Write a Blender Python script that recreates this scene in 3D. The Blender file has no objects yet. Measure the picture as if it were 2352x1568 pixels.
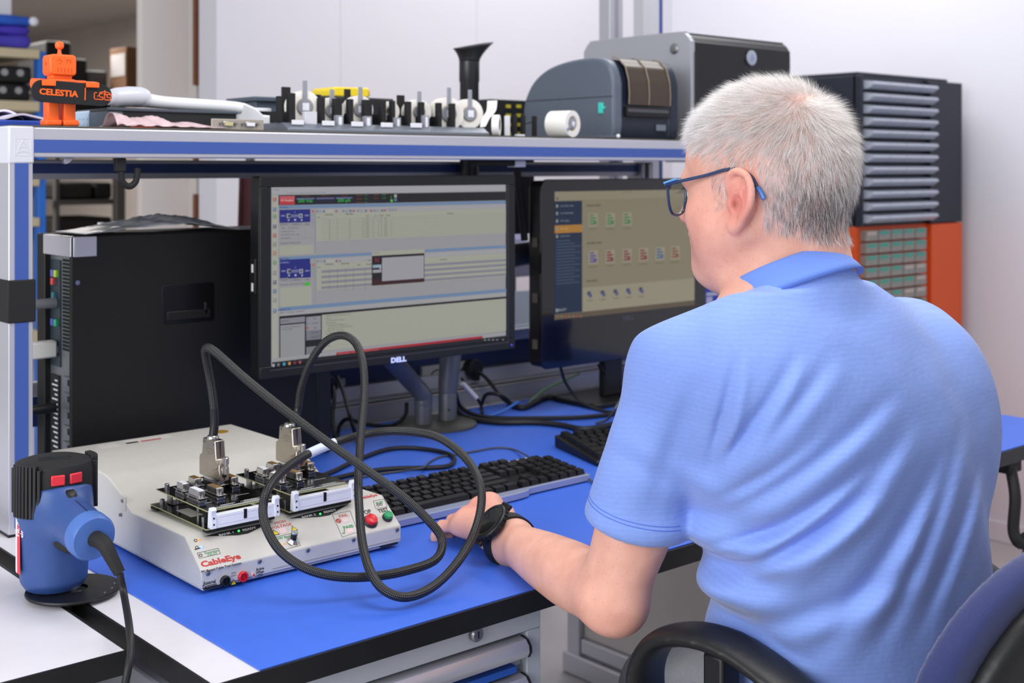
import bpy, math, random
import numpy as np
from mathutils import Vector, Matrix, Euler
random.seed(7); rng = np.random.default_rng(7)
C = bpy.context.scene.collection
SC = bpy.context.scene
R = math.radians

# ---------------------------------------------------------------- camera
FPX, CXP, HYP, CAMZ = 2900.0, 1176.0, 386.0, 1.29
YAW = R(49.0)                                   # angle from the view axis to the bench's long axis
FW = np.array([math.cos(YAW), math.sin(YAW), 0.0]); RT = np.array([math.sin(YAW), -math.cos(YAW), 0.0])
cam_d = bpy.data.cameras.new('camera'); cam = bpy.data.objects.new('camera', cam_d); C.objects.link(cam)
cam.location = (0, 0, CAMZ); cam.rotation_euler = (R(90), 0, YAW - R(90))
cam_d.sensor_width = 36.0; cam_d.lens = FPX * 36.0 / 2352.0
cam_d.shift_y = -(784.0 - HYP) / 2352.0
cam_d.clip_start = 0.05; cam_d.clip_end = 60
cam_d.dof.use_dof = True; cam_d.dof.focus_distance = 1.54; cam_d.dof.aperture_fstop = 6.8
SC.camera = cam

# ---------------------------------------------------------------- world, lights, exposure
w = bpy.data.worlds.new('room_daylight'); SC.world = w; w.use_nodes = True
bg = w.node_tree.nodes['Background']; bg.inputs[0].default_value = (0.93, 0.95, 1.0, 1); bg.inputs[1].default_value = 0.62
def area(name, loc, target, sx, sy, power, col=(1, 1, 1)):
    l = bpy.data.lights.new(name, 'AREA'); l.shape = 'RECTANGLE'; l.size = sx; l.size_y = sy; l.energy = power; l.color = col
    o = bpy.data.objects.new(name, l); C.objects.link(o); o.location = loc
    o.rotation_euler = (Vector(target) - Vector(loc)).to_track_quat('-Z', 'Y').to_euler()
    return o
area('window_daylight', (-2.6, 0.4, 2.0), (1.2, 1.4, 0.9), 3.0, 1.8, 118, (0.95, 0.97, 1.0))
area('ceiling_panel_light', (1.3, 0.6, 2.75), (1.3, 0.9, 0.0), 1.2, 1.2, 30, (1.0, 0.97, 0.94))
area('ceiling_panel_light_rear', (3.2, 2.6, 2.8), (3.0, 2.6, 0.0), 1.6, 1.2, 30, (1.0, 0.98, 0.97))
area('storeroom_fill_light', (1.6, 6.3, 2.15), (1.6, 6.3, 0.0), 2.4, .3, 80, (1.0, 0.95, 0.9))  # unseen fill lamp, added to brighten the dark storeroom
SC.view_settings.view_transform = 'Standard'; SC.view_settings.look = 'None'
SC.view_settings.exposure = 0.0; SC.view_settings.gamma = 1.0; SC.view_settings.use_curve_mapping = False
try:
    SC.cycles.max_bounces = 8; SC.cycles.transparent_max_bounces = 8; SC.cycles.caustics_reflective = False; SC.cycles.caustics_refractive = False
except Exception: pass

# ---------------------------------------------------------------- helpers: measuring
def ray(px, py):
    return FW + RT * ((px - CXP) / FPX) + np.array([0, 0, -(py - HYP) / FPX])
def at(px, py, d): return ray(px, py) * d + np.array([0, 0, CAMZ])
def onz(px, py, z=0.75): r = ray(px, py); return at(px, py, (z - CAMZ) / r[2])
def onX(px, py, X): r = ray(px, py); return at(px, py, X / r[0])
def onY(px, py, Y): r = ray(px, py); return at(px, py, Y / r[1])

# ---------------------------------------------------------------- helpers: materials
def lin(h):
    h = h.lstrip('#'); v = [int(h[i:i + 2], 16) / 255 for i in (0, 2, 4)]
    return tuple(c / 12.92 if c <= 0.04045 else ((c + 0.055) / 1.055) ** 2.4 for c in v)
MATS = {}
def M(name, hexc='#808080', rough=0.5, metal=0.0, var=0.0, vscale=20.0, bump=0.0, bscale=200.0, emit=None, es=1.0, coat=0.0, trans=0.0, alpha=1.0, sub=0.0, spec=0.5, sheen=0.0, attr=None, ior=1.45):
    if name in MATS: return MATS[name]
    m = bpy.data.materials.new(name); m.use_nodes = True; MATS[name] = m
    nt = m.node_tree; N = nt.nodes; L = nt.links; b = N['Principled BSDF']
    col = lin(hexc) + (1,)
    b.inputs['Base Color'].default_value = col; b.inputs['Roughness'].default_value = rough; b.inputs['Metallic'].default_value = metal
    b.inputs['Coat Weight'].default_value = coat; b.inputs['Transmission Weight'].default_value = trans; b.inputs['Alpha'].default_value = alpha
    b.inputs['Specular IOR Level'].default_value = spec; b.inputs['IOR'].default_value = ior
    if sheen: b.inputs['Sheen Weight'].default_value = sheen
    if sub: b.inputs['Subsurface Weight'].default_value = sub; b.inputs['Subsurface Radius'].default_value = (0.012, 0.005, 0.003); b.inputs['Subsurface Scale'].default_value = 1.0
    tc = N.new('ShaderNodeTexCoord'); src = None
    if attr:
        a = N.new('ShaderNodeAttribute'); a.attribute_name = attr; src = a.outputs['Color']; L.new(src, b.inputs['Base Color'])
    if var:
        no = N.new('ShaderNodeTexNoise'); no.inputs['Scale'].default_value = vscale; no.inputs['Detail'].default_value = 5; L.new(tc.outputs['Object'], no.inputs['Vector'])
        mr = N.new('ShaderNodeMapRange'); mr.inputs[1].default_value = 0.3; mr.inputs[2].default_value = 0.7; mr.inputs[3].default_value = 1 - var; mr.inputs[4].default_value = 1 + var
        L.new(no.outputs['Fac'], mr.inputs[0])
        mx = N.new('ShaderNodeMix'); mx.data_type = 'RGBA'; mx.blend_type = 'MULTIPLY'; mx.inputs['Factor'].default_value = 1
        if src is not None: L.new(src, mx.inputs['A'])
        else: mx.inputs['A'].default_value = col
        L.new(mr.outputs[0], mx.inputs['B']); L.new(mx.outputs['Result'], b.inputs['Base Color'])
    if bump:
        no = N.new('ShaderNodeTexNoise'); no.inputs['Scale'].default_value = bscale; no.inputs['Detail'].default_value = 3; L.new(tc.outputs['Object'], no.inputs['Vector'])
        bp = N.new('ShaderNodeBump'); bp.inputs['Strength'].default_value = bump; bp.inputs['Distance'].default_value = 0.002
        L.new(no.outputs['Fac'], bp.inputs['Height']); L.new(bp.outputs['Normal'], b.inputs['Normal'])
    if emit:
        b.inputs['Emission Color'].default_value = lin(emit) + (1,); b.inputs['Emission Strength'].default_value = es
    return m

# ---------------------------------------------------------------- helpers: mesh builder
_TXT = {}
def text_geo(s, size, depth=0.0, bold=0.0, align='CENTER'):
    k = (s, size, depth, bold, align)
    if k not in _TXT:
        cu = bpy.data.curves.new('t', 'FONT'); cu.body = s; cu.size = size; cu.extrude = depth; cu.offset = bold; cu.align_x = align; cu.align_y = 'CENTER'; cu.resolution_u = 2
        o = bpy.data.objects.new('t', cu); me = o.to_mesh()
        _TXT[k] = ([tuple(v.co) for v in me.vertices], [tuple(p.vertices) for p in me.polygons])
        o.to_mesh_clear(); bpy.data.objects.remove(o); bpy.data.curves.remove(cu)
    return _TXT[k]
def smooth_path(pts, n=8, closed=False):
    P = [np.array(p, float) for p in pts]; out = []
    m = len(P); rngi = range(m) if closed else range(m - 1)
    for i in rngi:
        p1, p2 = P[i], P[(i + 1) % m]
        p0 = P[i - 1] if (i > 0 or closed) else 2 * p1 - p2
        p3 = P[(i + 2) % m] if (i + 2 < m or closed) else 2 * p2 - p1
        for k in range(n):
            t = k / n
            out.append(0.5 * ((2 * p1) + (-p0 + p2) * t + (2 * p0 - 5 * p1 + 4 * p2 - p3) * t * t + (-p0 + 3 * p1 - 3 * p2 + p3) * t ** 3))
    if not closed: out.append(P[-1])
    return out
class MB:
    def __init__(s): s.v = []; s.f = []; s.mi = []; s.col = []; s.T = Matrix.Identity(4)
    def add(s, vs, fs, mi=0, col=None, T=None):
        o = len(s.v); TT = s.T @ T if T is not None else s.T
        s.v += [tuple(TT @ Vector(v)) for v in vs]; s.f += [tuple(i + o for i in f) for f in fs]; s.mi += [mi] * len(fs); s.col += [col] * len(fs)
        return s
    def box(s, x0, x1, y0, y1, z0, z1, mi=0, T=None, col=None):
        v = [(x, y, z) for z in (z0, z1) for y in (y0, y1) for x in (x0, x1)]
        return s.add(v, [(0, 2, 3, 1), (4, 5, 7, 6), (0, 1, 5, 4), (2, 6, 7, 3), (0, 4, 6, 2), (1, 3, 7, 5)], mi, col, T)
    def boxc(s, c, d, rz=0, rx=0, ry=0, mi=0):
        T = Matrix.Translation(c) @ Euler((rx, ry, rz)).to_matrix().to_4x4()
        return s.box(-d[0] / 2, d[0] / 2, -d[1] / 2, d[1] / 2, -d[2] / 2, d[2] / 2, mi, T)
    def prism(s, prof, a0, a1, axis='x', mi=0, T=None):
        n = len(prof); v = []
        for a in (a0, a1):
            for p, q in prof: v.append({'x': (a, p, q), 'y': (p, a, q), 'z': (p, q, a)}[axis])
        f = [(i, (i + 1) % n, n + (i + 1) % n, n + i) for i in range(n)] + [tuple(range(n - 1, -1, -1)), tuple(range(n, 2 * n))]
        if axis == 'y': f = [t[::-1] for t in f]
        return s.add(v, f, mi, None, T)
    def lathe(s, prof, n=24, T=None, mi=0, cap=True):
        v = []; f = []; m = len(prof)
        for r, h in prof:
            for i in range(n): a = 2 * math.pi * i / n; v.append((r * math.cos(a), r * math.sin(a), h))
        for j in range(m - 1):
            for i in range(n): f.append((j * n + i, j * n + (i + 1) % n, (j + 1) * n + (i + 1) % n, (j + 1) * n + i))
        if cap: f += [tuple(range(n - 1, -1, -1)), tuple(range((m - 1) * n, m * n))]
        return s.add(v, f, mi, None, T)
    def cyl(s, c, r, h, axis='z', n=20, mi=0, r2=None):
        T = Matrix.Translation(c) @ {'z': Matrix.Identity(4), 'x': Matrix.Rotation(R(90), 4, 'Y'), 'y': Matrix.Rotation(R(-90), 4, 'X')}[axis]
        return s.lathe([(r, -h / 2), (r2 if r2 is not None else r, h / 2)], n, T, mi)
    def cyl2(s, a, b, r, n=16, mi=0, r2=None):
        a = Vector(a); b = Vector(b); d = b - a
        T = Matrix.Translation(a) @ d.to_track_quat('Z', 'Y').to_matrix().to_4x4()
        return s.lathe([(r, 0), (r2 if r2 is not None else r, d.length)], n, T, mi)
    def sphere(s, c, r, n=14, mi=0, sc=(1, 1, 1)):
        pr = [(max(1e-5, r * math.sin(math.pi * k / (n // 2))), -r * math.cos(math.pi * k / (n // 2))) for k in range(n // 2 + 1)]
        return s.lathe(pr, n, Matrix.Translation(c) @ Matrix.Diagonal((*sc, 1)), mi)
    def tube(s, pts, r, n=8, closed=False, mi=0):
        P = [Vector(p) for p in pts]; m = len(P); v = []; f = []
        rs = r if hasattr(r, '__len__') else [r] * m
        t0 = (P[1] - P[0]).normalized(); nrm = t0.orthogonal().normalized()
        for i in range(m):
            if closed: t = P[(i + 1) % m] - P[i - 1]
            else: t = P[min(i + 1, m - 1)] - P[max(i - 1, 0)]
            t.normalize(); nrm = (nrm - t * nrm.dot(t))
            if nrm.length < 1e-6: nrm = t.orthogonal()
            nrm.normalize(); bn = t.cross(nrm)
            for k in range(n):
                a = 2 * math.pi * k / n; v.append(tuple(P[i] + (nrm * math.cos(a) + bn * math.sin(a)) * rs[i]))
        for i in range(m - (0 if closed else 1)):
            j = (i + 1) % m
            for k in range(n): f.append((i * n + k, i * n + (k + 1) % n, j * n + (k + 1) % n, j * n + k))
        if not closed: f += [tuple(range(n - 1, -1, -1)), tuple(range((m - 1) * n, m * n))]
        return s.add(v, f, mi)
    def grid(s, fn, nu, nv, mi=0):
        v = [fn(i / nu, j / nv) for j in range(nv + 1) for i in range(nu + 1)]
        f = [(j * (nu + 1) + i, j * (nu + 1) + i + 1, (j + 1) * (nu + 1) + i + 1, (j + 1) * (nu + 1) + i) for j in range(nv) for i in range(nu)]
        return s.add(v, f, mi)
    def text(s, t, size, T, depth=0.0, bold=0.0, align='CENTER', mi=0, col=None):
        v, f = text_geo(t, size, depth, bold, align); return s.add(v, f, mi, col, T)
    def rect(s, x0, z0, x1, z1, y, col, T=None):      # upright flat rectangle facing -y
        return s.add([(x0, y, z0), (x1, y, z0), (x1, y, z1), (x0, y, z1)], [(0, 1, 2, 3)], 0, col, T)
    def mesh(s, name='m'):
        me = bpy.data.meshes.new(name); me.from_pydata(s.v, [], s.f); me.update()
        if any(s.mi): me.polygons.foreach_set('material_index', s.mi)
        if any(c is not None for c in s.col):
            a = me.color_attributes.new('Col', 'FLOAT_COLOR', 'CORNER'); cs = []
            for p, c in zip(me.polygons, s.col): cs += list((c or (1, 1, 1)) + (1,)) * p.loop_total
            a.data.foreach_set('color', cs)
        return me
FACE = Matrix.Rotation(R(90), 4, 'X')               # turns xy text upright, facing -y
def TX(x, y, z): return Matrix.Translation((x, y, z))
def finish(me, mats, smooth):
    for m in (mats if isinstance(mats, (list, tuple)) else [mats]): me.materials.append(m)
    if smooth:
        me.polygons.foreach_set('use_smooth', [True] * len(me.polygons))
def put(name, geo, mats, parent=None, loc=(0, 0, 0), label=None, cat=None, group=None, kind=None, bevel=0.0, smooth=False, world=False, seg=2, auto=True):
    me = geo.mesh(name) if isinstance(geo, MB) else geo
    if world and parent is not None:
        inv = (Matrix.Translation(parent['_l']) @ Matrix.Rotation(parent['_r'], 4, 'Z')).inverted(); me.transform(inv)
    finish(me, mats, smooth or bevel > 0)
    if (smooth or bevel > 0) and auto:
        try: me.set_sharp_from_angle(angle=R(38))
        except Exception: pass
    o = bpy.data.objects.new(name, me); C.objects.link(o); o.parent = parent; o.location = loc
    if bevel:
        md = o.modifiers.new('bevel', 'BEVEL'); md.width = bevel; md.segments = seg; md.limit_method = 'ANGLE'; md.angle_limit = R(40); md.harden_normals = False
    if label: o['label'] = label
    if cat: o['category'] = cat
    if group: o['group'] = group
    if kind: o['kind'] = kind
    return o
THINGS = []
def thing(name, label, cat, loc=(0, 0, 0), rz=0.0, group=None):
    o = bpy.data.objects.new(name, None); C.objects.link(o); o.location = loc; o.rotation_euler = (0, 0, rz); o.empty_display_size = 0.05
    o['label'] = label; o['category'] = cat; o['_l'] = tuple(float(x) for x in loc); o['_r'] = float(rz)
    if group: o['group'] = group
    THINGS.append(o); return o
def struct(name, geo, mat, **k): return put(name, geo, mat, kind='structure', **k)
def copy_tree(root, loc, rz=None, label=None, group=None):
    def cp(o, par):
        c = o.copy(); C.objects.link(c); c.parent = par
        for ch in list(o.children): cp(ch, c)
        return c
    r = cp(root, None); r.location = loc
    if rz is not None: r.rotation_euler = (0, 0, rz)
    if label: r['label'] = label
    if group: r['group'] = group
    return r
def rrect(w, h, r, n=5):                             # rounded rectangle outline, centred
    out = []
    for cx, cy, a0 in ((w / 2 - r, h / 2 - r, 0), (-w / 2 + r, h / 2 - r, 90), (-w / 2 + r, -h / 2 + r, 180), (w / 2 - r, -h / 2 + r, 270)):
        for k in range(n + 1):
            a = R(a0 + 90 * k / n); out.append((cx + r * math.cos(a), cy + r * math.sin(a)))
    return out

# ---------------------------------------------------------------- helpers: implicit surfaces
def smin(a, b, k):
    h = np.clip(0.5 + 0.5 * (b - a) / k, 0, 1); return b * (1 - h) + a * h - k * h * (1 - h)
def smax(a, b, k): return -smin(-a, -b, k)
def s_ell(p, c, r):
    q = (p - np.array(c)) / np.array(r); k0 = np.sqrt((q * q).sum(1)) + 1e-9; q2 = q / np.array(r); k1 = np.sqrt((q2 * q2).sum(1)) + 1e-9
    return k0 * (k0 - 1) / k1
def s_sph(p, c, r): return np.sqrt(((p - np.array(c)) ** 2).sum(1)) - r
def s_cone(p, a, b, ra, rb):
    a = np.array(a, float); b = np.array(b, float); ab = b - a; t = np.clip(((p - a) @ ab) / (ab @ ab), 0, 1)
    return np.sqrt(((p - a - t[:, None] * ab) ** 2).sum(1)) - (ra + (rb - ra) * t)
def s_box(p, c, h, r=0.0, Rm=None):
    q = p - np.array(c)
    if Rm is not None: q = q @ Rm
    q = np.abs(q) - (np.array(h) - r); return np.sqrt((np.maximum(q, 0) ** 2).sum(1)) + np.minimum(q.max(1), 0) - r
def sdf_mesh(fn, lo, hi, h, name='m', B=12):
    lo = np.array(lo, float); nb = np.ceil((np.array(hi) - lo) / (h * B)).astype(int); n = nb * B
    bi = np.stack(np.meshgrid(*[np.arange(k) for k in nb], indexing='ij'), -1).reshape(-1, 3)
    cen = lo + (bi + 0.5) * B * h - 0.5 * h; fc = fn(cen)
    vol = np.repeat(np.repeat(np.repeat(fc.reshape(nb), B, 0), B, 1), B, 2).astype(np.float32)
    act = bi[np.abs(fc) < B * h * 1.25]
    off = np.stack(np.meshgrid(*[np.arange(B)] * 3, indexing='ij'), -1).reshape(-1, 3)
    for s in range(0, len(act), 120):
        a = act[s:s + 120]; idx = (a[:, None, :] * B + off[None]).reshape(-1, 3)
        vol[idx[:, 0], idx[:, 1], idx[:, 2]] = fn(lo + idx * h)
    sg = (vol < 0); c = sg.astype(np.int8); s8 = np.zeros(n - 1, np.int8)
    for dx in (0, 1):
        for dy in (0, 1):
            for dz in (0, 1): s8 += c[dx:n[0] - 1 + dx, dy:n[1] - 1 + dy, dz:n[2] - 1 + dz]
    cells = np.argwhere((s8 > 0) & (s8 < 8)); ids = np.full(n - 1, -1, np.int32); ids[tuple(cells.T)] = np.arange(len(cells))
    acc = np.zeros((len(cells), 3)); cnt = np.zeros(len(cells))
    cor = np.array([(i, j, k) for i in (0, 1) for j in (0, 1) for k in (0, 1)])
    for a in range(8):
        for b in range(a + 1, 8):
            if np.abs(cor[a] - cor[b]).sum() != 1: continue
            ia = cells + cor[a]; ib = cells + cor[b]; va = vol[tuple(ia.T)]; vb = vol[tuple(ib.T)]
            m = (va < 0) != (vb < 0); t = (va / np.where(np.abs(va - vb) < 1e-12, 1, va - vb))[:, None]
            acc[m] += (ia + t * (ib - ia))[m]; cnt[m] += 1
    V = lo + acc / cnt[:, None] * h; F = []
    for ax in range(3):
        e1, e2 = [(1, 2), (2, 0), (0, 1)][ax]
        sl = [slice(1, n[k] - 1) for k in range(3)]; sl[ax] = slice(0, n[ax] - 1); sh = list(sl); sh[ax] = slice(1, n[ax])
        A = sg[tuple(sl)]; Bv = sg[tuple(sh)]; st = np.array([x.start for x in sl]); E = np.argwhere(A != Bv) + st
        u1 = np.zeros(3, int); u1[e1] = 1; u2 = np.zeros(3, int); u2[e2] = 1
        q = np.stack([ids[tuple((E - u1 - u2).T)], ids[tuple((E - u2).T)], ids[tuple(E.T)], ids[tuple((E - u1).T)]], 1)
        fl = A[tuple((E - st).T)]; q[~fl] = q[~fl][:, ::-1]; F.append(q[(q >= 0).all(1)])
    F = np.concatenate(F); me = bpy.data.meshes.new(name)
    me.vertices.add(len(V)); me.vertices.foreach_set('co', V.ravel()); me.loops.add(F.size); me.loops.foreach_set('vertex_index', F.ravel())
    me.polygons.add(len(F)); me.polygons.foreach_set('loop_start', np.arange(0, F.size, 4)); me.update(calc_edges=True); me.validate()
    return me
def mesh_co(me):
    a = np.empty(len(me.vertices) * 3); me.vertices.foreach_get('co', a); return a.reshape(-1, 3)
def mesh_no(me):
    a = np.empty(len(me.vertices) * 3); me.vertices.foreach_get('normal', a); return a.reshape(-1, 3)
def set_col(me, cols, name='Col'):
    a = me.color_attributes.new(name, 'FLOAT_COLOR', 'POINT'); a.data.foreach_set('color', np.concatenate([cols, np.ones((len(cols), 1))], 1).ravel())
# ================================================================ materials
m_wall = M('wall_paint', '#d3d1d8', 0.75, var=0.015, vscale=1.5)
m_wallw = M('wall_paint_warm', '#cbc3bf', 0.75, var=0.02, vscale=2)
m_wallr = M('wall_paint_right', '#dcdbe4', 0.7, var=0.012, vscale=1.2)
m_store = M('store_wall', '#b0a8a2', 0.85, var=0.05, vscale=3)
m_storec = M('store_ceiling', '#a8a29e', 0.9, var=0.05, vscale=3)
m_floor = M('floor_vinyl', '#b4b1b3', 0.55, var=0.05, vscale=8)
m_brown = M('door_frame_brown', '#6b3f24', 0.5, var=0.1, vscale=12)
m_alu = M('anodised_aluminium', '#c9c9d2', 0.34, 0.55, bump=0.02, bscale=400)
m_alu2 = M('dull_aluminium', '#a9abb4', 0.42, 0.6)
m_aluw = M('light_grey_plastic', '#d5d6de', 0.45)
m_bluestrip = M('blue_strip', '#3f5aa2', 0.42, bump=0.05, bscale=700)
m_black = M('black_plastic', '#141416', 0.45, bump=0.04, bscale=600)
m_blackm = M('black_matte', '#1a1a1c', 0.7, bump=0.05, bscale=500)
m_edge = M('black_edge_band', '#121315', 0.42, var=0.15, vscale=30)
m_mat = M('blue_esd_mat', '#3a69d8', 0.5, var=0.03, vscale=40, bump=0.06, bscale=900)
m_white = M('white_laminate', '#dedbe2', 0.38, var=0.02, vscale=20)
m_whitep = M('white_plastic', '#e9ebf2', 0.42)
m_grey = M('cabinet_grey', '#b9bec6', 0.45, bump=0.03, bscale=600)
m_panel = M('grey_panel', '#d3cdca', 0.6, var=0.04, vscale=6)
m_navy = M('navy_panel', '#1b2a55', 0.5, bump=0.03, bscale=500)
m_chrome = M('bright_metal', '#c4c2be', 0.22, 1.0)
m_nickel = M('nickel', '#b3aa9c', 0.32, 1.0, var=0.06, vscale=90)
m_steel = M('steel', '#9a9a9c', 0.35, 1.0)
m_orange = M('orange_print', '#ff6a22', 0.42, bump=0.05, bscale=900)
m_cord = M('black_cable', '#17171a', 0.5)
m_cordg = M('grey_cable', '#4a4b50', 0.45)

# ================================================================ room
struct('floor', MB().box(-4, 8, -3, 11, -0.05, 0), m_floor)
YB = 3.7; XR = 4.14
seams = [onY(497, 300, YB)[0], onY(782, 300, YB)[0], onY(1095, 300, YB)[0], onY(1400, 300, YB)[0], XR + .02]
wb = struct('wall_back', MB().box(seams[0], XR + .2, YB + .02, YB + .12, 0, 3.0), m_wall)
for a, b in zip(seams[:-1], seams[1:]):
    put('panel', MB().box(a + .0005, b - .0005, YB, YB + .02, 0, 3.0), m_wall, wb, bevel=.0004)
wr = struct('wall_right', MB().box(XR, XR + .1, -3, YB + .02, 0, 3.0), m_wallr)
struct('baseboard_right', MB().box(XR - .012, XR, -3, YB, 0, .07), m_wallr, bevel=.003)
# storeroom opening on the left
xa, xb_ = onY(311, 200, 3.93)[0], onY(476, 200, 3.9)[0]
struct('wall_left', MB().box(xa, xb_ + .02, 3.9, 3.93, 0, 3.0), m_wallw, bevel=.01)
dr = struct('door_1', MB().box(xb_ + .02, seams[0], 3.84, 3.98, 0, 3.0), M('door_frame_white', '#c9c2bd', .6))
for z0, z1 in ((2.2, 3.0), (1.72, 2.06), (0.2, 1.62)):
    put('brown_strip', MB().box(xb_ + .028, seams[0] - .012, 3.828, 3.842, z0 * .62 + .2, z1 * .62 + .2), m_brown, dr, bevel=.002)
struct('wall_store_right', MB().box(3.3, 3.4, 4.1, 10.5, 0, 2.2), m_store)
struct('wall_store_back', MB().box(-2, 3.4, 10.3, 10.4, 0, 2.2), m_store)
struct('wall_store_left', MB().box(-.4, -.3, 5.2, 10.4, 0, 2.2), m_store)
struct('ceiling_store', MB().box(-2, 3.5, 4.4, 10.5, 2.2, 2.3), m_storec)

# ================================================================ main workbench
DX0, DX1, DY0, DY1, DZ = .63, 2.62, 1.20, 2.33, .75
bench = thing('workbench', 'long workbench with white top, black edge and aluminium shelf frame, under the monitors', 'workbench', (DX0, DY0, 0))
put('worktop', MB().box(DX0, DX1, DY0, DY1, DZ - .025, DZ), m_white, bench, world=True, bevel=.001)
put('edge_band', MB().box(DX0 - .002, DX1, DY0 - .003, DY0, DZ - .026, DZ + .0005), m_edge, bench, world=True, label='black front edge band')
put('edge_band', MB().box(DX0 - .003, DX0, DY0 - .003, DY1, DZ - .026, DZ + .0005), m_edge, bench, world=True, label='black side edge band')
def profile(parent, name, x0, x1, y0, y1, z0, z1, ax, strip_faces):
    o = put(name, MB().box(x0, x1, y0, y1, z0, z1), m_alu, parent, world=True, bevel=.0015)
    for g in strip_faces:
        put('blue_strip', MB().box(*g), m_bluestrip, o if False else parent, world=True, bevel=.0004)
    return o
# front upright, left
px0, px1, pyf = .655, .6905, 1.874
profile(bench, 'upright', px0, px1, pyf, pyf + .10, DZ, 1.30, 'z', [(px0 + .0085, px0 + .0285, pyf - .0012, pyf, DZ + .012, 1.2975)])
put('upright_foot', MB().box(px0 - .0006, px1 + .0006, pyf - .0006, pyf + .1, DZ, DZ + .004), m_black, bench, world=True)
cap = put('corner_cap', MB().box(px0 - .001, px1 + .0015, pyf - .002, pyf + .10, 1.2965, 1.352), m_aluw, bench, world=True, bevel=.003, label='light grey moulded corner cap with embossed emblem')
mb = MB()
fr = [(px0 + .0085, 1.3085), (px0 + .0315, 1.3085), (px0 + .0315, 1.3335), (px0 + .0085, 1.3335)]
for a, b in zip(fr, fr[1:] + fr[:1]): mb.cyl2((a[0], pyf - .002, a[1]), (b[0], pyf - .002, b[1]), .0005, 6)
cxx = px0 + .020
tri = [(cxx, 1.3305), (cxx - .0052, 1.3212), (cxx + .0052, 1.3212)]
for a, b in zip(tri, tri[1:] + tri[:1]): mb.cyl2((a[0], pyf - .002, a[1]), (b[0], pyf - .002, b[1]), .0006, 6)
arc = [(cxx - .0095 + .019 * k / 10, pyf - .002, 1.3115 + .0036 * math.sin(math.pi * k / 10)) for k in range(11)]
mb.tube(arc, .0007, 6)
mb.cyl2((cxx - .0052, pyf - .002, 1.3212), (cxx - .0095, pyf - .002, 1.3115), .0006, 6); mb.cyl2((cxx + .0052, pyf - .002, 1.3212), (cxx + .0095, pyf - .002, 1.3115), .0006, 6)
me_ = mb.mesh('emblem'); me_.transform((Matrix.Translation(bench['_l'])).inverted())
put('emblem', me_, m_aluw, cap, smooth=True)
put('strap', MB().box(px0 - .0025, px1 + .0035, pyf - .003, pyf + .11, 1.063, 1.126), m_blackm, bench, world=True, bevel=.002, label='black strap wrapped round the upright')
# front beam of the shelf
put('shelf_beam', MB().box(px1, 2.66, pyf, pyf + .035, 1.306, 1.351), m_alu, bench, world=True, bevel=.0025)
put('blue_strip', MB().box(px1, 2.66, pyf - .001, pyf, 1.3130, 1.3325), m_bluestrip, bench, world=True)
mbs = MB().box(px1 - .03, 2.69, pyf + .001, 2.32, 1.3512, 1.3535)
put('shelf_board', mbs, M('shelf_board_edge', '#5b564f', .6), bench, world=True)
# right uprights, rear uprights, rear beam
profile(bench, 'upright', 2.58, 2.615, pyf, pyf + .1, DZ, 1.351, 'z', [])
profile(bench, 'upright', px0, px1, 2.25, 2.29, DZ, 1.351, 'z', [])
profile(bench, 'upright', 2.365, 2.415, 2.33, 2.37, .0, 2.2, 'z', [])
put('upright_slot', MB().box(2.384, 2.396, 2.3285, 2.33, .8, 2.2), m_alu2, bench, world=True)
put('rear_beam', MB().box(px1, 2.387, 2.25, 2.28, 1.270, 1.305), m_alu2, bench, world=True, bevel=.002)
put('blue_strip', MB().box(px1, 2.387, 2.2488, 2.25, 1.2805, 1.2985), M('blue_strip_dark', '#243a72', .45), bench, world=True)
br = put('beam_bracket', MB().box(2.387, 2.43, 2.235, 2.29, 1.262, 1.305), m_alu2, bench, world=True, bevel=.003)
put('bracket_slot', MB().box(2.399, 2.411, 2.233, 2.236, 1.264, 1.303), m_black, bench, world=True)
put('cross_beam', MB().box(px0 + .005, px1, pyf + .1, 2.25, 1.306, 1.346), m_alu2, bench, world=True)
put('cross_beam', MB().box(2.58, 2.61, pyf + .1, 2.33, 1.306, 1.346), m_alu2, bench, world=True)
# left leg frame seen through the gap beside the side bench, right leg frame under the far end
for y0 in (1.24, 2.18):
    put('leg', MB().box(DX0 + .01, DX0 + .05, y0, y0 + .045, 0, DZ - .026), m_alu2, bench, world=True, bevel=.002)
lr = put('leg_rail', MB().box(DX0 + .012, DX0 + .045, 1.285, 2.18, .63, .70), m_alu2, bench, world=True, bevel=.003)
for k in range(8):
    put('bolt', MB().cyl((DX0 + .011, 1.32 + k * .045, .672 - .018 * (k % 2)), .006, .008, 'x', 10), m_blackm, bench, world=True)
LXR = 2.225
put('leg', MB().box(LXR, LXR + .035, 2.30, 2.345, .04, DZ - .026), m_alu, bench, world=True, bevel=.003)
put('leg', MB().box(LXR, LXR + .035, 1.44, 1.48, .04, DZ - .026), m_alu, bench, world=True, bevel=.003)
put('foot_rail', MB().box(LXR - .005, LXR + .04, 1.22, 2.36, .0, .055), m_alu, bench, world=True, bevel=.006)
put('foot_rail', MB().box(LXR + .002, LXR + .032, 1.48, 2.30, .06, .10), m_alu, bench, world=True, bevel=.006)
put('side_panel', MB().box(LXR + .015, LXR + .022, 1.48, 2.298, .102, DZ - .03), m_panel, bench, world=True)
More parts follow.
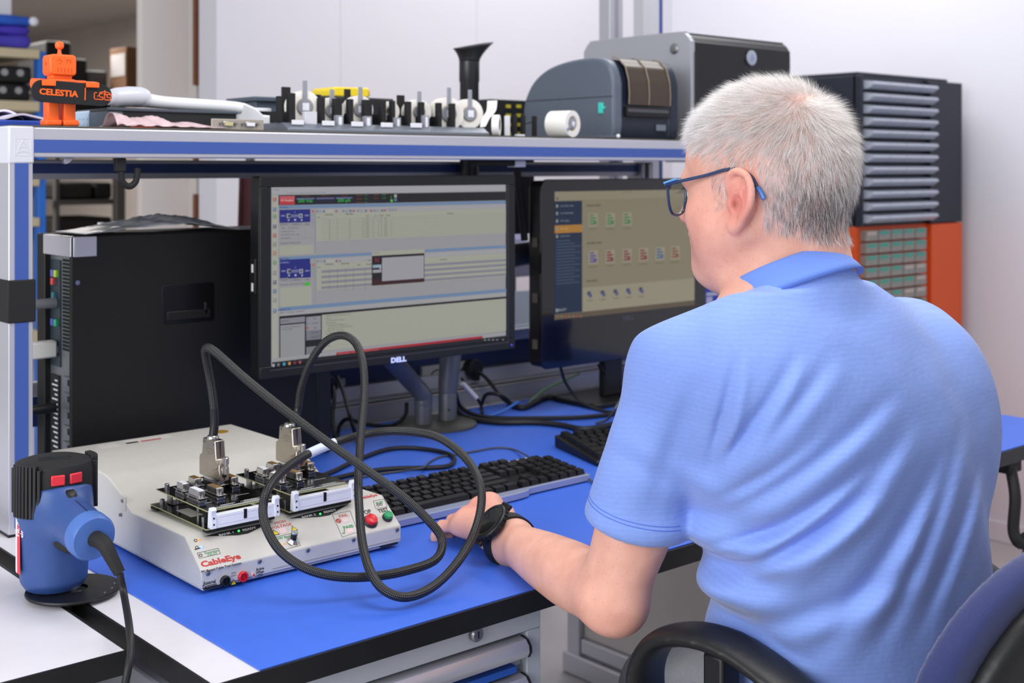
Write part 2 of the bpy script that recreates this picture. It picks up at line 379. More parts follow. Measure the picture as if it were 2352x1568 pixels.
# crank handle for the desk height
crk = at(2330, 1120, 2.5)
put('crank_bracket', MB().box(2.315, 2.365, 1.205, 1.26, .70, .724), m_blackm, bench, world=True, bevel=.003)
put('crank_arm', MB().tube(smooth_path([(2.338, 1.215, .712), (2.318, 1.195, .66), (2.302, 1.19, .60), (2.302, 1.178, .578), (2.325, 1.176, .585)], 6), .0115, 8), m_black, bench, world=True, smooth=True)
put('crank_grip', MB().lathe([(.009, 0), (.0125, .004), (.0138, .03), (.0148, .068), (.011, .072)], 18, Matrix.Translation((2.337, 1.172, .583)) @ Vector((-.42, -.1, -.9)).to_track_quat('Z', 'Y').to_matrix().to_4x4()), m_black, bench, world=True, smooth=True)

mat_o = put('desk_mat', MB().box(.685, DX1 - .004, DY0 + .0005, 2.195, 0, .002), m_mat, None, (0, 0, DZ + .0004), bevel=.0006)
mat_o['label'] = 'large blue antistatic mat covering the workbench top'; mat_o['category'] = 'mat'

# cable trunking with sockets, navy back panel
trk = thing('cable_trunking', 'grey aluminium cable trunking with power sockets along the back of the workbench', 'trunking', (.70, 2.22, DZ))
put('body', MB().prism([(2.22, DZ), (2.222, DZ + .045), (2.236, DZ + .050), (2.24, DZ + .078), (2.33, DZ + .078), (2.33, DZ)], 1.0, 2.40, 'x'), m_alu2, trk, world=True, bevel=.001)
put('lid_seam', MB().box(1.0, 2.40, 2.2195, 2.224, DZ + .0415, DZ + .0435), m_black, trk, world=True)
put('lid_lip', MB().box(1.0, 2.40, 2.218, 2.226, DZ + .036, DZ + .0405), M('lip_light', '#c6bfb8', .4, .4), trk, world=True, bevel=.001)
put('back_panel', MB().box(.7, 2.40, 2.262, 2.268, DZ + .078, .882), m_navy, trk, world=True)
put('top_rail', MB().box(.7, 2.40, 2.255, 2.275, .882, .908), m_alu2, trk, world=True, bevel=.002)
m_sock = M('socket_grey', '#a7a6a4', .5)
def socket(x0, x1, z0, z1, holes):
    s = put('socket_plate', MB().box(x0, x1, 2.250, 2.262, z0, z1), m_sock, trk, world=True, bevel=.002)
    for h in holes:
        T = Matrix.Translation((h, 2.250, (z0 + z1) / 2)) @ Matrix.Rotation(R(90), 4, 'X')
        put('socket_well', MB().lathe([(.022, -.001), (.022, .0015), (.0195, .0015), (.0185, -.004), (.0005, -.004)], 24, T, cap=False), m_blackm, trk, world=True, smooth=True)
xs0 = onY(970, 850, 2.25)[0]; xs1 = onY(1098, 850, 2.25)[0]
socket(xs0, xs1, .785, .848, [xs0 + .042, xs0 + .125])
xs2 = onY(712, 880, 2.25)[0]; xs3 = onY(794, 880, 2.25)[0]
socket(xs2, xs3, .785, .845, [xs2 + .045])

# second frame upright behind the workbench
up2 = thing('frame_upright', 'white aluminium upright with blue side strip behind the silver computer case', 'upright', (2.59, 2.4, 0))
put('post', MB().box(2.57, 2.635, 2.40, 2.44, 0, 2.3), m_aluw, up2, world=True, bevel=.002)
put('side_strip', MB().box(2.6352, 2.645, 2.398, 2.44, 0, 2.3), m_bluestrip, up2, world=True)

# ================================================================ side bench, left foreground
sb = thing('side_bench', 'white table with black edge in the left foreground, separate from the blue mat bench', 'table', (.1, 1.9, 0))
put('tabletop', MB().box(-.7, .601, 1.352, 2.7, DZ - .024, DZ), m_white, sb, world=True, bevel=.001)
put('edge_band', MB().box(-.7, .602, 1.349, 1.352, DZ - .026, DZ + .0005), m_edge, sb, world=True)
put('edge_band', MB().box(.601, .604, 1.349, 2.7, DZ - .026, DZ + .0005), m_edge, sb, world=True)
for x, y in ((.54, 1.40), (.54, 2.6), (-.65, 1.40), (-.65, 2.6)):
    put('leg', MB().box(x, x + .045, y, y + .045, 0, DZ - .026), m_alu, sb, world=True, bevel=.002)
put('apron_rail', MB().box(-.6, .54, 1.40, 1.44, .64, .71), m_alu2, sb, world=True, bevel=.002)

# ================================================================ drawer cabinet under the bench
cab = thing('drawer_cabinet', 'light grey steel drawer cabinet with round lock under the front of the workbench', 'cabinet', (.9, 1.5, 0))
CX0, CX1, CYF = .695, 1.112, 1.222
put('body', MB().box(CX0, CX1, CYF + .02, 1.85, .06, .7225), m_grey, cab, world=True, bevel=.002)
put('top_rail', MB().box(CX0, CX1, CYF, CYF + .022, .690, .7225), m_grey, cab, world=True, bevel=.0015)
for x0 in (CX0, CX1 - .024):
    put('stile', MB().box(x0, x0 + .024, CYF, CYF + .022, .06, .690), m_grey, cab, world=True, bevel=.0015)
lk = put('lock', MB().lathe([(.0095, 0), (.0095, .006), (.0075, .0085), (.0001, .0085)], 22, Matrix.Translation((1.0, CYF, .709)) @ Matrix.Rotation(R(90), 4, 'X'), cap=False), m_steel, cab, world=True, smooth=True)
kme = MB().boxc((1.0, CYF - .0086, .709), (.0016, .001, .0085)).mesh('k'); kme.transform(Matrix.Translation((-.9, -1.5, 0)))
put('keyhole', kme, m_black, lk)
for k in range(5):
    zt = .688 - k * .105 if k else .688
    zt = [.688, .640, .545, .42, .26][k]; zb = [.643, .548, .423, .263, .08][k]
    d = put('drawer', MB().box(CX0 + .026, CX1 - .026, CYF + .004 + (.006 if k == 0 else 0), CYF + .03, zb + .002, zt - .004), M('drawer_front', '#a9adb6', .5), cab, world=True, bevel=.001)
    pr = [(CYF + .004, zt - .002), (CYF - .008, zt - .004), (CYF - .014, zt - .011), (CYF - .015, zt - .019), (CYF - .011, zt - .026), (CYF + .004, zt - .026)]
    hm = MB().prism(pr, CX0 + .03, CX1 - .032, 'x').mesh('h'); hm.transform(Matrix.Translation((-.9, -1.5, 0)))
    put('handle', hm, m_alu, d, bevel=.0008)
    for x in (CX0 + .027, CX1 - .032):
        em = MB().prism([(p + (0.0 if p > CYF else -.001), q) for p, q in pr], x, x + .003, 'x').mesh('e'); em.transform(Matrix.Translation((-.9, -1.5, 0)))
        put('end_cap', em, m_black, d, label='black handle end cap')
    if k == 0:
        bm_ = MB().box(CX0 + .03, CX1 - .045, CYF - .004, CYF + .02, zb + .0005, zb + .009).mesh('b'); bm_.transform(Matrix.Translation((-.9, -1.5, 0)))
        put('tray_edge', bm_, M('tray_blue', '#1f57b8', .4), d, label='blue inner tray edge')
# ================================================================ cable tester
m_tgrey = M('tester_grey', '#c9c6c0', 0.5, var=0.02, vscale=60, bump=0.06, bscale=1500)
m_fr4 = M('board_edge', '#a9a878', 0.5)
m_pcb = M('board_black', '#0c0c0c', 0.16, coat=0.3, spec=.6)
m_red = M('red_plastic', '#d21f2b', 0.32)
m_green = M('green_plastic', '#2b9b62', 0.35)
m_silk = M('white_silkscreen', '#d8d8d6', 0.6)
m_ink = M('black_ink', '#1c1c1e', 0.6)
m_inkr = M('red_ink', '#c23a38', 0.6)
m_inkg = M('green_ink', '#3f8f5a', 0.6)
m_yel = M('warning_yellow', '#f2d21a', 0.5)
m_gold = M('gold_pins', '#c79a45', 0.3, 1.0)
X0, Y0, Z0 = .748, 1.457, .7545
TW = .310
tst = thing('cable_tester', 'pale grey cable test machine with sloped control panel and two adapter boards on blue mat', 'tester', (X0, Y0, Z0))
prof = [(0, .005), (0, .028), (.0035, .0305), (.046, .0625), (.205, .060), (.243, .080), (.283, .0935), (.30, .0965), (.495, .0965), (.50, .092), (.50, .005)]
put('housing', MB().prism(prof, 0, TW, 'x'), m_tgrey, tst, bevel=.0018)
put('base_plate', MB().box(.004, TW - .004, .004, .495, .001, .0055), m_tgrey, tst, bevel=.001)
for x, y in ((.02, .02), (TW - .02, .02), (.02, .47), (TW - .02, .47)):
    put('foot', MB().cyl((x, y, -.0005), .008, .003), m_black, tst)
for x0, x1 in ((.004, .040), (TW - .035, TW - .006)):
    put('base_slot', MB().box(x0, x1, -.0008, .004, .0035, .0052), m_black, tst)
put('front_seam', MB().box(.102, TW, -.0004, .003, .0095, .0101), M('seam', '#8e8c88', .6), tst)
put('side_clip', MB().box(-.0015, .001, .222, .238, .058, .078), m_tgrey, tst, bevel=.0006)
for (y, z) in ((.231, .071), (.238, .05)):
    put('side_screw', MB().cyl((-.002, y, z), .0025, .002, 'x', 12), m_steel, tst)
# slope frame: x along the front, y up the slope, z out of it
va = Vector((0, .0425, .032)).normalized(); na = Vector((1, 0, 0)).cross(va)
SL = Matrix(((1, 0, 0, 0), (0, va.y, na.y, .0035), (0, va.z, na.z, .0305), (0, 0, 0, 1)))
def slp(px, py):
    A = np.array([X0, Y0 + .0035, Z0 + .0305]); v = np.array(va); n = np.array(na); r = ray(px, py); o = np.array([0, 0, CAMZ])
    q = o + r * (((A - o) @ n) / (r @ n)) - A; return q[0], q @ v
def frp(px, py): q = onY(px, py, Y0); return q[0] - X0, q[2] - Z0 + .0055
def on_slope(px, py, h=.0002, turn=0.0): u, v = slp(px, py); return SL @ Matrix.Translation((u, v, h)) @ Matrix.Rotation(turn, 4, 'Z')
FR = lambda px, py, h=.0004: Matrix.Translation((frp(px, py)[0], -h, frp(px, py)[1])) @ FACE
def label(name, txt, size, T, mat, bold=0.0, align='CENTER', sx=1.0):
    return put(name, MB().text(txt, size, T @ Matrix.Diagonal((sx, 1, 1, 1)), 0, bold, align), mat, tst)
label('brand_lettering', 'CableEye', .0118, on_slope(507, 1287), m_inkr, .0005, sx=1.25)
label('lettering', 'PC-Based Cable Test System', .0048, on_slope(509, 1303), m_ink, .00012, sx=1.0)
label('brand_lettering', 'CableEye', .0062, on_slope(846, 1140), m_inkr, .0003, sx=1.3)
label('lettering', 'STOP', .0098, on_slope(838, 1177), m_ink, .0003, sx=.9)
label('lettering', 'TEST', .0090, on_slope(880, 1172), m_ink, .0003, sx=.9)
label('lettering', 'FAIL', .0066, on_slope(789, 1184), m_inkr, .0001, sx=1.2)
label('lettering', 'PASS', .0066, on_slope(800, 1210), m_inkg, .0003, sx=1.2)
label('lettering', 'HIGH', .0060, on_slope(643, 1199), m_inkr, .0001, sx=1.2)
label('lettering', 'VOLTAGE', .0060, on_slope(646, 1208), m_inkr, .0001, sx=1.2)
label('lettering', 'HV Enable', .0050, on_slope(657, 1233), m_inkg, .0002, sx=1.2)
label('lettering', 'BUSY', .0046, on_slope(872, 1154), m_inkg, .0002, sx=1.2)
label('lettering', 'Expansion', .0046, on_slope(486, 1267), m_inkg, .0001, sx=1.05)
label('lettering', 'OUT', .0052, on_slope(488, 1273), m_inkg, .0001, sx=1.3)
def frame(pts, w=.0003):
    mb = MB(); P = [slp(*p) for p in pts]
    for a, b in zip(P, P[1:] + P[:1]):
        mb.cyl2(SL @ Vector((a[0], a[1], .0002)), SL @ Vector((b[0], b[1], .0002)), w, 5)
    put('printed_frame', mb, m_ink, tst)
frame([(453, 1270), (501, 1259), (506, 1271), (458, 1282)], .00025)
frame([(634, 1233), (677, 1223), (690, 1252), (647, 1264)], .00025)
frame([(763, 1182), (804, 1173), (822, 1222), (786, 1233)], .00025)
frame([(857, 1150), (882, 1146), (889, 1163), (863, 1168)], .00025)
def poly(name, pts, mat, h=.0003):
    P = [SL @ Vector((*slp(*p), h)) for p in pts]
    return put(name, MB().add([tuple(p) for p in P], [tuple(range(len(P)))]), mat, tst)
for (a, b, c, d_, e, led, t1, t2, nb) in (((468, 1232), (505, 1222), (627, 1197), (570, 1225), (548, 1229), (548, 1220), (520, 1226), (572, 1215), '1'),
                                      ((664, 1191), (700, 1181), (800, 1158), (757, 1183), (735, 1187), (735, 1181), (709, 1185), (757, 1174), '2')):
    poly('bank_label', [a, e, d_, c, b][::-1], m_ink, .0004)
    label('bank_lettering', 'BANK ' + nb, .0048, on_slope(*t1, h=.0007), m_silk, .0001, sx=1.35)
    label('bank_lettering', 'READY', .0048, on_slope(*t2, h=.0007), m_silk, .0001, sx=1.35)
    put('status_light', MB().sphere(SL @ Vector((*slp(*led), .001)), .0016, 12), M('led_green', '#2bd45a', .3, emit='#3cf070', es=1.2), tst, smooth=True)
put('status_light', MB().sphere(SL @ Vector((*slp(457, 1240), .0004)), .0018, 12), M('led_orange', '#f0914a', .3, emit='#f08a3a', es=.8), tst, smooth=True)
put('status_light', MB().sphere(SL @ Vector((*slp(462, 1257), .0004)), .002, 12), M('led_blue', '#6f9dff', .3, emit='#7aa4ff', es=1.6), tst, smooth=True)
put('status_light', MB().sphere(SL @ Vector((*slp(651, 1249), .0004)), .0015, 12), MATS['led_orange'], tst, smooth=True)
m_win = M('indicator_window', '#e3c8c6', .3)
def window(px, py, sx=.0095, sy=.0075):
    u, v = slp(px, py); T = SL @ Matrix.Translation((u, v, 0))
    put('indicator_window', MB().box(-sx / 2, sx / 2, -sy / 2, sy / 2, -.0004, .0005, 0, T), m_win, tst, bevel=.0002)
window(650, 1218, .010, .009); window(793, 1194); window(804, 1218, .011, .008)
def warn(T, s=.0085):
    o = put('warning_sign', MB().add([(-s / 2, -s * .43, 0), (s / 2, -s * .43, 0), (0, s * .45, 0)], [(0, 1, 2)], 0, None, T), m_ink, tst)
    put('warning_fill', MB().add([(-s * .36, -s * .35, .0002), (s * .36, -s * .35, .0002), (0, s * .28, .0002)], [(0, 1, 2)], 0, None, T).text('!', s * .62, T @ Matrix.Translation((0, -s * .12, .0003)), mi=1), [m_yel, m_ink], o)
warn(on_slope(631, 1222), .0115); warn(on_slope(674, 1213), .0105)
ring = [SL @ Vector((slp(777, 1196)[0] + .0032 * math.cos(k * .4488), slp(777, 1196)[1] + .0032 * math.sin(k * .4488), .0004)) for k in range(14)]
put('stop_sign', MB().tube(ring, .0006, 5, closed=True).cyl2(ring[5], ring[12], .0006, 5), m_inkr, tst)
u, v = slp(790, 1222); put('check_mark', MB().tube([SL @ Vector((u - .003, v, .0004)), SL @ Vector((u - .001, v - .003, .0004)), SL @ Vector((u + .003, v + .005, .0004))], .0005, 5), m_inkg, tst)
def button(px, py, r, mat, name):
    T = on_slope(px, py, 0)
    b = put(name, MB().lathe([(r * 1.22, -.001), (r * 1.22, .0028), (r * 1.12, .0042), (r * 1.02, .0042), (r * 1.0, .003)], 28, T, cap=False), M('button_ring', '#2e3032', .4), tst, smooth=True)
    put('button_cap', MB().lathe([(r, .002), (r, .0075), (r * .93, .0088), (r * .8, .0089), (r * .72, .0084), (.0001, .0082)], 28, T, cap=False), mat, b, smooth=True)
button(850, 1199, .0088, m_red, 'stop_button'); button(889, 1189, .0062, m_green, 'test_button')
T = on_slope(672, 1243, 0)
tg = put('toggle_switch', MB().lathe([(.0075, 0), (.0075, .0022), (.006, .0026), (.006, .004), (.0045, .0045), (.004, .006)], 6, T, cap=False).lathe([(.0085, 0), (.0085, .0008), (.006, .001)], 24, T), m_chrome, tst)
put('toggle_knob', MB().lathe([(.0038, .004), (.0042, .009), (.0048, .0135), (.0001, .0137)], 20, T @ Matrix.Rotation(R(-14), 4, 'X'), cap=False), m_black, tg, smooth=True)
put('toggle_tip', MB().lathe([(.0048, .0134), (.0049, .0148), (.0044, .0154), (.0001, .0154)], 20, T @ Matrix.Rotation(R(-14), 4, 'X'), cap=False), m_chrome, tg, smooth=True)
# printed icons beside the LEDs and the expansion frame
for px, py in ((449, 1241), (452, 1257), (461, 1275), (868, 1160), (875, 1158)):
    u, v = slp(px, py); c = SL @ Vector((u, v, .0004))
    rr = [SL @ Vector((u + .0020 * math.cos(k * .7854), v + .0020 * math.sin(k * .7854), .0003)) for k in range(8)]
    put('printed_icon', MB().tube(rr, .0004, 4, closed=True), m_ink, tst)
put('printed_arrow', MB().cyl2(SL @ Vector((*slp(447, 1262), .0003)), SL @ Vector((*slp(461, 1258), .0003)), .0006, 5), m_ink, tst)
# lower front face
for p in ((477.6, 1326.6), (596, 1298), (707, 1297 - 24), (812, 1271 - 21), (912, 1247 - 17)):
    x, z = frp(p[0], p[1]); z = .0235
    s_ = put('screw', MB().lathe([(.0030, 0), (.0030, .0008), (.002, .0016), (.0001, .0017)], 16, Matrix.Translation((x, 0, z)) @ FACE, cap=False), m_steel, tst, smooth=True)
    put('screw_slot', MB().boxc((x, -.0017, z), (.0028, .0006, .0006), ry=.6), m_black, s_)
def jack(px, py, mat, r=.0068):
    x, z = frp(px, py); T = Matrix.Translation((x, 0, z)) @ FACE
    j = put('jack_socket', MB().lathe([(r, 0), (r, .0035), (r * .85, .0045), (r * .62, .0045), (r * .6, .0015), (r * .34, .0012), (r * .34, .0042), (r * .18, .0042), (r * .16, .001), (.0001, .001)], 26, T, cap=False), mat, tst, smooth=True, label='red jack socket' if mat is m_red else 'black jack socket')
jack(516, 1343, m_black); jack(557, 1333, m_red)
warn(FR(536, 1346), .0088)
label('lettering', 'External', .0060, FR(481, 1347), m_ink, .0001, sx=.85); label('lettering', 'Terminals', .0060, FR(481, 1354.5), m_ink, .0001, sx=.85)
for i, t in enumerate(('Active', 'When', 'ON')): label('lettering', t, .0054, FR(597, 1315.5 + 7.5 * i), m_ink, .0001, sx=.85)
label('lettering', '10A/2s', .0026, FR(536, 1325), m_ink); label('lettering', '10A/2s', .0026, FR(536, 1331), m_ink)
x, z = frp(581, 1329); put('status_light', MB().cyl((x, -.0006, z), .0032, .0014, 'y', 16), m_win, tst)
put('red_triangle', MB().add([(x - .002, -.0016, z - .002), (x + .0022, -.0016, z - .002), (x + .001, -.0016, z + .0024)], [(0, 1, 2)]), m_inkr, tst)
# labels on the rear top
for px0_, px1_, py_, dz in ((222, 268, 1025, 0), (283, 390, 1013, 0)):
    a = onz(px0_, py_, Z0 + .0968); b = onz(px1_, py_ - (px1_ - px0_) * .12, Z0 + .0968)
    put('rating_label', MB().box(a[0], b[0], a[1] - .022, a[1] + .004, Z0 + .0966, Z0 + .0968), M('label_white', '#d8d4cf', .5), tst, world=True)
a = onz(320, 1012, Z0 + .097); put('label_print', MB().box(a[0], a[0] + .035, a[1] - .008, a[1] - .002, Z0 + .0969, Z0 + .0970), m_inkr, tst, world=True)
put('label_print', MB().box(a[0] - .024, a[0] - .004, a[1] - .008, a[1], Z0 + .0969, Z0 + .0970), m_ink, tst, world=True)
a = onz(505, 991, Z0 + .0968); put('round_sticker', MB().cyl((a[0], a[1], Z0 + .0966), .014, .0006), M('sticker_amber', '#a07a22', .5), tst, world=True)

# ================================================================ adapter boards (two)
def adapter(loc, lab):
    a = thing('adapter_board', lab, 'circuit board', loc, group='connector adapter boards on the tester')
    # local origin: front left corner of the lower board, at its underside
    def board(z, w, d, x0=0.0, y0=0.0):
        e = put('board', MB().box(x0, x0 + w, y0, y0 + d, z, z + .0014), m_fr4, a, bevel=.0003)
        put('board_face', MB().box(x0 + .0004, x0 + w - .0004, y0 + .0004, y0 + d - .0004, z + .0014, z + .0017), m_pcb, e)
        return e
    board(.0045, .105, .165)
    up = board(.0265, .098, .150, .004, .005)
    for k, y in enumerate((.152, .158)):
        put('spacer_rail', MB().box(-.001 if k else 0.0, .014, y - .006, y + .004, 0, .0045), m_blackm, a, bevel=.001)
    put('spacer_rail', MB().box(.002, .103, .004, .014, 0, .0045), m_blackm, a, bevel=.0005)
    for x, y, z in ((.010, .148, .0062), (.014, .142, .0282), (.012, .030, .0062), (.086, .142, .0282)):
        put('standoff', MB().lathe([(.0034, 0), (.0034, .0075), (.0028, .0082), (.0016, .0082), (.0015, .005), (.0001, .005)], 14, Matrix.Translation((x, y, z)), cap=False), m_steel, a, smooth=True)
    for x, y in ((.03, .14), (.09, .14), (.03, .08)):
        put('board_post', MB().cyl((x, y, .0162), .003, .0206, n=12), m_steel, a)
    put('bracket', MB().box(.018, .040, .135, .150, .0062, .0075).box(.018, .0195, .135, .150, .0062, .0265), m_steel, a)
    put('board_sticker', MB().box(.012, .030, .066, .110, .0062, .0064), M('label_white', '#d8d4cf', .5), a)
    # header with latches
    h = put('ribbon_header', MB().box(.012, .098, -.004, .006, .0062, .0235), m_whitep, a, bevel=.0005, label='white ribbon cable header')
    put('header_key', MB().box(.052, .0565, -.0046, -.002, .012, .0238), m_black, h)
    put('header_groove', MB().box(.016, .094, -.0043, -.003, .0105, .0112).box(.016, .094, -.0043, -.003, .0200, .0206), m_aluw, h)
    for sx, x in ((-1, .012), (1, .098)):
        pr = [(-.0055, .0062), (-.0055, .016), (-.004, .026), (-.006, .030), (-.004, .033), (.002, .033), (.004, .028), (.005, .018), (.006, .0062)]
        l = put('latch', MB().prism(pr, x + (-.0075 if sx < 0 else 0), x + (0 if sx < 0 else .0075), 'x'), m_whitep, h, bevel=.0006)
        put('latch_hole', MB().cyl((x + sx * .004, -.0056, .012), .0012, .0008, 'y', 10).cyl((x + sx * .004, -.0052, .020), .0011, .0018, 'y', 10), m_black, l)
    put('pin_row', MB(), m_gold, a) if False else None
    pm = MB()
    for k in range(32): pm.box(.015 + k * .00255, .0163 + k * .00255, .0072, .0083, .0282, .0290); pm.box(.0155 + k * .00255, .0168 + k * .00255, .0098, .0109, .0282, .0290)
    put('solder_pins', pm, m_silk, a, kind='stuff')
    # silk print lines
    sk = MB()
    for x0, x1, y in ((.03, .048, .017), (.030, .052, .0195), (.064, .092, .0165), (.06, .085, .019), (.066, .09, .0215), (.02, .03, .042), (.07, .09, .05)):
        sk.box(x0, x1, y, y + .0007, .0282, .02835)
    sk.add([(.06, .013, .02835), (.093, .013, .02835), (.093, .0137, .02835), (.06, .0137, .02835)], [(0, 1, 2, 3)])
    put('silkscreen', sk, m_silk, a, kind='stuff')
    # D-sub sockets: name, centre x, y, length, female?
    for (x, y, L, fem) in ((.020, .106, .019, 1), (.046, .122, .022, 0), (.018, .062, .030, 1), (.044, .060, .030, 0), (.088, .098, .026, 0)):
        s = put('d_sub_socket', MB().box(x - .0062, x + .0062, y - L / 2 - .006, y + L / 2 + .006, .0345, .0355), m_chrome, a, bevel=.0002)
        put('shell', MB().prism([(px_ * L / 2, pz_ * .0048) for px_, pz_ in ((-1, -1), (1, -1), (.9, 1), (-.9, 1))], .0355, .0440, 'z', 0, Matrix.Translation((x, y, 0)) @ Matrix.Rotation(R(90), 4, 'Z')), m_chrome, s, bevel=.0006)
        put('insert', MB().prism([(px_ * L / 2 * .9, pz_ * .0038) for px_, pz_ in ((-1, -1), (1, -1), (.9, 1), (-.9, 1))], .0439, .0444, 'z', 0, Matrix.Translation((x, y, 0)) @ Matrix.Rotation(R(90), 4, 'Z')), m_whitep if fem else M('gold_insert', '#a5834a', .4, .6), s)
        put('body', MB().box(x - .0052, x + .0052, y - L / 2 - .002, y + L / 2 + .002, .0318, .0345), m_black, s); put('base_shell', MB().box(x - .0058, x + .0058, y - L / 2 - .003, y + L / 2 + .003, .0282, .0318), m_chrome, s, bevel=.0004)
        put('solder_legs', MB().box(x - .0056, x - .0052, y - L / 2, y - L / 2 + .003, .0282, .0345).box(x - .0056, x - .0052, y + L / 2 - .003, y + L / 2, .0282, .0345), m_chrome, s)
        for q in (-1, 1):
            put('jackscrew', MB().lathe([(.0026, .0355), (.0026, .0405), (.0012, .0405), (.0012, .038), (.0001, .038)], 6, Matrix.Translation((x, y + q * (L / 2 + .0035), 0)), cap=False), m_steel, s)
    # male socket that the hood plugs into
    s = put('d_sub_socket', MB().box(.0675, .0795, .088, .150, .0345, .0355).box(.0695, .0775, .098, .140, .0355, .0415), m_chrome, a, bevel=.0004)
    put('body', MB().box(.0685, .0785, .095, .143, .0282, .0345), m_black, s)
    return a
b1 = adapter((.772, 1.490, .8172), 'left adapter board of stacked black boards, behind the BANK 1 label on the tester')
b2 = adapter((.897, 1.493, .8172), 'right adapter board of stacked black boards, behind the BANK 2 label near the red button')

# ================================================================ braided test cable with its two connector hoods
def braid_mat():
    m = bpy.data.materials.new('braided_sleeve'); m.use_nodes = True; nt = m.node_tree; N = nt.nodes; L = nt.links; b = N['Principled BSDF']
    uv = N.new('ShaderNodeUVMap'); uv.uv_map = 'UV'; sp = N.new('ShaderNodeSeparateXYZ'); L.new(uv.outputs[0], sp.inputs[0])
    def lin2(a, bq):
        m1 = N.new('ShaderNodeMath'); m1.operation = 'MULTIPLY'; m1.inputs[1].default_value = a; L.new(sp.outputs[0], m1.inputs[0])
        m2 = N.new('ShaderNodeMath'); m2.operation = 'MULTIPLY_ADD'; m2.inputs[1].default_value = bq; L.new(sp.outputs[1], m2.inputs[0]); L.new(m1.outputs[0], m2.inputs[2])
        s = N.new('ShaderNodeMath'); s.operation = 'SINE'; L.new(m2.outputs[0], s.inputs[0]); return s
    a = lin2(1500, 2 * math.pi * 7); c = lin2(1500, -2 * math.pi * 7)
    pr = N.new('ShaderNodeMath'); pr.operation = 'MULTIPLY'; L.new(a.outputs[0], pr.inputs[0]); L.new(c.outputs[0], pr.inputs[1])
    rp = N.new('ShaderNodeValToRGB'); rp.color_ramp.elements[0].position = .68; rp.color_ramp.elements[0].color = (.003, .003, .0035, 1); rp.color_ramp.elements[1].position = .95; rp.color_ramp.elements[1].color = (.13, .13, .14, 1)
    L.new(pr.outputs[0], rp.inputs[0]); L.new(rp.outputs[0], b.inputs['Base Color']); b.inputs['Roughness'].default_value = .38
    bp = N.new('ShaderNodeBump'); bp.inputs['Strength'].default_value = .5; bp.inputs['Distance'].default_value = .0006; L.new(pr.outputs[0], bp.inputs['Height']); L.new(bp.outputs[0], b.inputs['Normal'])
    return m
def uv_tube(pts, r, n=14):
    P = [Vector(p) for p in pts]; m = len(P); V = []; F = []; U = []
    t0 = (P[1] - P[0]).normalized(); nrm = t0.orthogonal().normalized(); s = 0
    for i in range(m):
        t = (P[min(i + 1, m - 1)] - P[max(i - 1, 0)]).normalized(); nrm = (nrm - t * nrm.dot(t)).normalized(); bn = t.cross(nrm)
        if i: s += (P[i] - P[i - 1]).length
        for k in range(n + 1):
            a = 2 * math.pi * k / n; V.append(tuple(P[i] + (nrm * math.cos(a) + bn * math.sin(a)) * r)); U.append((s, k / n))
    for i in range(m - 1):
        for k in range(n): a = i * (n + 1) + k; F.append((a, a + 1, a + n + 2, a + n + 1))
    me = bpy.data.meshes.new('sleeve'); me.from_pydata(V, [], F); l = me.uv_layers.new(name='UV')
    l.data.foreach_set('uv', [c for p in me.polygons for vi in p.vertices for c in U[vi]]); return me
h1 = (b1.location.x + .0735, b1.location.y + .119, .8172 + .041); h2 = (b2.location.x + .0735, b2.location.y + .119, .8172 + .041)
cab_t = thing('test_cable', 'black braided test cable looping over the tester between two metal connectors', 'cable', h1)
top1 = (h1[0], h1[1] + .004, h1[2] + .053); top2 = (h2[0], h2[1] + .004, h2[2] + .053)
W = [(493, 955, 1.775), (484, 880, 1.775), (473, 822, 1.765), (473, 800, 1.755), (492, 806, 1.745), (560, 866, 1.72), (640, 931, 1.70), (740, 1006, 1.69), (825, 1067, 1.675), (920, 1136, 1.665), (985, 1196, 1.66), (1015, 1240, 1.655), (1000, 1285, 1.63), (930, 1311, 1.60), (850, 1324, 1.58),
     (770, 1323, 1.565), (700, 1304, 1.56), (645, 1266, 1.565), (613, 1215, 1.575), (604, 1168, 1.59), (617, 1120, 1.605), (655, 1077, 1.66), (705, 1044, 1.715), (765, 1018, 1.75), (830, 999, 1.77), (890, 990, 1.77), (950, 992, 1.765), (1010, 1006, 1.75), (1068, 1050, 1.725), (1102, 1108, 1.69), (1104, 1170, 1.67),
     (1082, 1240, 1.645), (1042, 1302, 1.605), (990, 1350, 1.57), (930, 1371, 1.54), (880, 1353, 1.54), (850, 1310, 1.56), (833, 1250, 1.595), (826, 1180, 1.64), (823, 1100, 1.69), (829, 1000, 1.735), (837, 900, 1.775), (833, 832, 1.80), (816, 787, 1.825), (786, 770, 1.84), (748, 784, 1.855), (714, 830, 1.865), (692, 890, 1.875), (683, 945, 1.88)]
pts = [Vector(top1) - Vector((0, 0, .004))] + [Vector(at(*p)) for p in W] + [Vector(top2) - Vector((0, 0, .004))]
path = smooth_path(pts, 14)
def wput(name, me, mat, **k):
    me.transform(Matrix.Translation(cab_t['_l']).inverted()); return put(name, me, mat, cab_t, **k)
m_braid = braid_mat()
wput('sleeve', uv_tube(path, .0058), m_braid, smooth=True, auto=False)
lab_i = [i for i, p in enumerate(path)]
def near(px, py, d):
    q = Vector(at(px, py, d)); return min(range(len(path)), key=lambda i: (Vector(path[i]) - q).length)
i0, i1 = near(709, 1043, 1.717), near(777, 1014, 1.752)
wput('label_sleeve', MB().tube(path[i0:i1], .0067, 16).mesh('l'), M('label_sleeve_white', '#d5deee', .25), smooth=True, label='white printed label sleeve')
for i0, i1 in ((0, near(490, 935, 1.775)), (near(683, 930, 1.878), len(path))):
    wput('heat_shrink', MB().tube(path[i0:i1], .0062, 16).mesh('h'), M('heat_shrink_black', '#1b1b1d', .3), smooth=True)
